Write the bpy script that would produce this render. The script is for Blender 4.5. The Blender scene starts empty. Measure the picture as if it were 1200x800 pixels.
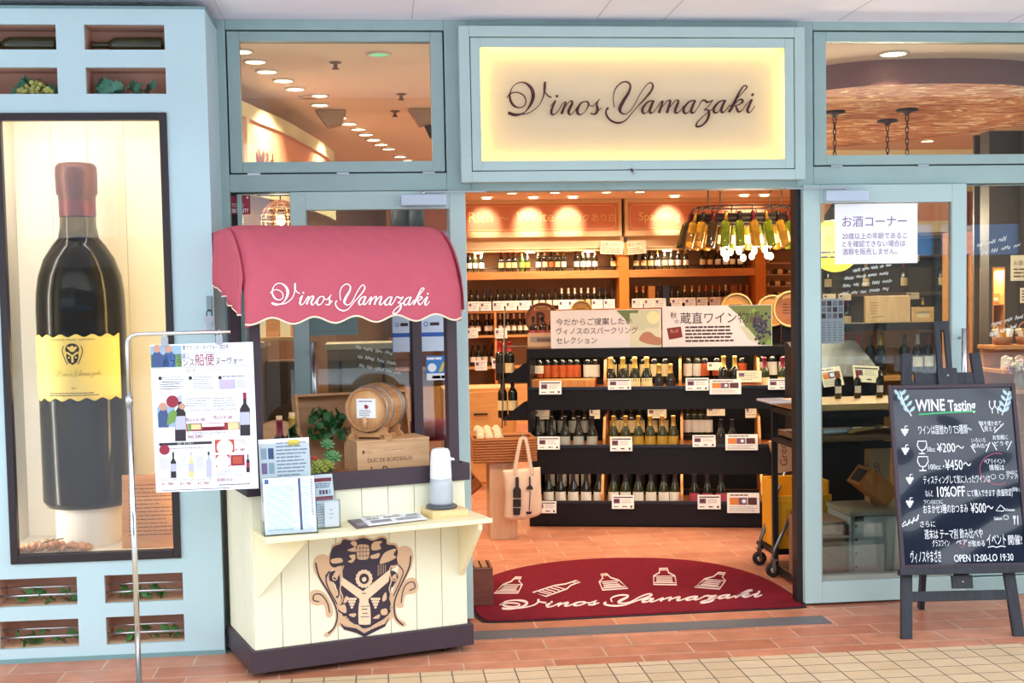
import bpy, bmesh, math, random
from mathutils import Vector, Matrix, Euler
random.seed(7)
scene = bpy.context.scene
C = scene.collection
PI = math.pi
def R(a): return math.radians(a)

# ------------------------------------------------------------------ camera, sky, exposure
CAM_R = Vector((0.99423205, -0.10564322, -0.01849693))
CAM_U = Vector((0.02437988, 0.05466977, 0.99820681))
CAM_F = Vector((0.10444256, 0.99290016, -0.05693))
CAM_O = Vector((-0.4555, -6.344, 1.6))
FOC, CX, CY = 1500.0, 600.0, 438.65
cam_d = bpy.data.cameras.new('camera')
cam = bpy.data.objects.new('camera', cam_d); C.objects.link(cam)
cam_d.sensor_width = 36; cam_d.lens = FOC / 1200 * 36; cam_d.shift_y = (CY - 400) / 1200
cam_d.clip_start = .05; cam_d.clip_end = 200
_m = Matrix.Identity(4)
for _i in range(3):
    _m[_i][0] = CAM_R[_i]; _m[_i][1] = CAM_U[_i]; _m[_i][2] = -CAM_F[_i]; _m[_i][3] = CAM_O[_i]
cam.matrix_world = _m
scene.camera = cam

world = bpy.data.worlds.new('sky'); scene.world = world; world.use_nodes = True
_nt = world.node_tree; _bg = _nt.nodes['Background']
_bg.inputs[0].default_value = (0.86, 0.93, 1.0, 1); _bg.inputs[1].default_value = 3.3
scene.view_settings.view_transform = 'Standard'; scene.view_settings.look = 'None'
scene.view_settings.exposure = 0.0; scene.view_settings.gamma = 1.0
scene.view_settings.use_curve_mapping = False
scene.cycles.use_denoising = True
scene.cycles.max_bounces = 8; scene.cycles.transparent_max_bounces = 16
scene.cycles.sample_clamp_indirect = 6
WARM = (1.0, 0.78, 0.54)
GEN, HDR, FILM = 108, 19, 2.6   # watts of a floor downlight and of a header washer; ripple of the film over the slate

# ------------------------------------------------------------------ measuring: a sight line met with a real plane
def ray(px, py): return CAM_F + CAM_R * ((px - CX) / FOC) - CAM_U * ((py - CY) / FOC)
def hit(px, py, p0, n):
    d = ray(px, py); return CAM_O + d * ((Vector(p0) - CAM_O).dot(n) / d.dot(n))
def at(px, py, Y): return hit(px, py, (0, Y, 0), Vector((0, 1, 0)))
def fl(px, py, Z=0.0): return hit(px, py, (0, 0, Z), Vector((0, 0, 1)))

# ------------------------------------------------------------------ materials
def lin(c):
    c = c / 255.0
    return c / 12.92 if c <= 0.04045 else ((c + 0.055) / 1.055) ** 2.4
def rgb(c): return (lin(c[0]), lin(c[1]), lin(c[2]), 1)
MATS = {}
def mat(name, col, rough=.5, metal=0, noise=0, nscale=20, coat=0, spec=.5, bump=0, bscale=60, emit=0, trans=0, stretch=None):
    if name in MATS: return MATS[name]
    m = bpy.data.materials.new(name); m.use_nodes = True; MATS[name] = m
    nt = m.node_tree; b = nt.nodes['Principled BSDF']
    b.inputs['Base Color'].default_value = rgb(col); b.inputs['Roughness'].default_value = rough
    b.inputs['Metallic'].default_value = metal; b.inputs['Coat Weight'].default_value = coat
    b.inputs['Specular IOR Level'].default_value = spec
    if trans: b.inputs['Transmission Weight'].default_value = trans
    if emit:
        b.inputs['Emission Color'].default_value = rgb(col); b.inputs['Emission Strength'].default_value = emit
    if noise or bump:
        tc = nt.nodes.new('ShaderNodeTexCoord'); mp = nt.nodes.new('ShaderNodeMapping')
        nt.links.new(tc.outputs['Object'], mp.inputs[0])
        if stretch: mp.inputs['Scale'].default_value = stretch
        n = nt.nodes.new('ShaderNodeTexNoise'); n.inputs['Scale'].default_value = nscale; n.inputs['Detail'].default_value = 5
        nt.links.new(mp.outputs[0], n.inputs['Vector'])
        if noise:
            mx = nt.nodes.new('ShaderNodeMix'); mx.data_type = 'RGBA'
            a = [max(0, v * (1 - noise)) for v in rgb(col)[:3]]; c2 = [min(1, v * (1 + noise)) for v in rgb(col)[:3]]
            mx.inputs[6].default_value = (*a, 1); mx.inputs[7].default_value = (*c2, 1)
            nt.links.new(n.outputs['Fac'], mx.inputs[0]); nt.links.new(mx.outputs[2], b.inputs['Base Color'])
        if bump:
            n2 = nt.nodes.new('ShaderNodeTexNoise'); n2.inputs['Scale'].default_value = bscale
            nt.links.new(mp.outputs[0], n2.inputs['Vector'])
            bp = nt.nodes.new('ShaderNodeBump'); bp.inputs['Strength'].default_value = bump; bp.inputs['Distance'].default_value = .01
            nt.links.new(n2.outputs['Fac'], bp.inputs['Height']); nt.links.new(bp.outputs[0], b.inputs['Normal'])
    return m
def wood(name, c1, c2, rough=.5, scale=6, stretch=(1, 8, 8), coat=0):
    if name in MATS: return MATS[name]
    m = mat(name, c1, rough, coat=coat); nt = m.node_tree; b = nt.nodes['Principled BSDF']
    tc = nt.nodes.new('ShaderNodeTexCoord'); mp = nt.nodes.new('ShaderNodeMapping'); mp.inputs['Scale'].default_value = stretch
    n = nt.nodes.new('ShaderNodeTexNoise'); n.inputs['Scale'].default_value = scale; n.inputs['Detail'].default_value = 6; n.inputs['Distortion'].default_value = 1.2
    cr = nt.nodes.new('ShaderNodeValToRGB'); cr.color_ramp.elements[0].color = rgb(c1); cr.color_ramp.elements[1].color = rgb(c2)
    cr.color_ramp.elements[0].position = .35; cr.color_ramp.elements[1].position = .65
    nt.links.new(tc.outputs['Object'], mp.inputs[0]); nt.links.new(mp.outputs[0], n.inputs['Vector'])
    nt.links.new(n.outputs['Fac'], cr.inputs[0]); nt.links.new(cr.outputs[0], b.inputs['Base Color'])
    return m
def tiles(name, c1, c2, mortar, bw, bh, ms, offset=.5, rough=.5, noise=.12, shift=(0, 0), bump=.3):
    m = mat(name, c1, rough); nt = m.node_tree; b = nt.nodes['Principled BSDF']
    tc = nt.nodes.new('ShaderNodeTexCoord'); mp = nt.nodes.new('ShaderNodeMapping'); mp.inputs['Location'].default_value = (*shift, 0)
    br = nt.nodes.new('ShaderNodeTexBrick'); br.offset = offset; br.offset_frequency = 2; br.squash = 1
    br.inputs['Scale'].default_value = 1; br.inputs['Brick Width'].default_value = bw; br.inputs['Row Height'].default_value = bh
    br.inputs['Mortar Size'].default_value = ms; br.inputs['Mortar Smooth'].default_value = .1; br.inputs['Bias'].default_value = 0
    br.inputs['Color1'].default_value = rgb(c1); br.inputs['Color2'].default_value = rgb(c2); br.inputs['Mortar'].default_value = rgb(mortar)
    nt.links.new(tc.outputs['Object'], mp.inputs[0]); nt.links.new(mp.outputs[0], br.inputs['Vector'])
    n = nt.nodes.new('ShaderNodeTexNoise'); n.inputs['Scale'].default_value = 9; n.inputs['Detail'].default_value = 8
    nt.links.new(tc.outputs['Object'], n.inputs['Vector'])
    hs = nt.nodes.new('ShaderNodeHueSaturation'); mr = nt.nodes.new('ShaderNodeMapRange')
    mr.inputs[1].default_value = .3; mr.inputs[2].default_value = .7; mr.inputs[3].default_value = 1 - noise; mr.inputs[4].default_value = 1 + noise
    nt.links.new(n.outputs['Fac'], mr.inputs[0]); nt.links.new(mr.outputs[0], hs.inputs['Value'])
    nt.links.new(br.outputs['Color'], hs.inputs['Color']); nt.links.new(hs.outputs[0], b.inputs['Base Color'])
    bp = nt.nodes.new('ShaderNodeBump'); bp.inputs['Strength'].default_value = bump; bp.inputs['Distance'].default_value = .004; bp.invert = True
    nt.links.new(br.outputs['Fac'], bp.inputs['Height']); nt.links.new(bp.outputs[0], b.inputs['Normal'])
    return m
def glass(name, tint=(235, 245, 245), refl=1.0, rough=0.0, base=0.0):
    if name in MATS: return MATS[name]
    m = bpy.data.materials.new(name); m.use_nodes = True; MATS[name] = m; nt = m.node_tree; nt.nodes.clear()
    out = nt.nodes.new('ShaderNodeOutputMaterial'); mx = nt.nodes.new('ShaderNodeMixShader')
    tr = nt.nodes.new('ShaderNodeBsdfTransparent'); tr.inputs[0].default_value = rgb(tint)
    gl = nt.nodes.new('ShaderNodeBsdfGlossy'); gl.inputs['Roughness'].default_value = rough
    fr = nt.nodes.new('ShaderNodeFresnel'); fr.inputs[0].default_value = 1.5
    ma = nt.nodes.new('ShaderNodeMath'); ma.operation = 'MULTIPLY_ADD'; ma.inputs[1].default_value = refl; ma.inputs[2].default_value = base; ma.use_clamp = True
    nt.links.new(fr.outputs[0], ma.inputs[0]); nt.links.new(ma.outputs[0], mx.inputs[0])
    nt.links.new(tr.outputs[0], mx.inputs[1]); nt.links.new(gl.outputs[0], mx.inputs[2]); nt.links.new(mx.outputs[0], out.inputs[0])
    return m
def glow(name, col, strength):
    if name in MATS: return MATS[name]
    m = bpy.data.materials.new(name); m.use_nodes = True; MATS[name] = m; nt = m.node_tree; nt.nodes.clear()
    out = nt.nodes.new('ShaderNodeOutputMaterial'); e = nt.nodes.new('ShaderNodeEmission')
    e.inputs[0].default_value = rgb(col); e.inputs[1].default_value = strength; nt.links.new(e.outputs[0], out.inputs[0])
    return m

# ------------------------------------------------------------------ mesh builder
class MB:
    def __init__(s): s.v = []; s.f = []; s.m = []; s.s = []; s.M = Matrix()
    def add(s, vs, fs, m=0, smooth=False):
        o = len(s.v); s.v += [tuple(s.M @ Vector(v)) for v in vs]
        for f in fs: s.f.append([i + o for i in f]); s.m.append(m); s.s.append(smooth)
    def box(s, x0, x1, y0, y1, z0, z1, m=0):
        s.add([(x0, y0, z0), (x1, y0, z0), (x1, y1, z0), (x0, y1, z0), (x0, y0, z1), (x1, y0, z1), (x1, y1, z1), (x0, y1, z1)],
              [(0, 3, 2, 1), (4, 5, 6, 7), (0, 1, 5, 4), (1, 2, 6, 5), (2, 3, 7, 6), (3, 0, 4, 7)], m)
    def bar(s, a, b, w, d, m=0, up=(0, 0, 1)):
        a, b = Vector(a), Vector(b); t = (b - a).normalized(); up = Vector(up)
        if abs(t.dot(up)) > .95: up = Vector((0, 1, 0))
        x = t.cross(up).normalized() * (w / 2); y = x.cross(t).normalized() * (d / 2)
        s.add([a - x - y, a + x - y, a + x + y, a - x + y, b - x - y, b + x - y, b + x + y, b - x + y],
              [(0, 1, 2, 3), (7, 6, 5, 4), (4, 5, 1, 0), (5, 6, 2, 1), (6, 7, 3, 2), (7, 4, 0, 3)], m)
    def prism(s, poly, a0, a1, ax='y', m=0):
        def P(p, a): return {'y': (p[0], a, p[1]), 'x': (a, p[0], p[1]), 'z': (p[0], p[1], a)}[ax]
        n = len(poly); vs = [P(p, a0) for p in poly] + [P(p, a1) for p in poly]
        s.add(vs, [tuple(range(n))[::-1], tuple(range(n, 2 * n))] + [(i, (i + 1) % n, n + (i + 1) % n, n + i) for i in range(n)], m)
    def lathe(s, prof, n=20, m=0, smooth=True, a0=0, a1=2 * PI, sy=1):
        full = abs(a1 - a0 - 2 * PI) < 1e-6; k = n if full else n + 1; vs = []
        for r_, z in prof:
            for i in range(k):
                a = a0 + (a1 - a0) * i / n; vs.append((r_ * math.cos(a), r_ * math.sin(a) * sy, z))
        fs = []
        for j in range(len(prof) - 1):
            for i in range(n):
                i2 = (i + 1) % k; fs.append((j * k + i, j * k + i2, (j + 1) * k + i2, (j + 1) * k + i))
        s.add(vs, fs, m, smooth)
    def tube(s, pts, r, n=8, m=0, closed=False, smooth=True):
        pts = [Vector(p) for p in pts]; N = len(pts); rs = r if isinstance(r, (list, tuple)) else [r] * N; vs = []; prev = None
        for i, p in enumerate(pts):
            t = ((pts[(i + 1) % N] - pts[i - 1]) if closed else (pts[min(i + 1, N - 1)] - pts[max(i - 1, 0)])).normalized()
            if prev is None:
                up = Vector((0, 0, 1)) if abs(t.z) < .9 else Vector((1, 0, 0)); x = t.cross(up).normalized()
            else: x = (prev - t * prev.dot(t)).normalized()
            prev = x; y = t.cross(x)
            for k in range(n):
                a = 2 * PI * k / n; vs.append(p + (x * math.cos(a) + y * math.sin(a)) * rs[i])
        fs = []; L = N if closed else N - 1
        for i in range(L):
            for k in range(n):
                i2 = (i + 1) % N; k2 = (k + 1) % n; fs.append((i * n + k, i * n + k2, i2 * n + k2, i2 * n + k))
        if not closed: fs += [tuple(range(n))[::-1], tuple(range((N - 1) * n, N * n))]
        s.add(vs, fs, m, smooth)
    def ball(s, c, r, n=8, m=0, sc=(1, 1, 1)):
        M0 = s.M; s.M = M0 @ Matrix.Translation(Vector(c)) @ Matrix.Diagonal((*sc, 1))
        k = max(3, n // 2); s.lathe([(max(1e-5, r * math.sin(PI * j / k)), -r * math.cos(PI * j / k)) for j in range(k + 1)], n, m); s.M = M0
    def build(s, name, mats, parent=None, loc=None, rot=None, bevel=0, solid=0, seg=2):
        me = bpy.data.meshes.new(name); me.from_pydata(s.v, [], s.f)
        if not isinstance(mats, (list, tuple)): mats = [mats]
        for x in mats: me.materials.append(x)
        me.polygons.foreach_set('material_index', s.m); me.polygons.foreach_set('use_smooth', s.s); me.update()
        o = bpy.data.objects.new(name, me); C.objects.link(o)
        if parent: o.parent = parent
        if loc is not None: o.location = loc
        if rot is not None: o.rotation_euler = rot
        if solid:
            md = o.modifiers.new('thickness', 'SOLIDIFY'); md.thickness = solid; md.offset = 0
        if bevel:
            md = o.modifiers.new('edge', 'BEVEL'); md.width = bevel; md.segments = seg; md.limit_method = 'ANGLE'; md.angle_limit = R(40)
            md.harden_normals = False
        return o
def tag(o, label=None, cat=None, group=None, kind=None):
    if label: o['label'] = label
    if cat: o['category'] = cat
    if group: o['group'] = group
    if kind: o['kind'] = kind
    return o
def thing(name, label, cat, loc=(0, 0, 0), rz=0.0, group=None, rot=None):
    o = bpy.data.objects.new(name, None); C.objects.link(o); o.empty_display_size = .05
    o.location = loc; o.rotation_euler = rot if rot is not None else (0, 0, rz)
    return tag(o, label, cat, group)
def struct(o, label, cat): return tag(o, label, cat, kind='structure')
def copy_tree(o, parent=None):
    c = o.copy(); C.objects.link(c)
    if parent: c.parent = parent
    for ch in list(o.children): copy_tree(ch, c)
    return c
ORD = ['first', 'second', 'third', 'fourth', 'fifth', 'sixth', 'seventh', 'eighth', 'ninth', 'tenth', 'eleventh', 'twelfth', 'thirteenth', 'fourteenth', 'fifteenth', 'sixteenth', 'seventeenth', 'eighteenth', 'nineteenth', 'twentieth']

# ------------------------------------------------------------------ lettering
_TX = {}
def text_geo(t, bold=0.0):
    k = (t, bold)
    if k not in _TX:
        cu = bpy.data.curves.new('lettering', 'FONT'); cu.body = t; cu.size = 1; cu.resolution_u = 3; cu.offset = bold
        o = bpy.data.objects.new('lettering', cu); C.objects.link(o)
        dg = bpy.context.evaluated_depsgraph_get(); me = bpy.data.meshes.new_from_object(o.evaluated_get(dg))
        vs = [(v.co.x, v.co.y) for v in me.vertices]; fs = [tuple(p.vertices) for p in me.polygons]
        bpy.data.objects.remove(o); bpy.data.curves.remove(cu); bpy.data.meshes.remove(me)
        xs = [v[0] for v in vs] or [0, 1]; _TX[k] = (vs, fs, min(xs), max(xs))
    return _TX[k]
def catmull(pts, n=6, closed=False):
    P = [Vector(p) for p in pts]; N = len(P); out = []
    rng = range(N) if closed else range(N - 1)
    for i in rng:
        g = (lambda j: P[j % N]) if closed else (lambda j: P[max(0, min(N - 1, j))])
        a, b, c, d = g(i - 1), g(i), g(i + 1), g(i + 2)
        for k in range(n):
            t = k / n; out.append(.5 * ((2 * b) + (c - a) * t + (2 * a - 5 * b + 4 * c - d) * t * t + (3 * b - a - 3 * c + d) * t ** 3))
    if not closed: out.append(P[-1])
    return out
class Art(MB):
    """flat artwork printed on a surface: u to the right, v up, layer = how far it stands off the surface"""
    def __init__(s, sheet=None, step=.0007): MB.__init__(s); s.step = step; s.sheet = sheet or (lambda u, v, w: (u, -w, v))
    def pl(s, pts, fs, m, layer, lift=None):
        s.add([s.sheet(p[0], p[1], s.step * layer) for p in pts], fs, m)
    def poly(s, pts, m=0, layer=1, smooth=0, closed=True):
        if smooth: pts = [(p.x, p.y) for p in catmull([(p[0], p[1], 0) for p in pts], smooth, True)]
        s.pl(pts, tri(pts), m, layer)
    def rect(s, u0, v0, u1, v1, m=0, layer=1): s.pl([(u0, v0), (u1, v0), (u1, v1), (u0, v1)], [(0, 1, 2, 3)], m, layer)
    def disc(s, u, v, r, m=0, layer=1, n=20, ry=None):
        ry = ry or r; s.pl([(u + r * math.cos(2 * PI * i / n), v + ry * math.sin(2 * PI * i / n)) for i in range(n)], [tuple(range(n))], m, layer)
    def line(s, pts, w, m=0, layer=2, smooth=0, closed=False):
        P = [Vector((p[0], p[1], 0)) for p in pts]
        W = [p[2] if len(p) > 2 else w for p in pts]
        if smooth:
            Q = catmull([(p.x, p.y, ww) for p, ww in zip(P, W)], smooth, closed); P = [Vector((q.x, q.y, 0)) for q in Q]; W = [q.z for q in Q]
        n = len(P); vs = []
        for i in range(n):
            t = (P[(i + 1) % n] - P[i - 1]) if closed else (P[min(i + 1, n - 1)] - P[max(i - 1, 0)])
            t = t.normalized() if t.length > 1e-9 else Vector((1, 0, 0)); q = Vector((-t.y, t.x, 0)) * (W[i] / 2)
            vs += [(P[i] + q)[:2], (P[i] - q)[:2]]
        fs = [(2 * i, 2 * i + 1, 2 * (i + 1) + 1, 2 * (i + 1)) for i in range(n - 1)]
        if closed: fs.append((2 * n - 2, 2 * n - 1, 1, 0))
        s.pl(vs, fs, m, layer)
    def text(s, u, v, size, t, m=0, layer=2, width=None, shear=0, bold=0.0, rot=0, align='l'):
        vs, fs, a, b = text_geo(t, bold if t.isascii() else 0.0); sx = size
        if width: sx = width / max(1e-6, b - a)
        off = {'l': 0, 'c': -(b - a) * sx / 2, 'r': -(b - a) * sx}[align]; c, d = math.cos(rot), math.sin(rot); out = []
        for x, y in vs:
            X = (x - a) * sx + y * size * shear + off; Y = y * size; out.append((u + X * c - Y * d, v + X * d + Y * c))
        s.pl(out, fs, m, layer)
    def fine(s, u0, v0, u1, v1, rows, m=0, layer=1, fill=.45, ragged=.25):
        """rows of print too small to read"""
        h = (v1 - v0) / rows
        for i in range(rows):
            y = v1 - (i + .5) * h; x = u0; end = u1 - random.random() * ragged * (u1 - u0)
            while x < end - h * .3:
                w = min(h * random.uniform(.8, 2.6), end - x); s.rect(x, y - h * fill / 2, x + w, y + h * fill / 2, m, layer); x += w + h * .22
def tri(pts):
    from mathutils.geometry import tessellate_polygon
    return [tuple(t) for t in tessellate_polygon([[Vector((p[0], p[1], 0)) for p in pts]])]

# the shop's script lettering, drawn as pen strokes (x right, y down, in pen units)
def _B(l): return [(x + 1129.5, y) for x, y in l]
PEN = [
 ([(155,250),(185,215),(240,203),(290,225),(312,265),(300,310),(255,328),(205,303),(180,240),(200,170),(245,130),(300,125),(350,160),(372,210),(368,260),(345,310),(310,355),(270,379),(215,384),(165,366)],
  [3,8,8,9,9,8,8,17,15,7,6,10,22,27,24,18,8,12,22,20]),
 ([(215,384),(310,377),(370,350),(425,300),(458,230),(468,170),(472,118)], [8,6,5,6,10,18,16]),
 ([(470,200),(495,232),(524,246)], [5,10,9]), ([(560,240),(576,229)], [18,14]),
 ([(512,318),(548,275),(556,268)], [4,5,8]), ([(556,268),(522,345),(522,378),(540,383),(572,360),(602,312)], [12,18,16,9,5,4]),
 ([(600,312),(625,285),(642,282)], [4,6,10]), ([(642,282),(603,378)], [12,20]), ([(605,365),(650,300),(675,275),(692,276),(690,298),(664,350),(666,380),(690,378),(738,320)], [4,5,6,12,18,20,14,6,4]),
 ([(800,278),(765,292),(735,340),(738,375),(765,384),(800,356),(826,310),(822,283),(800,278)], [6,12,20,17,7,6,12,12,7]), ([(822,300),(858,318)], [5,5]),
 ([(858,322),(915,265),(921,262)], [4,5,12]), ([(908,272),(895,305),(902,345),(886,376),(855,380),(845,370)], [8,13,20,16,9,13]), ([(880,382),(935,330)], [5,4]),
 ([(1040,325),(1034,240),(1058,168),(1110,124),(1155,122),(1178,155),(1160,210),(1120,270),(1087,335),(1100,372),(1140,378),(1190,335),(1260,215),(1314,145),(1347,127),(1365,150),(1349,195),(1289,265),(1229,325),(1179,382),(1129,435),(1070,453),(1010,432),(974,385),(976,345),(992,330)],
  [4,6,9,9,11,14,19,24,25,13,6,5,6,7,9,13,15,12,7,7,9,14,14,14,12,18]),
 (_B([(228,272),(188,285),(148,335),(150,372),(178,372),(215,325),(240,272)]), [9,12,19,17,6,5,8]), (_B([(242,270),(208,345),(213,373),(240,362),(277,315)]), [16,20,15,5,4]),
 (_B([(277,315),(305,280),(318,276)]), [4,6,9]), (_B([(318,276),(284,374)]), [13,20]), (_B([(290,350),(345,285),(368,270),(379,282),(350,374)]), [4,6,9,16,20]), (_B([(356,350),(410,285),(436,268),(448,282),(420,350),(426,374),(455,362),(492,315)]), [4,6,9,16,20,14,5,4]),
 (_B([(578,270),(535,285),(493,335),(496,372),(525,372),(562,325),(587,272)]), [9,12,19,17,6,5,8]), (_B([(590,270),(556,345),(562,373),(588,362),(626,308)]), [16,20,15,5,4]),
 (_B([(626,308),(642,278),(668,270),(692,286),(725,276),(740,266)]), [5,9,14,14,8,4]), (_B([(740,268),(700,320),(662,348)]), [5,5,5]), (_B([(662,348),(696,350),(705,382),(688,432),(650,472),(610,486),(595,476),(612,442),(660,398),(732,342)]), [6,12,19,17,13,14,12,9,5,4]),
 (_B([(833,272),(792,283),(748,332),(750,369),(780,368),(815,325),(840,275)]), [9,12,19,17,6,5,8]), (_B([(845,268),(810,340),(816,369),(842,358),(882,308)]), [16,20,15,5,4]),
 (_B([(882,325),(950,250),(1012,185),(1028,160),(1010,150),(985,172),(945,240),(905,320),(873,368)]), [4,5,8,11,9,11,17,20,20]), (_B([(905,325),(950,275),(982,264),(992,282),(960,306),(920,315)]), [5,7,13,14,8,5]), (_B([(930,312),(942,345),(957,366),(985,352),(1022,303)]), [9,17,15,6,4]),
 (_B([(1066,232),(1086,218)]), [17,14]), (_B([(1022,306),(1060,268),(1070,264)]), [4,5,8]), (_B([(1072,264),(1034,340),(1036,369),(1060,364),(1094,320)]), [13,20,16,6,4]),
]
def script_name(art, fn, k, m=0, layer=2, fat=1.0, lo=0):
    """fn(x,y) maps pen units to (u,v); k = metres per pen unit"""
    for j, (pts, ws) in enumerate(PEN):
        art.line([(*fn(x, y), max(w, lo) * k * fat) for (x, y), w in zip(pts, ws)], 1, m, layer + .02 * (j % 7), 5)

# ------------------------------------------------------------------ shared materials
M_FRAME = mat('blue_frame_paint', (158, 185, 183), .45, noise=.10, nscale=7, bump=.06)
M_DOOR = mat('pale_blue_door_paint', (180, 206, 205), .42, noise=.06, nscale=6, bump=.04)
M_CASE = mat('pale_blue_case_paint', (188, 216, 223), .45, noise=.07, nscale=3, bump=.05)
M_DARK = mat('dark_gap', (22, 22, 26), .6)
M_BLACK = mat('black_metal', (26, 25, 28), .4)
M_STEEL = mat('brushed_steel', (205, 208, 212), .28, metal=1)
M_CHROME = mat('chrome', (225, 228, 230), .12, metal=1)
M_GLASS = glass('window_glass', (244, 250, 250), 1.25, 0, .012)
M_SOFFIT = mat('soffit_paint', (244, 242, 252), .7, noise=.03, nscale=2)
M_TERRA = tiles('terracotta_tile', (182, 112, 84), (198, 132, 102), (200, 168, 146), .40, .172, .004, .37, .42, .14, (.11, .06))
M_BEIGE = tiles('beige_paving_tile', (200, 172, 136), (210, 184, 150), (104, 92, 80), .137, .116, .0032, 0, .6, .05, (.03, -.014))
M_WHITE = mat('white_paper', (244, 244, 246), .6)
M_INK = mat('dark_ink', (58, 44, 52), .7)
M_GREYINK = mat('grey_ink', (150, 150, 158), .7)
M_RED = mat('wine_red_ink', (150, 40, 62), .6)
M_PINK = mat('rose_ink', (206, 84, 110), .6)
M_BLUEINK = mat('blue_ink', (74, 104, 160), .6)
M_GREENINK = mat('green_ink', (110, 150, 74), .6)
M_YELLINK = mat('yellow_ink', (226, 200, 80), .6)
M_ORINK = mat('orange_ink', (214, 130, 60), .6)
M_CREAM = mat('cream_card', (246, 232, 204), .6)
M_MAROON = mat('maroon', (84, 30, 40), .5)

# ------------------------------------------------------------------ ground, soffit, shop room
yb = fl(540, 785.5).y
mb = MB(); mb.box(-9, 12, yb, 11.2, -.1, 0)
struct(mb.build('floor', M_TERRA), 'terracotta tile floor running from the paving into the shop', 'floor')
mb = MB(); mb.box(-14, 18, -2.4, yb, -.1, 0)
pv = struct(mb.build('floor_paving', M_BEIGE), 'beige square paving tiles in front of the shop', 'paving')
mb = MB(); mb.box(-14, 18, -26, -2.4, -.1, 0); struct(mb.build('floor_street', mat('pale_street_paving', (186, 186, 190), .7, noise=.05)), 'pale grey street paving behind the viewer', 'paving')
a, b2 = fl(557, 749), fl(980, 730.5); c, d = fl(557, 740.7), fl(935, 722.5)
mb = MB(); mb.box(-1.18, b2.x - .02, (a.y + b2.y) / 2, (c.y + d.y) / 2, -.002, .004)
struct(mb.build('trim_1', mat('threshold_steel', (98, 100, 104), .5, noise=.15, nscale=40)), 'dark grey threshold strip set in the terracotta tiles', 'threshold')
mb = MB(); mb.box(-9, 12, -2.3, .14, 2.985, 3.3)
for x in (-1.15, -.25, .66, 1.0, 1.9, 2.8): mb.box(x, x + .004, -2.3, 0, 2.983, 2.99, 1)
struct(mb.build('ceiling', [M_SOFFIT, mat('soffit_joint', (205, 198, 200), .8)]), 'white soffit panels above the shopfront', 'soffit')
M_CEIL = mat('shop_ceiling_paint', (250, 236, 214), .8)
mb = MB(); mb.box(-3.6, 6.4, .14, 11.2, 3.0, 3.3); struct(mb.build('ceiling_2', M_CEIL), 'cream shop ceiling with downlights', 'ceiling')
mb = MB(); mb.box(-3.5, 6.3, 7.9, 11.0, 2.90, 3.0); struct(mb.build('ceiling_4', M_CEIL), 'lower cream ceiling before the back shelves', 'ceiling')
M_WALL = mat('cream_wall_paint', (222, 196, 160), .8, noise=.04)
mb = MB(); mb.box(-3.7, 6.5, 11.0, 11.2, 0, 3.0); struct(mb.build('wall_back', M_WALL), 'back wall of the wine shop', 'wall')
M_BROWNW = wood('brown_panel_wood', (96, 66, 46), (120, 84, 58), .5, 4, (1, 1, 6))
mb = MB(); mb.box(-3.7, -3.5, .14, 11.0, 0, 3.0); struct(mb.build('wall_left', M_BROWNW), 'left wall of the wine shop', 'wall')
mb = MB(); mb.box(6.3, 6.5, .14, 11.0, 0, 3.0); struct(mb.build('wall_right', M_WALL), 'right wall of the wine shop', 'wall')

# ------------------------------------------------------------------ shopfront framing
mb = MB()
mb.box(-1.30, -1.149, .03, .14, 0, 2.985); mb.box(-.091, 0.03, .03, .14, 2.15, 2.985); mb.box(1.69, 1.779, .03, .14, 2.15, 2.985)
mb.box(-1.149, -.091, .03, .14, 2.155, 2.241); mb.box(1.779, 3.9, .03, .14, 2.165, 2.258); mb.box(0.03, 1.69, .03, .14, 2.15, 2.24)
mb.box(-1.149, -.091, .03, .14, 2.936, 2.985); mb.box(1.779, 3.9, .03, .14, 2.944, 2.985); mb.box(0.03, 1.69, .03, .14, 2.9, 2.985)
mb.box(-1.149, -.02, .05, .14, 0, .10); mb.box(1.72, 3.9, .05, .14, 0, .10); mb.box(-.05, .0, .05, .14, .1, 2.155); mb.box(1.715, 1.75, .05, .14, .1, 2.165)
struct(mb.build('trim_2', M_FRAME, bevel=.004), 'grey blue painted framing of the shopfront', 'frame')
mb = MB(); mb.box(1.686, 1.715, .045, .12, 0, 2.15); mb.box(-1.149, -1.125, .09, .12, .1, 2.155)
struct(mb.build('trim_3', M_BLACK), 'black door jamb strip at the edge of the entrance', 'jamb')
mb = MB(); mb.box(3.9, 9, .03, .3, 0, 2.985); mb.box(-9, -2.9, .03, .3, 0, 2.985); mb.box(-2.9, -1.30, .125, .3, 0, 2.985)
struct(mb.build('wall_front', M_FRAME), 'painted front wall beside the display case', 'wall')

def sash(name, x0, x1, z0, z1, gx0, gx1, gz0, gz1, y0, label, cat='window', m=M_FRAME, hinges=()):
    t = thing(name, label, cat, (x0, y0, z0)); t['kind'] = 'structure'
    w, h = x1 - x0, z1 - z0; a, b, c, d = gx0 - x0, gx1 - x0, gz0 - z0, gz1 - z0; g = .007
    mb = MB(); mb.box(g, a, 0, .05, g, h - g); mb.box(b, w - g, 0, .05, g, h - g); mb.box(a, b, 0, .05, g, c); mb.box(a, b, 0, .05, d, h - g)
    mb.build('frame', m, t, bevel=.003)
    mb = MB(); mb.box(0, w, .052, .06, 0, c); mb.box(0, w, .052, .06, d, h); mb.box(0, a, .052, .06, c, d); mb.box(b, w, .052, .06, c, d); mb.build('gasket', M_DARK, t)
    mb = MB(); mb.box(a - .004, b + .004, .02, .026, c - .004, d + .004); mb.build('glass', M_GLASS, t)
    for hx in hinges:
        mb = MB(); mb.box(hx - x0 - .03, hx - x0 + .03, -.012, .02, -.006, .006); mb.build('hinge', M_STEEL, t)
    return t
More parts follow.
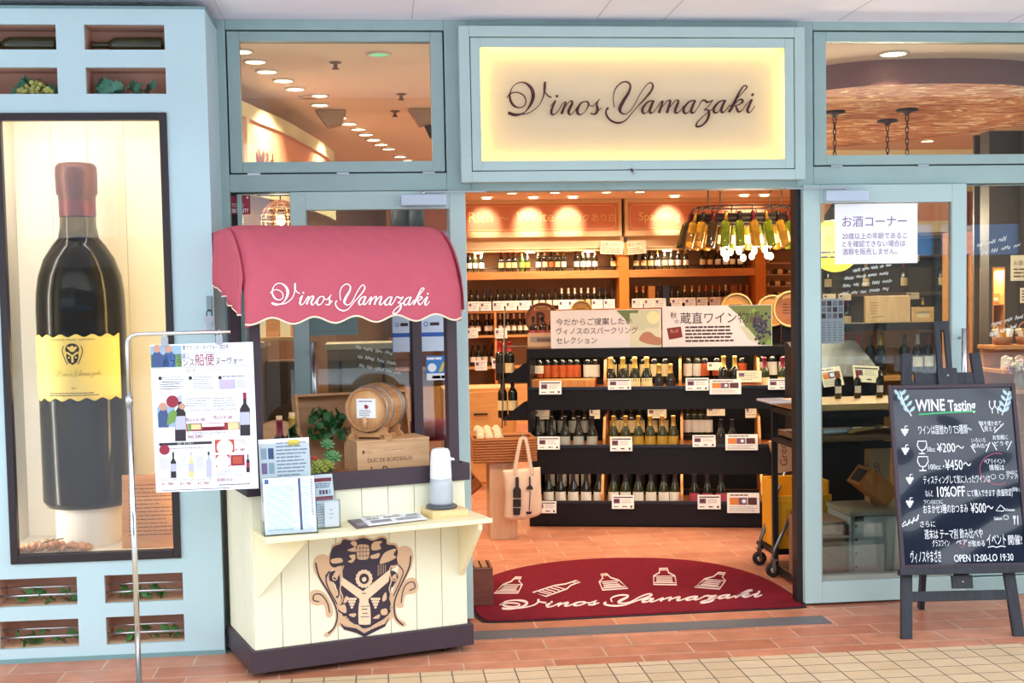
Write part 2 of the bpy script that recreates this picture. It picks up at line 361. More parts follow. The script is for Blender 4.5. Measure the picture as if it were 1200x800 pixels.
sash('window_1', -1.149, -.091, 2.241, 2.936, -1.084, -.159, 2.301, 2.883, .035, 'transom window left of the lit shop sign', hinges=(-1.03, -.6, -.18))
sash('window_2', 1.779, 3.9, 2.258, 2.944, 1.851, 3.82, 2.315, 2.888, .035, 'transom window right of the lit shop sign', hinges=(1.90, 2.36, 3.0))
sash('window_3', -1.125, -.05, .10, 2.155, -1.095, -.09, .14, 2.15, .06, 'fixed side window behind the left door leaf', m=M_FRAME)
sash('window_4', 1.75, 3.9, .10, 2.165, 1.78, 3.85, .14, 2.16, .06, 'fixed side window behind the right door leaf', m=M_FRAME)

def door(name, x0, x1, z1, gx0, gx1, gz0, gz1, hx, cx0, cx1, label):
    t = thing(name, label, 'door', (x0, 0, 0)); t['kind'] = 'structure'
    w = x1 - x0; a, b = gx0 - x0, gx1 - x0; y0, y1 = 0, .042
    mb = MB(); mb.box(0, a, y0, y1, .012, z1); mb.box(b, w, y0, y1, .012, z1); mb.box(a, b, y0, y1, .012, gz0); mb.box(a, b, y0, y1, gz1, z1); mb.build('frame', M_DOOR, t, bevel=.003)
    mb = MB(); mb.box(a, b, .012, .03, gz0, gz0 + .03); mb.box(a, a + .006, .004, .03, gz0, gz1); mb.box(b - .006, b, .004, .03, gz0, gz1); mb.build('glazing_bead', mat('bead_grey', (150, 156, 146), .5), t)
    mb = MB(); mb.box(a, b, .018, .024, gz0, gz1); mb.build('glass', M_GLASS, t)
    mb = MB(); h = hx - x0
    mb.tube([(h, -.055, .95), (h, -.055, 1.42)], .014, 12)
    for z in (1.0, 1.37): mb.tube([(h, -.055, z), (h, .0, z)], .008, 8)
    mb.build('handle', M_STEEL, t)
    mb = MB(); mb.box(cx0 - x0, cx1 - x0, -.055, -.0, 2.075, 2.13); mb.build('closer', mat('closer_silver', (190, 205, 220), .35, metal=.3), t, bevel=.004)
    s = 1 if cx0 - x0 > w / 2 else -1; xe = (w + .0 if s > 0 else .0)
    mb = MB(); xm = (cx0 + cx1) / 2 - x0
    mb.tube([(xm, -.03, 2.13), (xm, -.03, 2.145)], .012, 8); mb.bar((xm, -.03, 2.142), (xe + s * .10, -.02, 2.142), .018, .006); mb.build('closer_arm', M_STEEL, t)
    return t
q0, q1 = at(470, 228, -.05), at(523, 242, -.05)
door('door_1', -.86, -.004, 2.150, -.785, -.082, .125, 2.062, -.81 + .045, q0.x, q1.x, 'left pale blue glass door leaf standing open behind the red awning cart')
q0, q1 = at(968, 222, -.05), at(1018, 234, -.05)
door('door_2', 1.715, 2.582, 2.162, 1.803, 2.504, .122, 2.070, 2.543, q0.x, q1.x, 'right pale blue glass door leaf standing open behind the chalkboard')

# ------------------------------------------------------------------ lit shop sign
M_SIGNP = mat('sign_cream', (252, 240, 212), .6)
t = thing('shop_sign', 'large lit cream shop sign in pale blue frame over the entrance', 'sign', (-.025, -.06, 2.185))
W, H = 1.732, .755; a, b, c, d = .103, 1.633, .105, .653
mb = MB()
for (o0, o1, yy, ye) in ((0, .052, 0, .085), (.056, .103, .004, .016)):
    x0, x1, z0, z1 = o0, W - o0, o0, H - o0; i = o1 - o0
    mb.box(x0, x0 + i, yy, ye, z0, z1); mb.box(x1 - i, x1, yy, ye, z0, z1); mb.box(x0 + i, x1 - i, yy, ye, z0, z0 + i); mb.box(x0 + i, x1 - i, yy, ye, z1 - i, z1)
mb.build('frame', M_DOOR, t, bevel=.003)
mb = MB()
for x0, x1, z0, z1 in ((.046, .060, .046, H - .046), (W - .060, W - .046, .046, H - .046), (.060, W - .060, .046, .060), (.060, W - .060, H - .060, H - .046)): mb.box(x0, x1, .018, .024, z0, z1)
mb.build('seam', M_DARK, t)
mb = MB(); mb.box(.04, W - .04, .062, .075, .04, H - .04); mb.build('backing', M_SIGNP, t)
lm = glow('sign_tube_glow', (255, 206, 112), 22)
LEDS = ((a, b, d + .018, d + .026), (a, b, c - .026, c - .018))
for (x0, x1, z0, z1) in LEDS:
    mb = MB(); mb.box(x0 + .012, x1 - .012, .03, .036, z0, z1); mb.build('light_strip', lm, t)
for x in (a - .026, b + .018):
    mb = MB(); mb.box(x, x + .008, .03, .036, c + .014, d - .014); mb.build('light_strip', lm, t)
mb = MB(); mb.box(a - .004, b + .004, .012, .015, c - .004, d + .004); mb.build('glass', glass('sign_glass', (252, 250, 248), .5), t)
mb = MB(); mb.prism([(.83, .055), (.845, .04), (.86, .055), (.848, .06), (.862, .03), (.85, .03), (.843, .05)], -.006, .0, 'y'); mb.build('catch', M_STEEL, t)
# lettering stands off the cream panel
class _Raised(Art): pass
q = at(570, 80, .02); s = (at(740, 80, .02).x - q.x) / (170 * 7.0588)
art = Art(lambda u, v, w: (u, .046 - w, v))
fn = lambda x, y: (q.x + .025 + x * s, q.z - 2.185 - y * s)
script_name(art, fn, s, 0, 1, 1.12, 6)
art.build('lettering', M_MAROON, t, solid=.003)

# ------------------------------------------------------------------ display case at the left
class Sheet:
    """a real flat surface with its own axes; uv() measures where a sight line meets it"""
    def __init__(s, M): s.M = M; s.I = M.inverted(); s.n = M.to_3x3() @ Vector((0, 1, 0)); s.p = M.translation
    def uv(s, px, py): q = s.I @ hit(px, py, s.p, s.n); return (q.x, q.z)
    def k(s, px, py): a = s.uv(px, py); b = s.uv(px + 10, py); return ((b[0] - a[0]) ** 2 + (b[1] - a[1]) ** 2) ** .5 / 10
CX0, CX1, CY0, CTOP = -2.9, -1.188, -.40, 2.935
dc = thing('display_case', 'tall pale blue display case with giant wine bottle behind glass, left of the doors', 'display case', (CX0, CY0, 0))
niches = []
for (x0, x1) in ((-2.19, -1.84), (-1.718, -1.368)):
    for (z0, z1) in ((2.755, 2.866), (2.560, 2.677), (.258, .387), (.066, .194)): niches.append((x0, x1, z0, z1))
wx0, wx1, wz0, wz1 = -2.125, -1.37, .455, 2.476
def panel_with_holes(mb, x0, x1, z0, z1, holes, y0, y1):
    xs = sorted({x0, x1, *[h[0] for h in holes], *[h[1] for h in holes]}); zs = sorted({z0, z1, *[h[2] for h in holes], *[h[3] for h in holes]})
    for zi in range(len(zs) - 1):
        run = None
        for xi in range(len(xs)):
            solid = xi < len(xs) - 1 and not any(h[0] <= xs[xi] and h[1] >= xs[xi + 1] and h[2] <= zs[zi] and h[3] >= zs[zi + 1] for h in holes)
            if solid and run is None: run = xs[xi]
            if not solid and run is not None: mb.box(run, xs[xi], y0, y1, zs[zi], zs[zi + 1]); run = None
mb = MB(); mb.M = Matrix.Translation((-CX0, -CY0, 0))
panel_with_holes(mb, CX0, CX1, .012, CTOP, niches + [(wx0, wx1, wz0, wz1)], CY0, CY0 + .02)
mb.box(CX1 - .02, CX1, CY0 + .02, .03, .012, CTOP); mb.box(CX0, CX1 - .02, CY0 + .02, .03, CTOP - .02, CTOP)
mb.build('cabinet', M_CASE, dc)
mb = MB(); mb.M = Matrix.Translation((-CX0, -CY0, 0)); mb.box(CX0, CX1 + .004, CY0 - .006, .03, .0, .02); mb.build('plinth_trim', mat('case_trim', (120, 156, 158), .5), dc)
mb = MB(); mb.M = Matrix.Translation((-CX0, -CY0, 0)); mb.box(CX0, CX1 + .004, CY0 - .004, .03, CTOP, CTOP + .012); mb.build('top_trim', MATS['case_trim'], dc)
mb = MB(); mb.M = Matrix.Translation((-CX0, -CY0, 0)); i = .034
mb.box(wx0, wx0 + i, CY0 - .012, CY0 + .03, wz0, wz1); mb.box(wx1 - i, wx1, CY0 - .012, CY0 + .03, wz0, wz1); mb.box(wx0 + i, wx1 - i, CY0 - .012, CY0 + .03, wz0, wz0 + .042); mb.box(wx0 + i, wx1 - i, CY0 - .012, CY0 + .03, wz1 - i, wz1)
mb.build('window_frame', mat('dark_brown_frame', (40, 30, 34), .4), dc, bevel=.004)
mb = MB(); mb.M = Matrix.Translation((-CX0, -CY0, 0)); mb.box(wx0 + i - .005, wx1 - i + .005, CY0 + .004, CY0 + .009, wz0 + .04, wz1 - i + .005)
mb.build('glass', glass('case_glass', (252, 252, 252), .8, 0, .01), dc)
M_LIN = mat('case_lining', (252, 244, 228), .7, noise=.02, nscale=3)
mb = MB(); mb.M = Matrix.Translation((-CX0, -CY0, 0))
xa, xb, za, zb, yk = wx0 - .05, wx1 + .06, wz0 - .03, wz1 + .03, .10
for k in range(5): mb.box(xa + (xb - xa) * k / 5 + .001, xa + (xb - xa) * (k + 1) / 5 - .001, yk, yk + .015, za, zb)
mb.box(xa - .01, xa, CY0 + .022, yk, za, zb); mb.box(xb, xb + .01, CY0 + .022, yk, za, zb); mb.box(xa, xb, CY0 + .022, yk, za, wz0 + .04); mb.box(xa, xb, CY0 + .022, yk, zb, zb + .01)
mb.build('lining', M_LIN, dc)
M_TUBE = glow('case_tube_glow', (255, 214, 130), 22); M_TUBEW = glow('case_tube_white', (255, 246, 232), 24)
for x, mm in ((xb - .022, M_TUBE), (xa + .004, M_TUBEW)):
    mb = MB(); mb.M = Matrix.Translation((-CX0, -CY0, 0)); mb.box(x, x + .018, CY0 + .05, CY0 + .075, za + .1, zb - .06); mb.build('light_strip', mm, dc)
mb = MB(); mb.M = Matrix.Translation((-CX0, -CY0, 0)); mb.box(xa + .06, xb - .06, CY0 + .05, CY0 + .075, zb - .02, zb - .004); mb.build('light_strip', M_TUBEW, dc)
M_NICHE = mat('niche_pink', (206, 160, 140), .7)
for (x0, x1, z0, z1) in niches:
    mb = MB(); mb.M = Matrix.Translation((-CX0, -CY0, 0)); y1 = CY0 + .17
    mb.box(x0 - .01, x1 + .01, y1, y1 + .008, z0 - .01, z1 + .01); mb.box(x0 - .01, x1 + .01, CY0 + .02, y1, z0 - .012, z0 - .002, 1); mb.box(x0 - .01, x1 + .01, CY0 + .02, y1, z1 + .002, z1 + .012); mb.box(x0 - .012, x0 - .002, CY0 + .02, y1, z0, z1); mb.box(x1 + .002, x1 + .012, CY0 + .02, y1, z0, z1)
    mb.build('niche', [M_NICHE, mat('niche_shelf', (238, 198, 160), .6)], dc)
    if z0 < 1:
        mb = MB(); mb.M = Matrix.Translation((-CX0, -CY0, 0)); mb.tube([(x0, CY0 + .03, z0 + .045), (x1, CY0 + .03, z0 + .045)], .006, 8); mb.tube([(x0, CY0 + .06, z0 + .075), (x1, CY0 + .06, z0 + .075)], .005, 8); mb.build('rail', M_STEEL, dc)

# lying bottles, leaves and grapes in the niches
M_BOTDK = mat('dark_bottle_glass', (30, 30, 22), .12, coat=.6); M_BOTOL = mat('olive_bottle_glass', (50, 52, 24), .15, coat=.5); M_BOTGR = mat('green_bottle_glass', (58, 92, 30), .12, coat=.5)
BORD = [(0, .0), (.034, .0), (.037, .006), (.037, .19), (.033, .208), (.02, .224), (.0145, .238), (.014, .288), (.016, .29), (.016, .3), (0, .3)]
BURG = [(0, .0), (.038, .0), (.041, .006), (.041, .15), (.036, .18), (.022, .215), (.0155, .245), (.0145, .288), (.0165, .29), (.0165, .3), (0, .3)]
CHAM = [(0, .0), (.039, .0), (.043, .008), (.043, .14), (.038, .175), (.024, .22), (.0165, .25), (.016, .285), (.0185, .29), (.0185, .308), (0, .312)]
def radius(prof, z):
    for (r0, z0), (r1, z1) in zip(prof, prof[1:]):
        if z0 <= z <= z1 and z1 > z0: return r0 + (r1 - r0) * (z - z0) / (z1 - z0)
    return .015
for k, (x, y, z) in enumerate(((-1.55, -.31, 2.755), (-2.02, -.31, 2.755))):
    o = thing('wine_bottle', 'dusty dark wine bottle lying in the upper right niche of the display case' if k == 0 else 'dusty dark wine bottle lying in the upper left niche of the display case', 'bottle', (x + .16, y, z + .037), group='bottles lying in the case niches', rot=(0, R(-90), 0))
    mb = MB(); mb.lathe([(r * 1.0, zz * 1.05) for r, zz in BORD], 18); mb.build('glass', M_BOTOL, o)
LEAF = [(0, -.5), (.12, -.42), (.35, -.5), (.42, -.25), (.55, -.05), (.38, .05), (.36, .28), (.15, .25), (0, .55), (-.15, .25), (-.36, .28), (-.38, .05), (-.55, -.05), (-.42, -.25), (-.35, -.5), (-.12, -.42)]
def add_leaf(mb, c, s, rot, m=0, bend=.25):
    M0 = mb.M; mb.M = M0 @ Matrix.Translation(Vector(c)) @ rot.to_matrix().to_4x4() @ Matrix.Scale(s, 4)
    vs = [(0, 0, .04)] + [(x, y, -bend * (x * x + y * y)) for x, y in LEAF]; n = len(LEAF)
    vs2 = [(v[0], v[1], v[2] - .03) for v in vs]
    mb.add(vs, [(0, 1 + i, 1 + (i + 1) % n) for i in range(n)], m, True); mb.add(vs2, [(0, 1 + (i + 1) % n, 1 + i) for i in range(n)], m, True); mb.M = M0
M_LEAF = mat('leaf_green', (70, 128, 66), .5, noise=.25, nscale=40); M_LEAFD = mat('ivy_green', (34, 84, 34), .45, noise=.3, nscale=40); M_LEAFB = mat('blue_green_leaf', (84, 142, 120), .5, noise=.2, nscale=30)
M_STEM = mat('stem_green', (86, 92, 44), .6)
def leaves(name, label, cat, loc, ext, n, size, m, group=None, face=(R(75), 0), spread=.7):
    t = thing(name, label, cat, loc, group=group); mb = MB(); pts = []
    for i in range(n):
        c = Vector((random.uniform(-1, 1) * ext[0], random.uniform(-1, 1) * ext[1], random.uniform(0, 1) * ext[2])); pts.append(c)
        add_leaf(mb, c, size * random.uniform(.7, 1.2), Euler((face[0] + random.uniform(-spread, spread), random.uniform(-spread, spread), random.uniform(0, 6.28)), 'XYZ'))
    mb.build('leaves', m, t); pts.sort(key=lambda p: p.x)
    mb = MB(); mb.tube([Vector((p.x, p.y * .5, p.z * .5)) for p in pts[::2]] if n > 5 else [pts[0], pts[-1]], .003, 6); mb.build('stem', M_STEM, t)
    return t
def grapes(name, label, loc, ext, n, r, m, group=None):
    t = thing(name, label, 'grapes', loc, group=group); mb = MB()
    for i in range(n):
        x = random.uniform(-1, 1); mb.ball((x * ext[0], random.uniform(-1, 1) * ext[1], r + random.random() * ext[2] * (1 - abs(x) ** 1.5)), r, 10)
    mb.build('berries', m, t); mb = MB(); mb.tube([(-ext[0] * .5, 0, ext[2] * .5 + r), (0, 0, ext[2] + r * 1.5), (ext[0] * .3, 0, ext[2] + r * 2)], .003, 6); mb.build('stem', M_STEM, t)
    return t
leaves('grape_leaf_sprig', 'blue green grape leaves in the upper right niche under a lying bottle', 'leaf sprig', (-1.545, -.33, 2.58), (.13, .03, .045), 14, .07, M_LEAFB)
leaves('grape_leaf_sprig', 'green grape leaves around pale grapes in the upper left niche', 'leaf sprig', (-1.96, -.30, 2.58), (.12, .03, .05), 12, .065, M_LEAFB)
grapes('grape_bunch', 'pale green grape bunch among leaves in the upper left niche', (-1.95, -.345, 2.562), (.08, .022, .05), 60, .011, mat('pale_grape', (176, 176, 96), .35))
for k, (x, z, w) in enumerate(((-1.54, .26, 'right niche of upper row'), (-2.0, .26, 'left niche of upper row'), (-1.54, .068, 'right niche of bottom row'), (-2.0, .068, 'left niche of bottom row'))):
    leaves('ivy_garland', 'green ivy garland along the rail, %s near the case foot' % w, 'garland', (x, -.335, z + .012), (.13, .03, .05 if k else .05), 16, .045, M_LEAF, 'ivy garlands in the lower niches', (R(50), 0), .9)
q = at(62, 640, -.33)
grapes('grape_bunch', 'pinkish brown grape bunch on the floor of the lit case', (q.x, -.335, wz0 + .042), (.17, .03, .03), 110, .013, mat('pink_grape', (206, 150, 110), .4, noise=.3, nscale=8))

# giant bottle
GY = -.115; q = at(104, 598, GY); BZ = at(104, 598, GY - .2).z; bx = q.x
mb = MB(); mb.M = Matrix.Translation((bx - CX0, GY - CY0, 0)); mb.lathe([(0, wz0 + .04), (.15, wz0 + .04), (.15, BZ - .001), (0, BZ - .001)], 40, smooth=False); mb.build('pedestal', M_LIN, dc)
gb = thing('giant_wine_bottle', 'giant dark wine bottle with yellow scalloped label in the lit case', 'bottle', (bx, GY, BZ))
top = at(104, 192, GY).z - BZ; rr = .203
prof = [(0, .0), (rr * .9, 0), (rr, .03), (rr, .93), (rr * .985, 1.0), (rr * .93, 1.08), (rr * .80, 1.16), (rr * .60, 1.225), (rr * .46, 1.26), (rr * .41, 1.31), (rr * .40, 1.36)]
mb = MB(); mb.lathe(prof, 48)
g = mat('giant_bottle_glass', (96, 84, 34), .03); b_ = g.node_tree.nodes['Principled BSDF']; b_.inputs['Transmission Weight'].default_value = 1; b_.inputs['IOR'].default_value = 1.3
mb.build('glass', g, gb)
mb = MB(); mb.lathe([(0, .02), (rr * .78, .02), (rr * .78, .95), (rr * .74, 1.04), (rr * .6, 1.13), (rr * .4, 1.2), (rr * .25, 1.25), (0, 1.26)], 40); mb.build('wine', mat('dark_wine', (20, 18, 16), .3), gb)
cs = [(rr * .40, 1.36), (rr * .405, 1.37), (rr * .405, top - .2), (rr * .42, top - .15), (rr * .46, top - .14), (rr * .47, top - .05), (rr * .46, top - .015), (rr * .40, top), (0, top)]
mb = MB(); mb.lathe(cs, 40); mb.build('capsule', mat('copper_capsule', (96, 50, 28), .4, metal=.3, noise=.2, nscale=12, bump=.3, bscale=30), gb)
mb = MB(); mb.lathe([(rr * .41, 1.36), (rr * .412, 1.365), (rr * .412, 1.5), (rr * .41, 1.505)], 40); mb.build('capsule_band', mat('red_capsule_band', (104, 40, 26), .4, metal=.4), gb)
z0, z1 = at(104, 467, GY - .2085).z - BZ, at(104, 394, GY - .2085).z - BZ; ra = .2085; A = R(64)
mb = MB(); N = 48; vs = []; M_LAB = mat('giant_label', (252, 222, 120), .55, noise=.04, nscale=4)
for i in range(N + 1):
    a = -PI / 2 - A + 2 * A * i / N; wv = .007 * math.cos(i / N * 2 * PI * 6.5)
    for zz in (z0 - .004 + wv, z0 + .02, z1 - .02, z1 + .004 - wv): vs.append((ra * math.cos(a), ra * math.sin(a), zz))
mb.add(vs, [(i * 4 + j, (i + 1) * 4 + j, (i + 1) * 4 + j + 1, i * 4 + j + 1) for i in range(N) for j in range(3)], 0, True)
lb = mb.build('label', M_LAB, gb, solid=.004); lb['label'] = 'yellow scalloped paper label'
def curved(u, v, w):
    a = -PI / 2 + u / ra; r_ = ra + .003 + w; return (r_ * math.cos(a), r_ * math.sin(a), v)
art = Art(curved); zc = (z0 + z1) / 2; hh = (z1 - z0)
def crest(art, cx, cy, s, m=0, layer=1):
    """small crest print: crown of casks, shield with bottle, scrolls"""
    P = lambda l: [(cx + x * s, cy + y * s) for x, y in l]
    art.poly(P([(-.35, .5), (-.2, .62), (0, .66), (.2, .62), (.35, .5), (.42, .3), (.34, .1), (.36, -.2), (.25, -.5), (0, -.66), (-.25, -.5), (-.36, -.2), (-.34, .1), (-.42, .3)]), m, layer)
    for sg in (-1, 1): art.line(P([(sg * .5, .5), (sg * .6, .2), (sg * .45, -.3), (sg * .3, -.62)]), s * .05, m, layer, 4)
def crest_light(art, cx, cy, s, m, layer):
    P = lambda l: [(cx + x * s, cy + y * s) for x, y in l]
    art.line(P([(-.32, .12), (0, -.12), (.32, .12)]), s * .12, m, layer); art.line(P([(0, -.1), (0, -.5)]), s * .13, m, layer)
    art.disc(cx, cy + .42 * s, s * .1, m, layer); art.disc(cx - .22 * s, cy + .4 * s, s * .07, m, layer); art.disc(cx + .22 * s, cy + .4 * s, s * .07, m, layer)
    for x in (-.2, .2): art.disc(cx + x * s, cy - .2 * s, s * .06, m, layer)
crest(art, 0, zc + hh * .22, .075, 0, 1); crest_light(art, 0, zc + hh * .22, .075, 1, 2)
art.text(0, zc + hh * .44, .011, 'CAVES DE VINOS YAMAZAKI', 0, 1, width=.2, align='c')
sk = .21 / 2070; script_name(art, lambda x, y: (-.105 + (x - 155) * sk + .02, zc - .0 - hh * .11 - (y - 330) * sk), sk, 0, 1, .7, 6)
for v in (.0, .25): art.rect(-.15, zc - hh * v - .002 - .008, .15, zc - hh * v - .0008 - .008, 2, 1)
art.text(0, zc - hh * .34, .010, '2019', 0, 1, align='c', bold=.01); art.fine(-.12, zc - hh * .46, .12, zc - hh * .39, 2, 0, 1, .4, .2)
art.build('printing', [M_INK, M_LAB, M_ORINK], gb)
# wooden plank sign inside the case
p0, p1 = at(142, 556, -.31), at(206, 645, -.35)
t = thing('wooden_sign', 'orange wooden board with lines of writing leaning beside the giant bottle', 'sign', (p0.x, -.345, wz0 + .043), rot=(R(-8), 0, 0))
w, h_ = wx1 + .03 - p0.x, p0.z - wz0 - .043
mb = MB(); mb.box(0, w, 0, .014, 0, h_); mb.build('board', wood('orange_board', (206, 140, 86), (222, 160, 104), .6, 3, (1, 1, 6)), t, bevel=.002)
art = Art(); art.fine(.03, .05, w - .05, h_ - .04, 14, 0, 1, .22, .4); art.build('writing', mat('brown_ink', (120, 70, 40), .7), t)
# lock box and keys on the case edge
q = at(245, 352, -.41)
t = thing('case_lock', 'grey lock plate with hanging keys at the display case edge', 'lock', (q.x, CY0, q.z))
mb = MB(); mb.box(-.012, .012, -.012, 0, -.05, .02); mb.build('plate', mat('lock_grey', (140, 156, 160), .5), t, bevel=.002)
mb = MB(); mb.tube([(.02 * math.cos(a) * .6, -.018, -.06 + .018 * math.sin(a)) for a in [2 * PI * i / 16 for i in range(16)]], .0025, 6, closed=True); mb.build('ring', M_BLACK, t)
for k, dx in enumerate((-.010, .004)):
    mb = MB(); mb.prism([(dx - .012, -.07), (dx + .012, -.07), (dx + .014, -.092), (dx + .004, -.10), (dx + .003, -.135), (dx - .004, -.135), (dx - .005, -.10), (dx - .014, -.092)], -.020 - .003 * k, -.018 - .003 * k, 'y'); mb.build('key', M_STEEL, t)

# ------------------------------------------------------------------ tasting cart
KO, KA = Vector((-1.0187, -.8640, 0)), R(18)
KM = Matrix.Translation(KO) @ Matrix.Rotation(KA, 4, 'Z')
KF = Sheet(KM)
def K(u, v, z): return KM @ Vector((u, v, z))
M_CREAMP = mat('cream_paint', (238, 234, 206), .5, noise=.03, nscale=5, bump=.05, bscale=20)
M_CREAMS = mat('counter_cream', (246, 234, 192), .5, noise=.03, nscale=4)
M_PLUM = mat('dark_plum_paint', (58, 42, 52), .5, noise=.1, nscale=10)
ct = thing('tasting_cart', 'cream wooden tasting cart under a rose red awning, standing before the left door', 'cart', KO, KA)
mb = MB(); mb.box(0, 1.025, 0, .53, .028, .126); mb.build('plinth', M_PLUM, ct, bevel=.003)
mb = MB()
for k in range(8):
    a, b = .018 + .984 * k / 8, .018 + .984 * (k + 1) / 8; mb.box(a + .0012, b - .0012, .016, .034, .126, .795)
for k in range(4):
    a, b = .036 + .478 * k / 4, .036 + .478 * (k + 1) / 4
    mb.box(.016, .034, a + .001, b - .001, .126, .795); mb.box(.986, 1.004, a + .001, b - .001, .126, .795)
mb.box(.034, .986, .036, .042, .126, .795); mb.box(.034, .986, .50, .512, .126, .795)
mb.build('cabinet', M_CREAMP, ct, bevel=.0015, seg=1)
mb = MB(); mb.box(0, 1.022, 0, .022, .792, .869); mb.box(0, 1.022, .508, .53, .792, .869); mb.box(0, .022, .022, .508, .792, .869); mb.box(1.0, 1.022, .022, .508, .792, .869)
mb.build('tray_rim', M_PLUM, ct, bevel=.002)
mb = MB(); mb.box(.022, 1.0, .022, .508, .795, .808); mb.build('tray', wood('tray_wood', (150, 104, 66), (172, 122, 80), .6), ct)
for (u, v) in ((.03, .002), (.925, .002), (.045, .465), (.925, .465)):
    mb = MB(); mb.box(u, u + .048, v, v + .045, .869, 1.80); mb.build('post', M_PLUM, ct, bevel=.002)
mb = MB(); mb.box(.03, .973, .0, .03, 1.60, 1.63); mb.box(.03, .973, .49, .52, 1.88, 1.92); mb.bar((.045, .01, 1.62), (.045, .51, 1.9), .025, .025); mb.bar((.955, .01, 1.62), (.955, .51, 1.9), .025, .025); mb.build('awning_frame', M_PLUM, ct)
mb = MB(); mb.box(.022, 1.03, -.235, .014, .628, .648); mb.build('counter', M_CREAMS, ct, bevel=.003)
for u in (.03, .965):
    mb = MB(); mb.M = Matrix.Translation((.03, .014, 0)) @ Matrix.Rotation(R(48), 4, 'Z') @ Matrix.Translation((-.03, -.014, 0)) if u < .1 else Matrix(); mb.prism([(.014, .628), (-.225, .628), (-.225, .60), (.0, .36), (.014, .355)], u, u + .02, 'x'); mb.build('bracket', M_CREAMS, ct, bevel=.002)
for k, (u, v) in enumerate(((.09, .09), (.9, .06), (.09, .45), (.9, .45))):
    mb = MB(); mb.M = Matrix.Translation((u, v, .014)) @ Matrix.Rotation(R(90), 4, 'Y'); mb.lathe([(0, -.01), (.013, -.01), (.014, -.006), (.014, .006), (.013, .01), (0, .01)], 16); mb.M = Matrix.Translation((u, v, 0)); mb.box(-.014, .014, -.012, .012, .02, .03); mb.build('caster', M_BLACK, ct)
# awning: a curved cloth with gathered sides and a scalloped, piped hem
SEC = catmull([(-.118, 1.535, 0), (-.120, 1.62, 0), (-.106, 1.70, 0), (-.065, 1.79, 0), (.0, 1.865, 0), (.09, 1.925, 0), (.18, 1.948, 0), (.30, 1.953, 0), (.42, 1.950, 0), (.53, 1.945, 0)], 5)
U0, U1 = -.006, .956
def sec_v(z):
    for a, b in zip(SEC, SEC[1:]):
        if a.y <= z <= b.y and b.y > a.y: return a.x + (b.x - a.x) * (z - a.y) / (b.y - a.y)
    return SEC[0].x
def hem(u): return .014 * (1 + math.cos((u - U0) / (U1 - U0) * 2 * PI * 5.3 + 2.6)) - .012
mb = MB(); NU = 72; vs = []
def bulge(u): t = (u - U0) / (U1 - U0); return .010 * math.sin(PI * t) ** .5
for i in range(NU + 1):
    u = U0 + (U1 - U0) * i / NU; rnd = min(1, min(i, NU - i) / 5.0); ed = (1 - rnd) ** 2 * .03
    for j, s in enumerate(SEC):
        z = s.y + (hem(u) * max(0, 1 - j / 4)); vs.append((u, s.x + ed * .8, z - ed * .5 + .0018 * math.sin(u * 60 + j)))
L = len(SEC)
mb.add(vs, [(i * L + j, (i + 1) * L + j, (i + 1) * L + j + 1, i * L + j + 1) for i in range(NU) for j in range(L - 1)], 0, True)
side_hem = lambda v: 1.548 + (v + .118) * .28
edge_pts = {}
for side, u in ((0, U0), (1, U1)):
    vs = []; NV = 26; NZ = 8; pts = []
    for i in range(NV + 1):
        v = -.094 + .624 * i / NV; zt = SEC[0].y
        for a, b in zip(SEC, SEC[1:]):
            if a.x <= v <= b.x: zt = a.y + (b.y - a.y) * (v - a.x) / max(1e-6, b.x - a.x)
        zt -= .012; zh = min(side_hem(v) + .010 * math.cos(i * 1.05), zt - .005); pl = .010 * math.sin(i * 1.5) * (1 if side == 0 else .5)
        for j in range(NZ + 1):
            t = j / NZ; vs.append((u + (1 if side else -1) * (.004 + (pl + .012) * math.sin(PI * min(1, t * 1.1) * .5) * (t > 0)), v, zt + (zh - zt) * t))
        pts.append(vs[-1])
    mb.add(vs, [(i * (NZ + 1) + j, (i + 1) * (NZ + 1) + j, (i + 1) * (NZ + 1) + j + 1, i * (NZ + 1) + j + 1) for i in range(NV) for j in range(NZ)], 0, True); edge_pts[side] = pts
M_AWN = mat('rose_red_canvas', (196, 92, 108), .85, noise=.06, nscale=9, bump=.25, bscale=900, spec=.2)
aw = mb.build('awning', M_AWN, ct, solid=.003)
mb = MB(); mb.tube([(U0 + (U1 - U0) * i / NU, SEC[0].x - .002 + (1 - min(1, min(i, NU - i) / 5.0)) ** 2 * .024, SEC[0].y + hem(U0 + (U1 - U0) * i / NU)) for i in range(NU + 1)], .0042, 6)
for sd in (0, 1): mb.tube(edge_pts[sd], .0035, 6)
mb.build('hem_piping', mat('cream_piping', (246, 226, 200), .7), aw)
q = [KF.uv(*p) for p in ((316, 341), (502, 345))]
def awn_sheet(u, v, w): z = v; return (u, sec_v(z) - .0045 - w, z)
KFa = Sheet(KM @ Matrix.Translation((0, -.12, 0)))
ua, za_ = KFa.uv(317, 356); ub, zb_ = KFa.uv(503, 358); sk = (ub - ua) / (2224 - 155)
art = Art(awn_sheet)
script_name(art, lambda x, y: (ua + (x - 155) * sk, za_ + (zb_ - za_) * (x - 155) / 2069 - (y - 378) * sk), sk, 0, 1, 1.25, 9)
art.build('lettering', mat('white_print', (252, 250, 250), .6), aw)

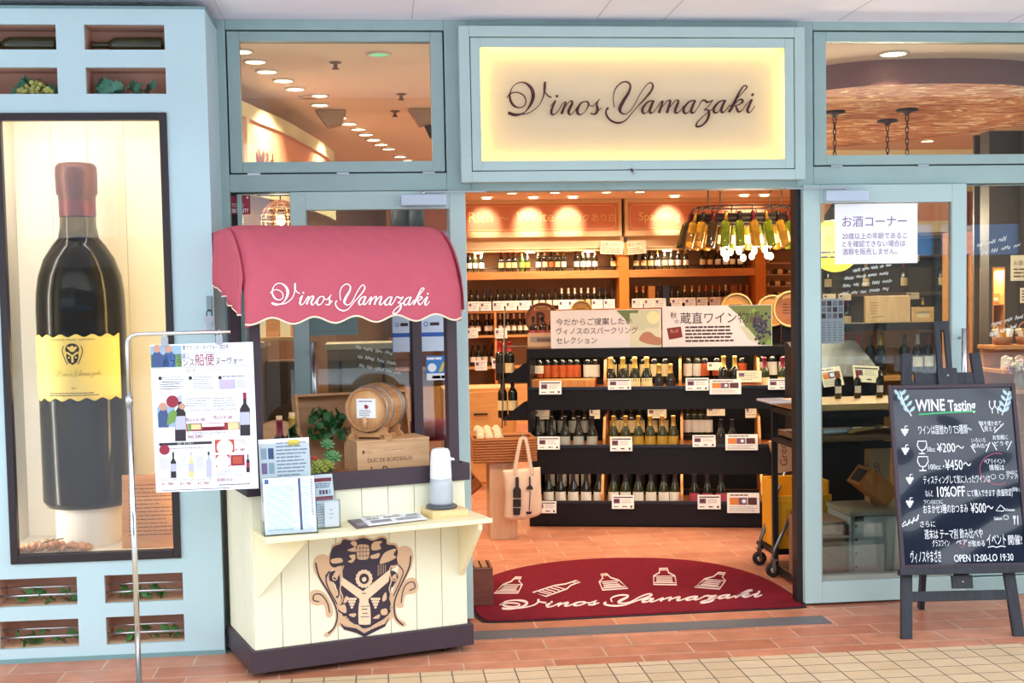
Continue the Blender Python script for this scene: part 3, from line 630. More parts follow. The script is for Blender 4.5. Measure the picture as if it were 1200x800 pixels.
# crest on the cart front, traced on the cabinet face
KC = Sheet(KM @ Matrix.Translation((0, .016, 0)))
def E(x, y): return KC.uv(360 + x / 6.154, 620 + y / 6.154)
def EP(l): return [E(*p) for p in l]
art = Art(lambda u, v, w: (u, .0155 - w, v), .001)
TAN, DRK, LGT = 0, 1, 2
k1 = KC.k(425, 680) / 6.154
outer = [(170,150),(180,110),(235,90),(260,60),(330,70),(405,45),(470,70),(530,45),(575,60),(585,95),(640,100),(665,150),(660,210),(655,260),(600,300),(612,360),(600,420),(615,480),(605,560),(640,590),(600,650),(560,680),(480,730),(412,775),(350,735),(270,715),(225,690),(215,650),(245,610),(205,560),(235,500),(225,440),(245,400),(230,340),(190,300),(160,250),(150,200)]
art.poly(EP(outer), TAN, 1, 3)
for sg, l in ((0, [(45,240),(60,200),(110,180),(160,200),(180,260),(175,330),(200,420),(240,520),(250,600),(235,660),(195,730),(150,775),(122,770),(130,745),(180,715),(205,650),(195,560),(150,470),(90,370),(50,300)]),
              (1, [(765,190),(750,140),(700,118),(655,140),(640,200),(660,270),(640,350),(620,440),(590,520),(580,600),(620,640),(650,680),(690,700),(712,690),(705,670),(660,640),(640,590),(650,510),(680,430),(720,340),(755,260)])):
    art.poly(EP(l), TAN, 1.2, 4)
art.poly(EP([(12,490),(25,450),(70,435),(120,455),(160,510),(185,580),(175,630),(140,630),(130,580),(115,545),(75,550),(30,535)]), TAN, .8, 4)
art.poly(EP([(798,400),(780,355),(735,350),(700,380),(675,430),(650,520),(645,560),(690,560),(700,500),(720,470),(765,465),(795,440)]), TAN, .8, 4)
art.poly(EP([(172,155),(195,120),(240,105),(262,72),(330,82),(405,60),(470,82),(530,60),(568,72),(575,108),(630,115),(652,160),(645,205),(650,250),(598,262),(540,270),(420,300),(330,262),(240,262),(190,275),(160,240)]), DRK, 2, 3)
art.poly(EP([(250,262),(330,262),(420,280),(540,255),(608,255),(598,330),(605,420),(590,500),(610,560),(580,620),(500,680),(410,715),(320,670),(230,600),(210,570),(245,510),(232,430),(248,390)]), DRK, 2.2, 2)
art.poly(EP([(160,310),(215,300),(235,350),(230,480),(205,490),(215,430),(190,380),(160,370)]), DRK, 2.1, 2); art.poly(EP([(600,300),(640,310),(655,350),(630,390),(610,420),(590,380)]), DRK, 2.1, 2)
art.line(EP([(262,262),(248,300),(252,370),(235,430),(255,500),(215,580),(250,615)]), 9 * k1, TAN, 3, 4); art.line(EP([(608,258),(592,300),(605,370),(590,430),(612,500),(600,570),(620,600)]), 9 * k1, TAN, 3, 4)
art.poly(EP([(245,340),(400,445),(598,285),(585,375),(440,500),(440,520),(375,520),(375,500),(245,400)]), LGT, 3.2)
art.poly(EP([(390,450),(422,450),(422,480),(438,520),(452,560),(456,670),(440,685),(385,685),(368,670),(368,560),(376,520),(390,480)]), LGT, 4, 2)
for y in (555, 630): art.line(EP([(384,y),(446,y-4)]), 4 * k1, DRK, 5)
art.line(EP([(392,460),(420,460)]), 6 * k1, DRK, 5); art.line(EP([(390,575),(430,573)]), 6 * k1, DRK, 5); art.line(EP([(395,605),(432,603)]), 5 * k1, DRK, 5)
art.poly(EP([(360,115),(400,108),(440,115),(446,165),(438,210),(400,218),(362,212),(355,165)]), TAN, 4, 2)
for y in (135, 160, 190): art.line(EP([(358,y),(444,y-2)]), 4 * k1, DRK, 5)
for x in (378, 400, 424): art.line(EP([(x,114),(x,212)]), 3 * k1, DRK, 5)
for i in range(14):
    a = 2 * PI * i / 14; u, v = E(408 + 48 * math.cos(a), 355 + 52 * math.sin(a)); art.disc(u, v, 15 * k1, LGT, 4, 8)
u, v = E(408, 355); art.disc(u, v, 34 * k1, DRK, 4.5, 14); art.disc(u, v - 4 * k1, 17 * k1, LGT, 5, 8)
for cx, cy in ((320, 500), (490, 500)):
    for r_ in range(4):
        for c in range(4 - r_): u, v = E(cx + (c - (3 - r_) / 2) * 17, cy + r_ * 20); art.disc(u, v, 10 * k1, LGT, 4, 8)
for l in ([(172,215),(240,205),(252,235),(180,245)], [(285,150),(350,160),(345,130),(310,100),(330,85),(352,90),(352,120)], [(470,150),(530,140),(520,110),(540,85),(480,90),(460,120)], [(290,230),(320,215),(300,190),(340,180),(345,210),(320,240)], [(455,190),(480,180),(520,170),(510,205),(460,210)],
          [(520,245),(545,180),(590,150),(640,140),(620,180),(640,200),(600,225),(560,240)], [(185,330),(225,280),(235,310),(210,350)], [(225,560),(270,540),(280,600),(240,590)], [(270,490),(290,480),(285,520),(260,530)], [(300,610),(350,605),(340,630),(310,625)], [(470,640),(520,610),(515,640)], [(540,490),(565,450),(570,500),(545,520)], [(530,580),(570,570),(575,610),(535,615)], [(200,440),(215,430),(222,470),(205,480)], [(610,340),(640,320),(635,360)]):
    art.poly(EP(l), TAN, 3.5, 3)
art.line(EP([(60,240),(85,340),(150,450),(205,560),(215,640),(190,710),(150,750)]), 10 * k1, DRK, 3, 4); art.line(EP([(130,340),(160,300),(135,350),(150,420),(215,540)]), 8 * k1, DRK, 3, 4)
art.line(EP([(745,190),(735,270),(690,370),(640,480),(625,560),(640,640),(690,690)]), 10 * k1, DRK, 3, 4); art.line(EP([(650,250),(690,300),(670,370),(620,480)]), 7 * k1, DRK, 3, 4)
art.line(EP([(85,520),(45,510),(50,470),(100,470),(145,530),(160,600)]), 7 * k1, DRK, 3, 4); art.line(EP([(735,440),(775,420),(765,380),(720,390),(690,440),(675,530)]), 7 * k1, DRK, 3, 4)
for cx, cy in ((195, 345), (625, 350), (275, 640)): art.line(EP([(cx+20*math.cos(a)*(1-a/9), cy+24*math.sin(a)*(1-a/9)) for a in [i*.7 for i in range(10)]]), 8 * k1, TAN, 4, 2)
for i in range(5): u, v = E(510 + i * 13, 300); art.line(EP([(510 + i * 13, 255 - i), (510 + i * 13, 335 - i * 6)]), 3 * k1, TAN, 3)
art.poly(EP([(232,670),(270,700),(350,712),(410,748),(470,715),(560,680),(590,630),(580,660),(560,700),(470,745),(412,775),(350,745),(265,722)]), DRK, 2.5)
art.line(EP([(225,665),(290,690),(360,690),(412,730),(480,690),(560,645),(590,625)]), 9 * k1, TAN, 3.5, 3)
for i in range(5): u, v = E(445 + i * 25, 722 - i * 11); art.disc(u, v, 6 * k1, LGT, 4, 5)
cr = art.build('crest', [mat('crest_tan', (216, 178, 142), .6), mat('crest_plum', (52, 38, 54), .6), mat('crest_cream', (238, 206, 172), .6)], ct); cr['label'] = 'tan and dark plum crest with casks, scrolls and bottle'

# ------------------------------------------------------------------ things on the cart
def kuv(px, py, v): q = Sheet(KM @ Matrix.Translation((0, v, 0))).uv(px, py); return q
M_CRATE = wood('crate_wood', (206, 158, 112), (222, 178, 132), .6, 4, (1, 8, 8)); M_CRATE2 = wood('crate_wood_dark', (176, 126, 82), (196, 146, 100), .6, 4, (1, 8, 8))
# printed wine crate
u0, zt = kuv(418, 517, .15); u1, _ = kuv(503, 512, .15)
t = thing('wine_crate', 'closed wooden wine crate with stamped lettering under the small cask', 'crate', K(u0, .15, .808), KA)
w, d, hh = u1 - u0, .205, zt - .808
mb = MB(); mb.box(0, w, 0, d, 0, hh - .01); mb.build('box', M_CRATE, t, bevel=.002)
mb = MB(); mb.box(-.001, w + .001, -.001, d + .001, hh - .01, hh); mb.build('lid', M_CRATE, t, bevel=.0015)
art = Art(); br = mat('stamp_brown', (120, 78, 50), .7)
art.text(.025, hh * .66, .022, '■ 12 x', 0, 1, bold=.01, width=.045); art.text(w * .36, hh * .70, .018, '~~~', 0, 1, width=w * .28); art.text(w * .14, hh * .43, .026, 'DUC DE BORDEAUX', 0, 1, width=w * .62, bold=.01); art.text(w * .18, hh * .1, .055, 'LaRose', 0, 1, width=w * .5, bold=.01)
art.build('stamp', br, t)
# cask on its cradle
cc = thing('wine_cask', 'small oak cask with white label on a wooden cradle atop the crate', 'cask', K(u0 + .5 * w - .045, .15 + .115, zt), -R(22))
cz = .138
mb = MB(); mb.M = Matrix.Translation((0, -.115, cz)) @ Matrix.Rotation(R(-90), 4, 'X'); Rr, Lc = .103, .25
pf = [(Rr * .86, .012), (Rr * .9, .0), (Rr * .965, .0)] + [(Rr * (.965 + .14 * math.sin(PI * i / 10)), Lc * i / 10) for i in range(11)] + [(Rr * .9, Lc), (0, Lc - .01)]
mb.lathe(pf, 32); 
mb.build('staves', wood('oak_staves', (172, 116, 70), (196, 140, 90), .5, 5, (10, 1, 10)), cc)
mb = MB(); mb.M = Matrix.Translation((0, -.115, cz)) @ Matrix.Rotation(R(-90), 4, 'X'); mb.lathe([(0, .010), (Rr * .87, .010), (Rr * .87, .016), (0, .016)], 32); mb.build('head', wood('oak_head', (214, 160, 106), (228, 178, 124), .5, 4, (8, 1, 1)), cc)
for zz in (.004, .05, .165, .21):
    r_ = Rr * (.965 + .14 * math.sin(PI * (zz + .009) / Lc)) + .0018
    mb = MB(); mb.M = Matrix.Translation((0, -.115, cz)) @ Matrix.Rotation(R(-90), 4, 'X'); mb.lathe([(r_ - .002, zz), (r_, zz), (r_ * 1.004, zz + .018), (r_ - .002, zz + .018)], 32); mb.build('hoop', mat('hoop_steel', (176, 168, 160), .35, metal=.9), cc)
mb = MB(); mb.box(-.048, .044, -.1085, -.1055, cz - .038, cz + .050); p_ = mb.build('label', M_WHITE, cc)
art = Art(lambda u, v, w: (u, -.109 - w, v)); art.fine(-.036, cz + .032, .034, cz + .044, 1, 0, 1, .5, .1); art.poly([(-.01, cz + .02), (0, cz + .024), (.012, cz + .014), (.004, cz + .003), (-.008, cz + .006)], 1, 1); art.fine(-.034, cz - .03, .03, cz + .0, 4, 0, 1, .4, .3); art.build('printing', [M_GREYINK, M_RED], cc)
mb = MB(); mb.tube([(0, -.106, cz - .055), (0, -.135, cz - .055)], .008, 10); mb.tube([(0, -.135, cz - .045), (0, -.135, cz - .073)], .008, 10); mb.ball((0, -.135, cz - .04), .010, 10); mb.build('tap', M_CRATE, cc)
mb = MB()
for y in (-.085, .065): mb.prism([(-.105, .0), (-.105, .012), (-.085, .03), (-.09, .052), (-.068, .06), (-.04, .036), (0, .027), (.04, .036), (.068, .06), (.09, .052), (.085, .03), (.105, .012), (.105, 0), (.065, 0), (.055, .01), (-.055, .01), (-.065, 0)], y, y + .022, 'y')
mb.box(-.075, -.055, -.085, .087, .0, .022); mb.box(.055, .075, -.085, .087, .0, .022)
mb.build('cradle', wood('cradle_wood', (186, 132, 82), (206, 152, 100), .55), cc)
# open crate leaning behind
a0, zt2 = kuv(346, 464, .40); a1, _ = kuv(478, 458, .40)
t = thing('wine_crate', 'open shallow wine crate tipped up behind the ivy on the cart', 'crate', K(a0 + .012, .37, .81), KA, rot=(R(-12), 0, KA))
w, hh = a1 - a0, zt2 - .81 + .012; M0 = MB()
M0.box(0, w, .07, .08, 0, hh); M0.box(0, w, 0, .07, hh - .012, hh); M0.box(0, w, 0, .07, 0, .012); M0.box(0, .012, 0, .07, .012, hh - .012); M0.box(w - .012, w, 0, .07, .012, hh - .012)
M0.build('box', M_CRATE2, t, bevel=.0015)
art = Art(lambda u, v, w_: (u, .069 - w_, v)); art.text(.10, hh * .55, .034, 'Revelation du', 0, 1, width=.26); art.build('stamp', mat('stamp_dark', (62, 44, 34), .7), t)
# ivy on the open crate
for k, (px, py, ex, ez, n) in enumerate(((376, 496, .035, .10, 16), (398, 492, .03, .09, 14), (384, 508, .05, .05, 10))):
    pass
q = kuv(384, 512, .34)
leaves('ivy_sprig', 'dark green ivy sprig hanging across the open wine crate', 'ivy', K(q[0], .335, q[1]), (.075, .02, .13), 46, .046, M_LEAFD, None, (R(80), 0), .8)
# succulents
q = kuv(385, 552, .08)
t = thing('succulent_basket', 'wicker basket of succulents on the cart beside the printed crate', 'plant', K(q[0] + .01, .10, .808), KA)
mb = MB(); mb.lathe([(0, 0), (.07, 0), (.085, .05), (.09, .058), (.08, .058), (.075, .05), (0, .048)], 28, sy=.62); 
for i in range(5): mb.tube([((.074 + i * .0035) * math.cos(a), (.074 + i * .0035) * math.sin(a) * .62, .006 + i * .011) for a in [2 * PI * j / 24 for j in range(24)]], .004, 6, closed=True)
mb.build('basket', mat('wicker', (150, 92, 52), .6, noise=.3, nscale=60), t)
def rosette(mb, c, s, rings=4, n=7):
    for r_ in range(rings):
        for i in range(n):
            a = 2 * PI * (i + .5 * r_) / n; tl = R(15 + 22 * r_)
            M0 = mb.M; mb.M = M0 @ Matrix.Translation(Vector(c)) @ Matrix.Rotation(a, 4, 'Z') @ Matrix.Rotation(-tl, 4, 'Y') @ Matrix.Translation((s * (.62 - .1 * r_), 0, 0)); mb.ball((0, 0, 0), s * .5, 8, 0, (1, .55, .28)); mb.M = M0
for (x, y, z, s, m) in ((-.06, -.03, .075, .045, mat('succulent_lime', (150, 158, 70), .5)), (-.10, -.035, .06, .04, MATS['succulent_lime']), (.01, -.01, .115, .042, mat('succulent_green', (92, 140, 88), .5)), (-.005, .01, .17, .034, MATS['succulent_green']), (-.065, .0, .11, .02, mat('succulent_red', (190, 80, 60), .5)), (-.02, -.03, .085, .035, MATS['succulent_lime'])):
    mb = MB(); mb.M = Matrix.Translation((x, y, z)) @ Matrix.Rotation(R(35), 4, 'X'); rosette(mb, (0, 0, 0), s); mb.M = Matrix(); mb.tube([(x, y, z), (x * .7, y * .5, .05)], .006, 6); mb.build('succulent', m, t)
# two bottles behind the brochures, half-round wooden board, acrylic plate
def bottle(loc, prof, glassm, capm, labm, label, group=None, rz=0, s=1.0, lz=(.06, .135), cz=.225, rot=None, name='wine_bottle', bare=False):
    key = (id(prof), glassm.name, capm.name if capm else 0, labm.name if labm else 0, lz, cz)
    o = bpy.data.objects.new(name, None); C.objects.link(o); o.empty_display_size = .05
    if key not in BOT:
        mb = MB(); mb.lathe(prof, 14); g_ = mb.build('glass', glassm, o); hs = [g_]
        if capm: mb = MB(); mb.lathe([(radius(prof, cz) + .0006, cz)] + [(r + .0008, z) for r, z in prof if z > cz and r > 0] + [(0, prof[-1][1] + .0008)], 14); hs.append(mb.build('capsule', capm, o))
        if labm: mb = MB(); mb.lathe([(radius(prof, z) + .0007, z) for z in (lz[0], (lz[0] + lz[1]) / 2, lz[1])], 10, a0=-PI / 2 - 1.25, a1=-PI / 2 + 1.25); hs.append(mb.build('label', labm, o))
        BOT[key] = hs
    else:
        for h in BOT[key]: c = h.copy(); C.objects.link(c); c.parent = o
    o.location = loc; o.rotation_euler = rot if rot is not None else (0, 0, rz); o.scale = (s, s, s)
    return tag(o, label, 'bottle', group)
BOT = {}
M_CAPR = mat('wine_red_foil', (126, 36, 52), .35, metal=.3); M_CAPG = mat('gold_foil', (206, 170, 84), .3, metal=.7); M_CAPW = mat('white_foil', (238, 226, 206), .4); M_CAPK = mat('black_foil', (30, 28, 30), .35); M_CAPRED = mat('bright_red_foil', (186, 36, 40), .35); M_CAPO = mat('copper_foil', (200, 120, 66), .35, metal=.4); M_CAPBL = mat('navy_foil', (40, 44, 70), .35)
M_LABW = mat('white_label', (246, 240, 228), .6); M_LABC = mat('cream_label', (236, 214, 160), .6); M_LABO = mat('orange_label', (214, 98, 44), .6); M_LABS = mat('silver_label', (186, 188, 180), .45, metal=.3); M_LABP = mat('pink_label', (190, 78, 100), .6); M_LABG = mat('gold_label', (206, 166, 70), .4, metal=.4); M_LABGR = mat('pale_green_label', (166, 190, 150), .6); M_LABK = mat('black_label', (36, 34, 36), .5); M_LABLG = mat('lime_label', (150, 190, 80), .6)
for (px, py, capm, lab) in ((327, 487, M_CAPR, 'wine bottle with dark red neck foil behind the brochures on the cart'), (342, 483, M_CAPG, 'wine bottle with gold neck foil behind the brochures on the cart')):
    u, z = kuv(px, py, .20); b = bottle(K(u, .20, .808), BORD, M_BOTDK, capm, M_LABC, lab, rz=KA, s=(z - .808) / .318)
    mb = MB(); mb.lathe([(.0135, .298), (.0145, .30), (.0145, .317), (.013, .318), (0, .318)], 12); mb.build('cork', mat('cork', (216, 180, 130), .8, noise=.2, nscale=90), b)
u, z = kuv(328, 497, .36); t = thing('cask_head', 'round wooden cask head leaning behind the two bottles on the cart', 'cask head', K(u, .40, .81), KA, rot=(R(-10), 0, KA))
mb = MB(); mb.M = Matrix.Translation((0, 0, (z - .8) / 2)) @ Matrix.Rotation(R(90), 4, 'X'); mb.lathe([(0, 0), ((z - .8) / 2, 0), ((z - .8) / 2, .018), (0, .018)], 32, smooth=False); mb.build('board', M_CRATE2, t)
mb = MB(); mb.M = Matrix.Translation((0, 0, (z - .8) / 2)) @ Matrix.Rotation(R(90), 4, 'X'); mb.lathe([((z - .8) / 2, -.002), ((z - .8) / 2 + .006, -.002), ((z - .8) / 2 + .006, .02), ((z - .8) / 2, .02)], 32); mb.build('rim', mat('rim_wood', (176, 120, 70), .5), t)
u, z = kuv(350, 497, .16); t = thing('acrylic_plate', 'clear acrylic plate leaning between bottles and succulents on the cart', 'plate', K(u, .16, .808), KA, rot=(R(-4), R(-9), KA + R(60)))
mb = MB(); mb.box(-.06, .06, 0, .004, 0, z - .81); mb.build('sheet', glass('acrylic', (214, 236, 240), 2.2, .05, .12), t); mb = MB(); mb.box(-.064, -.06, -.001, .005, 0, z - .81); mb.build('edge', M_STEEL, t)
# brochure holders
M_ACR = glass('clear_acrylic', (250, 254, 255), .8, .02, .01)
def brochure(mb_art, w, h_, kind):
    a = mb_art
    if kind == 0:
        a.fine(w * .34, h_ * .5, w * .97, h_ * .97, 12, 0, 1, .35, .3)
        for i in range(2):
            for j in range(2): a.rect(w * (.04 + .14 * i), h_ * (.78 - .16 * j), w * (.15 + .14 * i), h_ * (.9 - .16 * j), (1, 2, 3, 1)[i * 2 + j], 1)
        a.text(w * .25, h_ * .40, .05, '祭', 0, 1, bold=.02, rot=R(0)); a.fine(w * .5, h_ * .40, w * .95, h_ * .48, 2, 2, 1)
        a.rect(w * .58, h_ * .92, w * .8, h_ * .98, 4, 2)
    elif kind == 1:
        a.rect(w * .03, h_ * .90, w * .11, h_ * .98, 3, 1); a.fine(w * .14, h_ * .90, w * .62, h_ * .98, 3, 1, 1)
        a.fine(w * .05, h_ * .06, w * .64, h_ * .86, 24, 5, 1, .4, .2); a.rect(w * .68, h_ * .05, w * .73, h_ * .98, 3, 1); a.fine(w * .76, h_ * .1, w * .9, h_ * .95, 24, 5, 1, .35, .3); a.fine(w * .92, h_ * .3, w * .97, h_ * .95, 30, 3, 1, .5, .1)
    else:
        a.rect(w * .08, h_ * .86, w * .94, h_ * .93, 6, 1); a.fine(w * .15, h_ * .74, w * .9, h_ * .84, 3, 3, 1)
        for i in range(4): a.rect(w * (.3 + .15 * i), h_ * .62, w * (.41 + .15 * i), h_ * .70, (3, 6, 3, 1)[i], 1)
        a.rect(w * .08, h_ * .5, w * .94, h_ * .58, 6, 1); a.fine(w * .1, h_ * .06, w * .45, h_ * .46, 8, 1, 1)
BRM = [mat('soft_ink', (150, 152, 176), .7), mat('cool_grey_ink', (176, 192, 208), .7), mat('mauve_ink', (150, 120, 160), .7), mat('slate_ink', (70, 96, 140), .7), M_YELLINK, mat('aqua_ink', (130, 190, 206), .7), M_RED]
u0, z0 = kuv(309, 622, -.16); u1, _ = kuv(371, 614, -.16)
t = thing('brochure_holder', 'large two tier clear acrylic brochure holder at the left end of the counter', 'brochure holder', K(u0, -.16, .648), KA - R(6), rot=(0, 0, KA - R(6)))
w = (u1 - u0); hl = kuv(305, 561, -.14)[1] - .648; hu = kuv(305, 521, -.09)[1] - .648
mb = MB(); mb.box(0, w, 0, .10, 0, .004); mb.bar((w / 2, .0, .002), (w / 2, .04, hl), w, .004, up=(0, 1, 0)); mb.bar((w / 2, .05, .002), (w / 2, .10, hu), w, .004, up=(0, 1, 0)); mb.box(0, .003, .0, .10, 0, .06); mb.box(w - .003, w, 0, .10, 0, .06); mb.box(0, w, -.014, -.011, 0, .03); mb.box(0, w, -.014, 0, 0, .003)
mb.build('stand', M_ACR, t)
def folded(name, label, parent_loc, rzz, lean, w, h_, kind, group=None):
    o = thing(name, label, 'brochure', parent_loc, rot=(lean, 0, rzz), group=group)
    mb = MB(); mb.box(0, w, 0, .004, 0, h_); mb.build('paper', M_WHITE, o); a = Art(); brochure(a, w, h_, kind); a.build('printing', BRM, o); return o
Tm = Matrix.Translation(K(u0, -.16, .648)) @ Matrix.Rotation(KA - R(6), 4, 'Z')
folded('brochure', 'white festival brochures in the upper tier of the large acrylic holder', Tm @ Vector((.002, .042, .012)), KA - R(6), R(-11), w - .012, hu + .012, 0)
folded('brochure', 'pale blue tinted order sheet in the lower tier of the large acrylic holder', Tm @ Vector((.006, -.0105, .006)), KA - R(6), R(-11), w - .012, hl - .004, 1)
u0, z0 = kuv(371, 614, -.12); u1, _ = kuv(399, 610, -.12)
t = thing('brochure_holder', 'small clear acrylic leaflet holder beside the large brochure holder', 'brochure holder', K(u0, -.12, .648), KA)
w = u1 - u0; hs = kuv(380, 553, -.1)[1] - .648
mb = MB(); mb.box(0, w, 0, .07, 0, .004); mb.bar((w / 2, .03, .0), (w / 2, .06, hs), w, .003, up=(0, 1, 0)); mb.box(0, w, -.004, -.001, 0, hs * .55); mb.box(0, .003, 0, .05, 0, hs * .5); mb.box(w - .003, w, 0, .05, 0, hs * .5); mb.build('stand', M_ACR, t)
folded('leaflet', 'leaflet with dark red bars in the small acrylic holder', K(u0, -.12, .648) + Matrix.Rotation(KA, 3, 'Z') @ Vector((.004, .022, .005)), KA, R(-14), w - .014, hs - .015, 2)
o = thing('business_card', 'plain white card standing in front of the dark red leaflet', 'card', K(u0 + w * .34, -.1225, .656), KA); mb = MB(); mb.box(0, w * .6, 0, .002, 0, hs * .45); mb.build('card', M_WHITE, o); a = Art(); a.fine(w * .2, hs * .12, w * .4, hs * .34, 3, 0, 1, .15, .5); a.build('printing', M_GREYINK, o)
# newspapers
CT = Sheet(Matrix.Translation((0, 0, .648)) @ Matrix.Rotation(R(90), 4, 'X'))
def ctop(px, py): p = fl(px, py, .648); q = KM.inverted() @ p; return (q.x, q.y)
P = [ctop(402, 618), ctop(424, 620), ctop(500, 608), ctop(492, 600), ctop(408, 607)]
for k, (l, lb_, z) in enumerate((([ctop(403, 607), ctop(418, 620), ctop(470, 613), ctop(440, 603)], 'folded dark printed newspaper under the lighter one on the counter', .649), ([ctop(420, 608), ctop(432, 618), ctop(501, 610), ctop(488, 600)], 'folded newspaper with dark headlines lying on top on the counter', .655))):
    c = sum((Vector((*p, 0)) for p in l), Vector()) / 4; t = thing('newspaper', lb_, 'newspaper', K(c.x, c.y, z), KA)
    mb = MB(); L4 = [(p[0] - c.x, p[1] - c.y) for p in l]
    for j in range(3): mb.prism([(x * (1 - .02 * j), y * (1 - .02 * j)) for x, y in L4], j * .002, j * .002 + .0016, 'z', 1 if (k == 0) else 0)
    mb.build('pages', [M_WHITE, mat('newsprint_grey', (120, 104, 104), .7)], t)
    def on(u, v, w, L4=L4): 
        a, b, c_, d = [Vector((*p, 0)) for p in L4]; q = b + (c_ - b) * u + ((a + (d - a) * u) - (b + (c_ - b) * u)) * v; return (q.x, q.y, .0059 + w)
    a = Art(on)
    for (u, v, u2, v2, m) in ((.05, .75, .5, .92, 0), (.55, .72, .95, .92, 0), (.05, .45, .3, .66, 1), (.35, .5, .7, .62, 0), (.72, .4, .95, .62, 1)): a.fine(u, v, u2, v2, 3, m, 1, .6, .2)
    a.rect(.08, .1, .42, .36, 1, 1); a.fine(.5, .08, .95, .34, 5, 1, 1); a.build('printing', [M_INK, M_GREYINK], t)
# water bottle on its wooden block
p = ctop(521, 604); t = thing('wooden_block', 'pale wooden block under the white water dispenser', 'block', K(p[0], p[1], .648), KA)
mb = MB(); mb.box(-.085, .085, -.075, .075, 0, .035); mb.build('block', wood('pale_pine', (226, 190, 130), (238, 208, 152), .5), t, bevel=.002)
t = thing('water_dispenser', 'white pump bottle with frosted body and grey base on the wooden block', 'dispenser', K(p[0] - .01, p[1] + .01, .683), KA)
zt = kuv(517, 525, p[1])[1] - .683
mb = MB(); mb.lathe([(0, 0), (.066, 0), (.07, .004), (.07, .012), (.062, .016), (.055, .018), (0, .018)], 28, sy=1); mb.build('base', mat('slate_plastic', (78, 84, 92), .4), t)
mb = MB(); mb.lathe([(0, .018), (.05, .018), (.053, .03), (.052, .10), (.047, .14), (.046, zt * .52)], 28)
mb.build('body', mat('frosted_body', (206, 214, 220), .35, trans=.25), t)
mb = MB(); mb.lathe([(.048, zt * .5), (.049, zt * .52), (.046, zt * .8), (.043, zt * .93), (.036, zt * .985), (.02, zt), (0, zt)], 28); mb.build('cap', mat('white_plastic', (246, 248, 250), .35), t)
mb = MB(); mb.prism([(.03, zt * .86), (.062, zt * .82), (.064, zt * .78), (.05, zt * .79), (.03, zt * .76)], -.012, .012, 'y'); mb.build('spout', MATS['white_plastic'], t, bevel=.002)

# ------------------------------------------------------------------ poster on its stand
PY = -.97
b0 = at(156, 600, PY); ptop = at(153, 398, PY); a1 = at(270, 388.5, PY)
t = thing('poster_stand', 'thin chrome poster stand with a bent top arm before the display case', 'poster stand', (b0.x, PY, 0))
mb = MB(); mb.lathe([(0, 0), (.15, 0), (.15, .006), (.02, .014), (0, .014)], 32); mb.build('base', M_STEEL, t)
zc_ = at(154, 470, PY).z
mb = MB(); mb.tube([(0, 0, .01), (0, 0, zc_)], .0115, 12); mb.build('pole', M_CHROME, t)
mb = MB(); mb.lathe([(.0, zc_ - .02), (.0145, zc_ - .02), (.0155, zc_ + .02), (.0, zc_ + .024)], 14); mb.build('collar', M_STEEL, t)
x1 = a1.x - b0.x; dz = ptop.z
mb = MB(); mb.tube([(0, 0, zc_), (0, 0, dz - .02), (.004, 0, dz), (.018, 0, dz + .016), (.045, 0, dz + .022), (x1, 0, a1.z)], .008, 10); mb.build('arm', M_CHROME, t)
for px in (193, 257):
    q = at(px, 399, PY); zz = dz + .022 + (a1.z - dz - .022) * (q.x - b0.x) / x1
    mb = MB(); mb.tube([(q.x - b0.x + .010 * math.cos(a), 0, zz - .004 + .012 * math.sin(a)) for a in [2 * PI * i / 12 for i in range(12)]], .003, 6, closed=True); mb.box(q.x - b0.x - .014, q.x - b0.x + .014, -.007, .004, zz - .05, zz - .014); mb.build('clip', M_STEEL, t)
tl, tr, br_, bl = (at(*p, PY) for p in ((179, 404), (299, 400.5), (303, 572), (183, 577)))
t = thing('wine_poster', 'white wine advertising poster with bottle pictures hanging from the chrome stand', 'poster', (bl.x, PY, bl.z), rot=(0, -math.atan2(br_.z - bl.z, br_.x - bl.x), 0))
w, h_ = (br_ - bl).length, (tl - bl).length
sh = (tl.x - bl.x) + (tl.z - bl.z) * 0
mb = MB(); mb.box(0, w, 0, .002, 0, h_); mb.build('sheet', mat('poster_paper', (240, 240, 250), .45), t)
S = Sheet(t.matrix_basis.copy()); a = Art(); 
def pu(x, y): # poster print measured in a 605 x 800 drawing
    sx = (x - 36 - (y - 35) * .026) / 528.0; sy = 1 - (y - 36 + (x - 36) * .02) / 742.0; return (max(0.002, min(.998, sx)) * w, max(.002, min(.998, sy)) * h_)
def prect(x0, y0, x1, y1, m, layer=1): u0, v0 = pu(x0, y1); u1, v1 = pu(x1, y0); a.rect(u0, v0, u1, v1, m, layer)
def pfine(x0, y0, x1, y1, rows, m, fill=.45, rag=.25): u0, v0 = pu(x0, y1); u1, v1 = pu(x1, y0); a.fine(u0, v0, u1, v1, rows, m, 1, fill, rag)
def ptext(x, y, s, tx, m, x2=None, bold=0, layer=2): u, v = pu(x, y); a.text(u, v, s, tx, m, layer, width=(pu(x2, y)[0] - u) if x2 else None, bold=bold)
def pbottle(x, y0, y1, wd, m, lab, cap):
    H_ = y1 - y0; l = [(x - wd / 2, y1), (x + wd / 2, y1), (x + wd / 2, y0 + H_ * .38), (x + wd * .16, y0 + H_ * .25), (x + wd * .16, y0), (x - wd * .16, y0), (x - wd * .16, y0 + H_ * .25), (x - wd / 2, y0 + H_ * .38)]
    a.poly([pu(*p) for p in l], m, 2); prect(x - wd * .46, y0 + H_ * .45, x + wd * .46, y0 + H_ * .75, lab, 3); prect(x - wd * .16, y0, x + wd * .16, y0 + H_ * .14, cap, 3)
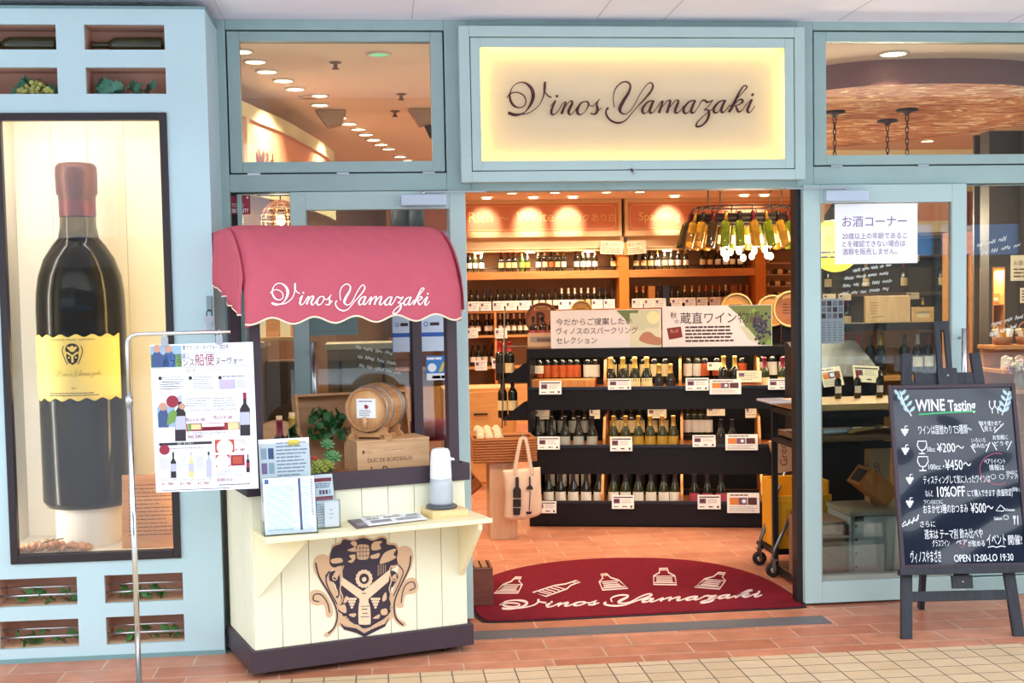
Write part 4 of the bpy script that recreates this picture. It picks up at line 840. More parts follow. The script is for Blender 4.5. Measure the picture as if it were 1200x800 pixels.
prect(38, 40, 195, 150, 5); prect(38, 40, 195, 85, 7, 1.5); a.poly([pu(*p) for p in ((45, 148), (45, 90), (60, 72), (85, 70), (105, 95), (108, 148))], 6, 2); a.poly([pu(*p) for p in ((105, 148), (105, 90), (125, 65), (150, 70), (165, 95), (165, 148))], 8, 2); u, v = pu(72, 55); a.disc(u, v, .016, 9, 3); u, v = pu(130, 58); a.disc(u, v, .015, 9, 3)
ptext(203, 62, .022, '南フランス・ヌーヴォー 2022年', 0, 440); pfine(208, 70, 440, 80, 1, 1)
ptext(108, 108, .024, '造り手を選ぶ、', 8, 250); ptext(105, 145, .036, '南フランス', 0, 262, .01); ptext(266, 138, .055, '船便', 2, 365, .01); ptext(372, 136, .036, 'ヌーヴォー', 0, 512); pfine(480, 45, 545, 110, 8, 3, .25, .4)
prect(38, 146, 540, 153, 10); ptext(215, 174, .018, '当店の南フランス・ヌーヴォー', 1, 400)
for x in (78, 232, 384): prect(x, 195, x + 16, 212, 11)
pfine(98, 192, 212, 262, 6, 1, .3); pfine(82, 215, 212, 262, 4, 1, .3); pfine(254, 192, 366, 262, 6, 1, .3); pfine(404, 188, 530, 206, 1, 1); prect(388, 212, 470, 262, 10); prect(396, 218, 462, 256, 3, 2); pfine(478, 212, 530, 258, 5, 1, .3)
pfine(215, 300, 345, 350, 4, 1, .3); pfine(356, 298, 480, 352, 4, 1, .3); ptext(215, 375, .016, 'ラ・クロワザード・ヌーヴォー', 0, 345); ptext(356, 373, .016, 'ラ・クロワザード・ヌーヴォー', 0, 480); ptext(215, 423, .02, '税込み ¥1,580', 2, 312); ptext(356, 413, .02, '税込み ¥1,580', 2, 452)
prect(70, 345, 158, 450, 7); a.poly([pu(*p) for p in ((75, 450), (72, 380), (85, 360), (115, 360), (128, 400), (125, 450))], 6, 2); u, v = pu(98, 345); a.disc(u, v, .017, 9, 3); a.poly([pu(*p) for p in ((115, 440), (125, 380), (150, 360), (170, 375), (160, 420))], 5, 4); u, v = pu(147, 320); a.disc(u, v, .025, 2, 3); pfine(128, 305, 166, 338, 3, 12, .4)
pbottle(185, 290, 520, 56, 11, 10, 10); pbottle(518, 280, 498, 52, 11, 10, 2); u, v = pu(196, 345); a.disc(u, v, .013, 9, 5)
prect(216, 428, 488, 472, 2); prect(222, 436, 290, 464, 13, 2); prect(225, 434, 240, 468, 5, 3); prect(296, 432, 410, 450, 12, 2); prect(430, 430, 484, 466, 13, 2); pfine(300, 452, 425, 468, 2, 12, .5); ptext(222, 492, .017, 'ラ・クロワザード・ヌーヴォー セット', 0, 440); ptext(222, 508, .019, '¥8,080', 2, 300)
prect(75, 523, 345, 542, 11); ptext(170, 539, .014, 'ロゼ・ヌーヴォー', 12, 250, layer=3); u, v = pu(102, 562); a.disc(u, v, .021, 2, 3); pfine(130, 548, 345, 562, 1, 1)
for i, (x, c, m) in enumerate(((146, 0, 11), (237, 10, 13), (328, 0, 10))):
    pbottle(x, 575, 705, 28, m, 10, c); pfine(x - 66, 598, x - 18, 660, 7, 1, .3); ptext(x - 60, 722, .013, 'ヌーヴォー・ロゼ', 0, x + 15); ptext(x - 60, 742, .016, '¥1,780', 2, x)
prect(362, 515, 460, 582, 14); u, v = pu(412, 555); a.disc(u, v, .033, 12, 2); pfine(466, 515, 530, 545, 3, 1, .3); ptext(466, 575, .016, '¥1,480', 2, 515)
prect(364, 592, 436, 655, 14); u, v = pu(400, 628); a.disc(u, v, .030, 12, 2); prect(442, 594, 512, 650, 2); prect(452, 602, 500, 640, 14, 2); pbottle(530, 592, 684, 18, 11, 2, 0); pfine(366, 665, 510, 700, 4, 1, .3); ptext(366, 728, .017, '送料無料 ¥3,630', 2, 450); pfine(85, 755, 545, 772, 1, 0, .4); pfine(380, 738, 548, 750, 1, 0, .5, .05)
a.build('printing', [M_INK, M_GREYINK, M_RED, mat('lilac_ink', (196, 180, 214), .7), M_YELLINK, M_GREENINK, mat('denim_ink', (66, 86, 130), .7), mat('sky_ink', (150, 180, 210), .7), M_BLUEINK, mat('skin_ink', (196, 150, 130), .7), mat('lavender_grey', (186, 186, 206), .6), mat('bottle_ink', (44, 34, 44), .6), M_WHITE, mat('sand_ink', (220, 204, 150), .6), mat('food_ink', (186, 80, 60), .6)], t)

# ------------------------------------------------------------------ lamps in the shop ceiling
M_LAMP = glow('lamp_glow', (255, 226, 178), 14); M_RING = mat('lamp_ring', (240, 232, 220), .5); M_GREENL = glow('green_lamp', (150, 220, 150), 1.2)
def downlight(name, label, x, y, z=3.0, r=.055, power=0, col=WARM, size=130, aim=None, m=None, group='ceiling downlights', blend=.6):
    t = thing(name, label, 'ceiling light', (x, y, z), group=group)
    mb = MB(); mb.lathe([(r, -.001), (r * 1.25, -.002), (r * 1.28, -.008), (r * 1.02, -.012), (r, -.006)], 24); mb.build('ring', M_RING, t)
    mb = MB(); mb.lathe([(0, -.008), (r, -.008)], 24); mb.build('diffuser', m or M_LAMP, t)
    if power:
        ld = bpy.data.lights.new('downlight_lamp', 'SPOT'); ld.energy = power; ld.color = col; ld.spot_size = R(size); ld.spot_blend = blend; ld.shadow_soft_size = .05
        lo = bpy.data.objects.new('downlight_lamp', ld); C.objects.link(lo); lo.parent = t; lo.location = (0, 0, -.03)
        if aim: lo.rotation_euler = (Vector(aim) - Vector((x, y, z - .03))).to_track_quat('-Z', 'Y').to_euler()
    return t
row = [(60,100),(140,157),(205,213),(298,264),(365,311),(503,400),(610,472),(668,506),(720,536),(762,566),(805,596),(848,622),(890,647),(955,690),(995,713)]
for k, (x, y) in enumerate(row):
    p = fl(270 + x / 4.8, 40 + y / 4.8, 2.992); downlight('ceiling_downlight', 'round warm downlight, %s from the near end of the diagonal ceiling row' % ORD[k], p.x, p.y, power=GEN if k % 3 == 1 else 0)
p = fl(270 + 443 / 4.8, 40 + 358 / 4.8, 2.995); downlight('ceiling_downlight', 'unlit round downlight ring in the diagonal row above the shop', p.x, p.y, m=mat('off_lamp', (170, 140, 110), .5), r=.06, group=None)
p = fl(444, 64, 2.992); downlight('ceiling_downlight', 'pale green emergency light in the ceiling behind the left transom', p.x, p.y, m=M_GREENL, group=None)
p = fl(1047, 63.5, 2.992); downlight('ceiling_downlight', 'large warm downlight before the painted ceiling disc', p.x, p.y, r=.07, power=GEN, group=None)
for k, (x, y) in enumerate(((.8, .4), (1.5, .4), (2.2, .4), (1.2, 5.0), (2.8, 5.4), (4.6, 5.0), (.6, 7.4), (2.4, 7.4), (4.2, 7.6), (2.9, .38), (-2.4, 3.4), (-.6, .38))):  # unseen lamps added to brighten the shop, first three aimed at the stand
    downlight('ceiling_downlight', 'warm downlight over the shop floor, hidden behind the header, number %s from the door' % ORD[k], x, y, power=GEN * (.6 if k < 3 else 1), aim=((.8, 1.45, 2.1)[k], 2.75, .75) if k < 3 else None, size=75 if k < 3 else 130, group='downlights over the shop floor')
HL = ((567, 2), (620, 3), (665, 3), (781, 3), (860, 2), (883, 2))
for k, (px, w) in enumerate(HL):
    q = at(px, 255, 10.14); downlight('ceiling_downlight', 'warm downlight, %s from left of those washing the back header' % ORD[k], q.x, 9.66, 2.892, r=.06, power=HDR * w, size=48, aim=(q.x, 10.14, 2.60), group='downlights washing the back header', blend=.5)
for k, px in enumerate((596, 645, 704, 742)):
    p = at(px, 228, 9.3); downlight('ceiling_downlight', 'warm downlight, %s from left in the row before the back header' % ORD[k], p.x, 8.9, 2.892, r=.06, power=GEN * .9, size=80, aim=(p.x, 10.3, 1.1), group='downlights before the back header')
# speakers, sprinklers, track spot
for k, (x, y) in enumerate(((565, 440), (1085, 432))):
    p = fl(270 + x / 4.8, 40 + y / 4.8, 2.99); t = thing('ceiling_speaker', ('grey wedge speaker under the ceiling beside the diagonal lights', 'grey ceiling speaker at the right edge of the left transom')[k], 'speaker', (p.x, p.y, 2.99))
    mb = MB(); mb.prism([(-.11, .01), (.11, .01), (.07, -.09), (-.03, -.11)], -.08, .08, 'y'); mb.build('body', mat('speaker_grey', (168, 150, 130), .6), t, bevel=.006)
for k, (x, y) in enumerate(((590, 157), (925, 432), (960, 335))):
    p = fl(270 + x / 4.8, 40 + y / 4.8, 3.0); t = thing('sprinkler', 'small ceiling sprinkler head, %s from the window, behind the left transom' % ORD[k], 'sprinkler', (p.x, p.y, 3.0))
    mb = MB(); mb.lathe([(0, 0), (.035, 0), (.035, -.006), (.012, -.012), (.012, -.035), (.022, -.037), (.022, -.042), (0, -.042)], 16); mb.build('head', mat('brass_dark', (120, 90, 50), .4, metal=.5), t)
p = fl(270 + 1100 / 4.8, 40 + 470 / 4.8, 2.95); t = thing('track_spotlight', 'dark tube spotlight pointing down at the right of the left transom', 'spotlight', (p.x, p.y, 3.0))
mb = MB(); mb.tube([(0, 0, 0), (0, 0, -.05)], .012); mb.tube([(-.02, 0, -.04), (.05, -.02, -.19)], .028, 12); mb.build('body', M_BLACK, t)

# ------------------------------------------------------------------ painted ceiling disc with chain lamps
def mural():
    m = mat('ceiling_mural', (220, 160, 110), .7); nt = m.node_tree; b = nt.nodes['Principled BSDF']
    tc = nt.nodes.new('ShaderNodeTexCoord'); mp = nt.nodes.new('ShaderNodeMapping'); mp.inputs['Scale'].default_value = (1.5, 3.2, 1); mp.inputs['Rotation'].default_value = (0, 0, .35)
    n = nt.nodes.new('ShaderNodeTexNoise'); n.inputs['Scale'].default_value = 2.2; n.inputs['Detail'].default_value = 7; n.inputs['Distortion'].default_value = 2.6
    cr = nt.nodes.new('ShaderNodeValToRGB'); e = cr.color_ramp.elements; e[0].position = .32; e[0].color = rgb((140, 84, 62)); e[1].position = .64; e[1].color = rgb((255, 240, 206))
    for pos, c in ((.43, (190, 120, 84)), (.5, (222, 170, 122)), (.54, (200, 110, 70)), (.59, (246, 214, 166))): x = e.new(pos); x.color = rgb(c)
    nt.links.new(tc.outputs['Object'], mp.inputs[0]); nt.links.new(mp.outputs[0], n.inputs['Vector']); nt.links.new(n.outputs['Fac'], cr.inputs[0]); nt.links.new(cr.outputs[0], b.inputs['Base Color'])
    return m
pts = [fl(x, y, 2.85) for x, y in ((965, 106), (1020, 100.5), (1100, 98), (1160, 98.5), (1200, 101), (1290, 112), (1300, 130), (1200, 147), (1110, 159), (1040, 167), (965, 173), (880, 172), (820, 150), (860, 124), (910, 113))]
poly = [(p.x, p.y) for p in catmull([(p.x, p.y, 0) for p in pts], 5, True)]
mb = MB(); n = len(poly); cc_ = Vector((sum(p[0] for p in poly) / n, sum(p[1] for p in poly) / n, 0))
mb.add([(x, y, 2.85) for x, y in poly], tri(poly), 0); mb.add([(x, y, 2.85) for x, y in poly] + [(x, y, 3.0) for x, y in poly], [(i, (i + 1) % n, n + (i + 1) % n, n + i) for i in range(n)], 1)
struct(mb.build('ceiling_3', [mural(), mat('fascia_brown', (120, 62, 54), .5)]), 'dropped ceiling disc painted with a warm mural', 'ceiling')
M_IRON = mat('wrought_iron', (52, 40, 34), .5)
for k, (px, py) in enumerate(((978, 134), (1040, 144), (1063, 131.5))):
    p = fl(px, py, 2.83); t = thing('chain_pendant', 'iron chain pendant, %s from the left, hanging from the painted ceiling disc' % ORD[k], 'pendant lamp', (p.x, p.y, 2.85), group='chain pendants under the mural')
    mb = MB(); mb.lathe([(0, 0), (.07, 0), (.075, -.012), (.03, -.02), (.012, -.04), (0, -.04)], 20); mb.build('canopy', M_IRON, t)
    mb = MB(); z = -.04; i = 0
    while z > -.62:
        a = (i % 2) * PI / 2; mb.tube([(.011 * math.cos(q) * math.cos(a), .011 * math.cos(q) * math.sin(a), z - .022 + .024 * math.sin(q)) for q in [2 * PI * j / 10 for j in range(10)]], .0035, 5, closed=True); z -= .038; i += 1
    mb.build('chain', M_IRON, t); mb = MB(); mb.lathe([(.012, -.60), (.02, -.62), (.07, -.70), (.075, -.74), (.068, -.74), (.06, -.70), (.0, -.64)], 20); mb.build('shade', M_IRON, t); mb = MB(); mb.ball((0, 0, -.715), .028, 12); mb.build('bulb', M_LAMP, t); ld = bpy.data.lights.new('pendant_lamp', 'POINT'); ld.energy = 38; ld.color = WARM; ld.shadow_soft_size = .05; lo = bpy.data.objects.new('pendant_lamp', ld); C.objects.link(lo); lo.parent = t; lo.location = (0, 0, -.80)

# ------------------------------------------------------------------ back wall shelving with headers
BY = 10.2
M_OAK = wood('warm_oak', (206, 140, 78), (222, 158, 94), .45, 3, (1, 8, 8)); M_SHELFBK = mat('shelf_back_brown', (168, 138, 110), .7)
M_SALMON = mat('salmon_panel', (228, 154, 120), .6, noise=.08, nscale=3); M_GOLDT = mat('gold_lettering', (255, 232, 160), .45)
M_HCREAM = mat('header_cream', (236, 214, 170), .6)
def header(name, x0, x1, label, words):
    t = thing(name, label, 'header sign', (x0, BY - .12, 2.42)); w = x1 - x0; H = .48
    mb = MB(); i = .07
    mb.box(0, w, 0, .15, 0, i); mb.box(0, w, 0, .15, H - i * .7, H); mb.box(0, .045, 0, .15, i, H - i * .7); mb.box(w - .045, w, 0, .15, i, H - i * .7); mb.build('frame', M_HCREAM, t, bevel=.006)
    mb = MB(); mb.box(.045, w - .045, .03, .06, i, H - i * .7); mb.build('panel', M_SALMON, t)
    a = Art(lambda u, v, w_: (u, .029 - w_, v)); c0, c1, c2, c3 = .075, w - .075, i + .03, H - i * .7 - .03
    a.line([(c0 + .04, c2), (c1 - .04, c2), (c1, c2 + .04), (c1, c3 - .04), (c1 - .04, c3), (c0 + .04, c3), (c0, c3 - .04), (c0, c2 + .04)], .006, 0, 1, closed=True)
    for (px, tx, s, wd) in words:
        u = at(px, 255, BY - .09).x - x0; a.text(u, H * .42, s, tx, 0, 1, bold=.006, align='l')
    a.build('lettering', M_GOLDT, t)
xd = 2.76
header('header_sign', -.3, xd - .02, 'salmon header sign reading Rich White over the left back shelves', ((549, 'Rich', .19, 0), (586, '〜', .12, 0), (605, 'White', .19, 0), (652, '〜', .12, 0), (673, 'コクあり白', .115, 0)))
header('header_sign', xd + .02, 5.35, 'salmon header sign reading Sparkling over the right back shelves', ((749, 'Sparkling', .15, 0), (830, '泡', .12, 0)))
t = thing('back_shelving', 'warm oak back shelving of two bays with bottles, under the header signs', 'shelving', (-.3, BY, 0)); W = 5.65
mb = MB(); mb.box(0, W, .02, .08, 2.26, 2.42); mb.box(0, W, .02, .5, 2.24, 2.27); mb.build('valance', M_HCREAM, t)
mb = MB(); mb.box(0, W, .46, .5, .5, 2.26); mb.build('back_board', M_SHELFBK, t)
for z, th in ((1.985, .10), (1.485, .03), (1.165, .03), (.76, .03)):
    mb = MB(); mb.box(0, 4.84, 0, .46, z - th, z); mb.build('shelf', M_OAK, t, bevel=.003)
for px, w in ((731, .13), (891, .14)):
    x = at(px, 330, BY).x + .3; mb = MB(); mb.box(x - w / 2, x + w / 2, -.03, .4, .0, 2.26); mb.build('upright', mat('amber_post', (216, 140, 56), .45), t, bevel=.004)
for px in (581, 640): x = at(px, 400, BY).x + .3; mb = MB(); mb.box(x - .015, x + .015, .0, .4, .5, 1.46); mb.build('partition', M_OAK, t)
mb = MB(); mb.box(0, W, -.05, .46, 0, .52); mb.build('base_cabinet', wood('lit_pine', (214, 158, 96), (226, 172, 110), .5, 3, (1, 6, 6)), t, bevel=.003)
mb = MB(); mb.tube([(0, .03, 2.03), (4.8, .03, 2.03)], .006, 6); mb.build('shelf_rail', M_BLACK, t)
M_STRIP = glow('strip_light', (255, 236, 200), 10)
for px in (561, 622, 691, 783): x = at(px, 297, BY + .03).x + .3; mb = MB(); mb.box(x - .055, x + .055, .05, .12, 2.225, 2.24); mb.build('under_light', M_STRIP, t)
def light_area(parent, loc, w, d, power, col=WARM):
    ld = bpy.data.lights.new('strip_lamp', 'AREA'); ld.shape = 'RECTANGLE'; ld.size = w; ld.size_y = d; ld.energy = power; ld.color = col
    lo = bpy.data.objects.new('strip_lamp', ld); C.objects.link(lo); lo.parent = parent; lo.location = loc; return lo
for px in (561, 622, 691, 783): light_area(t, (at(px, 297, BY).x + .3, .085, 2.222), .11, .07, 4)
rack = thing('bottle_rack', 'dark wall rack of lying bottles beside the amber post', 'rack', (4.72, BY + .1, .8)); mb = MB(); mb.box(0, 1.2, .3, .34, 0, 1.42); mb.build('back_board', M_SHELFBK, rack)
for i in range(5):
    mb = MB(); mb.box(0, 1.2, .0, .02, .62 + i * .155, .632 + i * .155); mb.box(0, 1.2, .2, .22, .62 + i * .155, .632 + i * .155); mb.box(.02, .05, .0, .22, .62 + i * .155, .68 + i * .155); mb.build('rail', mat('rack_cream', (226, 196, 150), .5), rack)
BS = .92
def shelf_row(desc, z, y, spec, group, cardrow=None):
    for k, (px, prof, gm, cm, lm, look) in enumerate(spec):
        q = at(px, 330, y); bottle((q.x, y, z), prof, gm, cm, lm, '%s, %s from left, %s' % (look, ORD[k], desc), group, s=BS)
D_, O_, G_ = M_BOTDK, M_BOTOL, M_BOTGR
def px7(x): return 540 + x / 3.81
def px8(x): return 740 + x / 3.81
kinds = {'d': (BORD, D_, M_CAPK, M_LABW, 'dark bottle with white label'), 'g': (BORD, O_, M_CAPG, M_LABW, 'gold topped bottle with white label'), 'w': (BORD, D_, M_CAPW, M_LABW, 'white topped dark bottle with white label'),
         'r': (BURG, D_, M_CAPR, M_LABC, 'dark bottle with red foil and cream label'), 'n': (BURG, G_, M_CAPG, M_LABLG, 'gold topped green bottle with lime label'), 'y': (BURG, D_, M_CAPK, M_LABG, 'dark bottle with yellow gold label'),
         'o': (BORD, D_, M_CAPK, M_LABO, 'dark bottle with orange label'), 'c': (BORD, D_, M_CAPW, M_LABC, 'white topped bottle with cream label'), 'k': (BURG, D_, M_CAPK, M_LABW, 'sloping dark bottle with white label'),
         'b': (BORD, D_, M_CAPBL, M_LABK, 'dark blue topped bottle with black label'), 'p': (CHAM, D_, M_CAPG, M_LABW, 'gold topped sparkling bottle'), 'q': (CHAM, D_, M_CAPK, M_LABC, 'black topped sparkling bottle'), 'u': (CHAM, D_, M_CAPO, M_LABC, 'copper topped sparkling bottle'), 'v': (CHAM, D_, M_CAPW, M_LABW, 'white topped sparkling bottle'), 'z': (CHAM, mat('rose_glass', (150, 70, 50), .15, coat=.4), M_CAPO, M_LABP, 'rosy sparkling bottle with copper foil')}
def mk(s, f): return [(f(x), *kinds[c]) for x, c in s]
shelf_row('top back shelf, left bay', 1.985, BY + .16, mk([(38,'d'),(65,'g'),(95,'w'),(182,'r'),(213,'r'),(240,'r'),(273,'n'),(298,'y'),(348,'w'),(377,'c'),(405,'o'),(433,'c'),(460,'g'),(517,'d'),(545,'w'),(571,'w'),(601,'w'),(682,'r')], px7), 'bottles on the top back shelf')
shelf_row('second back shelf, left bay', 1.485, BY + .18, mk([(45,'k'),(73,'k'),(103,'b'),(132,'b'),(163,'k'),(193,'k'),(222,'k'),(248,'k'),(273,'k'),(302,'k')], px7), 'bottles on the second back shelf, left part')
shelf_row('second back shelf by amber post', 1.485, BY + .18, mk([(333,'k'),(362,'k'),(392,'k'),(421,'k'),(450,'w'),(480,'w'),(508,'w'),(537,'c'),(567,'c'),(595,'w'),(618,'b'),(645,'b'),(675,'b')], px7), 'bottles on the second back shelf, right part')
shelf_row('top back shelf, right bay', 1.985, BY + .16, mk([(22,'q'),(55,'q'),(85,'q'),(115,'p'),(148,'q'),(180,'q'),(210,'v'),(243,'p'),(318,'q'),(350,'q'),(385,'p'),(420,'v'),(450,'q'),(485,'p')], px8), 'bottles on the top shelf, right bay')
shelf_row('second back shelf, right bay', 1.485, BY + .18, mk([(22,'u'),(52,'u'),(118,'q'),(180,'q'),(207,'q'),(237,'p'),(270,'p'),(303,'u'),(332,'u'),(362,'u'),(393,'u'),(420,'v'),(487,'z'),(515,'z')], px8), 'bottles on the second shelf, right bay')
def px5(x): return 545 + x / 5.333
shelf_row('third back shelf beside the door', 1.165, BY + .2, mk([(38,'w'),(75,'w'),(130,'w'),(160,'w'),(215,'w'),(262,'w'),(300,'w'),(338,'w'),(375,'w')], px5), 'bottles on the third back shelf')
shelf_row('fourth back shelf beside the door', .76, BY + .2, mk([(38,'k'),(75,'k'),(115,'k'),(165,'k'),(210,'k')], px5), 'bottles on the fourth back shelf')
for k, (px, col, nm) in enumerate(((763, 'amber_box', 'amber'), (780, 'navy_box', 'navy'), (859, 'tan_box', 'tan'))):
    q = at(px, 345, BY + .2); t = thing('gift_box', '%s bottle gift box standing on the second back shelf, right bay' % nm, 'box', (q.x, BY + .2, 1.485)); mb = MB(); mb.box(-.045, .045, -.045, .045, 0, .26); mb.box(-.046, .046, -.046, .046, .26, .285); mb.build('carton', mat(col, {'amber': (190, 120, 60), 'navy': (44, 50, 76), 'tan': (150, 100, 64)}[nm], .5), t, bevel=.003)
M_CARDI = M_GREYINK
def card(name, label, M, w, h_, group, kind=0, tilt=12, cm=None):
    t = bpy.data.objects.new(name, None); C.objects.link(t); t.matrix_world = M @ Matrix.Rotation(R(-tilt), 4, 'X'); tag(t, label, 'price card', group); t.empty_display_size = .03
    key = (round(w, 3), round(h_, 3), kind)
    if key not in CARDS:
        mb = MB(); mb.box(-w / 2, w / 2, -.0015, .0015, -h_ / 2, h_ / 2); s_ = mb.build('sheet', cm or M_WHITE, t); a = Art(lambda u, v, q: (u, -.0015 - q, v), .0006)
        if kind == 0:
            a.rect(-w * .44, h_ * .30, w * .44, h_ * .38, 0, 1); a.rect(-w * .42, -h_ * .1, -w * .14, h_ * .24, 2, 1); a.rect(-w * .38, -h_ * .02, -w * .2, h_ * .16, 3, 2); a.fine(-w * .06, -h_ * .1, w * .4, h_ * .24, 3, 1, 1, .3); a.fine(-w * .42, -h_ * .4, -w * .2, -h_ * .28, 1, 0, 1, .5, .1); a.fine(-w * .02, -h_ * .4, w * .2, -h_ * .26, 1, 0, 1, .6, .1); a.rect(w * .34, -h_ * .42, w * .42, -h_ * .26, 0, 1)
        elif kind == 1:
            a.fine(-w * .4, h_ * .32, w * .3, h_ * .44, 1, 3, 1, .5); a.rect(-w * .42, -h_ * .1, -w * .14, h_ * .26, 4, 1); a.rect(-w * .14, -h_ * .1, w * .12, h_ * .26, 2, 1); a.disc(w * .02, h_ * .08, h_ * .1, 5, 2); a.rect(w * .14, -h_ * .1, w * .42, h_ * .26, 3, 1); a.fine(-w * .44, -h_ * .44, w * .44, -h_ * .16, 4, 1, 1, .35)
        else:
            a.fine(-w * .42, -h_ * .35, w * .42, h_ * .38, 4, 1, 1, .3, .5); a.rect(-w * .42, h_ * .0, -w * .2, h_ * .3, 2, 1)
        CARDS[key] = [s_, a.build('printing', [M_INK, M_GREYINK, mat('plum_ink', (110, 80, 120), .6), MATS['maroon'], M_ORINK, M_WHITE], t)]
    else:
        for x in CARDS[key]: c = x.copy(); C.objects.link(c); c.parent = t
    return t
CARDS = {}
for k, px in enumerate((555, 569, 584, 599, 614, 661, 672, 700, 714, 747, 761, 774, 793, 809, 823, 838)):
    q = at(px, 355.5, BY - .01); card('shelf_card', 'white shelf card, %s from the left under the second back shelf bottles' % ORD[k], Matrix.Translation((q.x, BY - .012, 1.545)), .145, .12, 'cards on the second back shelf', 2, 5)
for k, px in enumerate((553, 587, 563, 583)):
    z = (1.2, 1.19, .78, .80)[k]; q = at(px, 390, BY - .01); card('shelf_card', 'white shelf card, %s on the lower back shelves beside the left door' % ('upper left', 'upper right', 'lower left', 'lower right')[k], Matrix.Translation((q.x, BY - .012, z)), .16, .13, 'cards on the lower back shelves', 2, 5)
for k, (px, rz) in enumerate(((717, 6), (744, -8))):
    q = at(px, 290, BY - .08); t = thing('alcohol_notice', ('small cream alcohol notice hanging left of the amber post', 'small cream alcohol notice hanging right of the amber post')[k], 'notice', (q.x, BY - .08, q.z), rot=(0, R(rz * .5), 0))
    mb = MB(); mb.box(-.15, .15, 0, .003, -.085, .085); mb.build('sheet', M_CREAM, t); a = Art(); a.text(-.13, .02, .05, 'お酒コーナー', 0, 1, width=.24); a.fine(-.13, -.07, .13, .0, 3, 0, 1, .35); a.build('printing', MATS['brown_ink'], t)
q = at(733, 281, BY - .09); t = thing('hanging_clip', 'small dark clip holding the two cream notices on the amber post', 'clip', (q.x, BY - .085, q.z)); mb = MB(); mb.box(-.02, .02, -.01, .01, -.03, .03); mb.prism([(-.012, -.03), (.012, -.03), (.03, -.18), (.01, -.2), (0, -.06), (-.004, -.2), (-.02, -.18)], -.002, .002, 'y', 1); mb.build('clip', [M_BLACK, mat('amber_ribbon', (216, 150, 60), .5)], t)
for k in range(4):
    z = .8 + .632 + k * .155; x = at(915 + (k % 2) * 3, 330, BY + .1).x; b = bottle((x - .14, BY + .1, z + .034), BORD, M_BOTDK, M_CAPW, M_LABC, 'wine bottle lying in the dark wall rack, %s tier from below' % ORD[k], 'bottles lying in the wall rack', s=.9, rot=(0, R(90), 0))

# ------------------------------------------------------------------ black display stand
GA = R(-14); GM = Matrix.Translation((1.3, 2.45, 0)) @ Matrix.Rotation(GA, 4, 'Z')
def gs(v): return Sheet(GM @ Matrix.Translation((0, v, 0)))
G0 = gs(0)
M_NAVY = mat('navy_black_paint', (17, 18, 25), .45, spec=.3, noise=.1, nscale=8); M_NAVYE = mat('shelf_edge_metal', (40, 46, 60), .3, metal=.3)
M_DIV = wood('divider_wood', (190, 122, 62), (210, 142, 80), .5, 4, (6, 1, 1))
gd = thing('display_stand', 'wide black three tier wine display stand with wooden dividers facing the entrance', 'display stand', (1.3, 2.45, 0), GA)
UL, UR, GD = -.715, 1.45, .58
mb = MB(); mb.box(UL, UR, GD, GD + .02, .0, 1.25); mb.build('back_board', M_NAVY, gd)
for u in (UL - .012, UR): mb = MB(); mb.box(u, u + .022, 0, GD, .0, 1.262); mb.build('side_panel', M_NAVY, gd, bevel=.002)
mb = MB(); mb.box(UL, UR, 0, GD, 1.235, 1.262); mb.box(UL, UR, -.004, .05, 1.198, 1.262); mb.build('top', M_NAVY, gd, bevel=.003)
LIPS = (.992, .583, .186); FB = (.83, .375, .012)
for zl, zb in zip(LIPS, FB):
    mb = MB(); mb.box(UL + .01, UR, .02, GD, zl - .105, zl - .09); mb.box(UL + .01, UR, .30, GD, zl - .09, zl - .0); mb.build('shelf', M_DIV, gd)
    mb = MB(); mb.box(UL - .01, UR + .01, -.004, .016, zb, zl - .022); mb.build('fascia', M_NAVY, gd, bevel=.002)
    mb = MB(); mb.box(UL - .01, UR + .01, -.010, .018, zl - .022, zl); mb.build('shelf_edge', M_NAVYE, gd, bevel=.002)
    mb = MB(); mb.box(UL + .01, UR, .29, .30, zl - .0, zl + .035); mb.build('inner_lip', M_NAVY, gd)
mb = MB(); mb.box(UL, UR, .02, .05, .0, .10); mb.build('kick_board', M_NAVY, gd)
for z, pw in ((1.232, 7), (.86, 2.2), (.40, 1.6)):
    mb = MB(); mb.box(UL + .06, UR - .06, .06, .075, z - .006, z); mb.build('shelf_light', M_STRIP, gd); lo = light_area(gd, ((UL + UR) / 2, .07, z - .012), UR - UL - .2, .02, pw); lo.rotation_euler = (R(24), 0, 0)
for r_, zl in enumerate(LIPS):
    for px in ((709, 797, 889), (708, 799, 890), (706, 799, 893))[r_]:
        u, _ = gs(.05).uv(px, (440, 505, 575)[r_]); f = zl - .088
        mb = MB(); mb.prism([(.02, f), (GD, f), (GD, f + .28), (.12, f + .27), (.02, f + .13)], u - .009, u + .009, 'x'); mb.build('divider', M_DIV, gd, bevel=.001, seg=1)
q = gs(.04); u, _ = q.uv(655, 440)
mb = MB(); u0 = gs(.1).uv(622, 443)[0]; u1 = gs(.1).uv(697, 443)[0]; mb.box(u0, u1, .10, .29, LIPS[0] - .088, LIPS[0] + .045); rb = mb.build('riser_box', M_DIV, gd, bevel=.003); rb['label'] = 'plain wooden riser box'
ROWN = ('top', 'middle', 'bottom'); BINN = ('left', 'second', 'third', 'right')
def stand_row(r_, tier, binn, pxs, kind, look):
    v = .10 if tier == 'front' else .42; z = LIPS[r_] - .09 + (0 if tier == 'front' else .09); S_ = gs(v); sc = .95 if tier == 'front' else .9
    for k, px in enumerate(pxs):
        u, _ = S_.uv(px, (440, 500, 575)[r_]); p = GM @ Vector((u, v, z)); prof, gm, cm, lm, s2 = kind
        bottle(p, prof, gm, cm, lm, '%s, %s in %s row, %s bin, %s tier, black stand' % (look, ORD[k], tier, BINN[binn], ROWN[r_]), 'bottles on the %s tier of the black stand' % ROWN[r_], rz=GA, s=sc * s2, lz=(.05, .15))
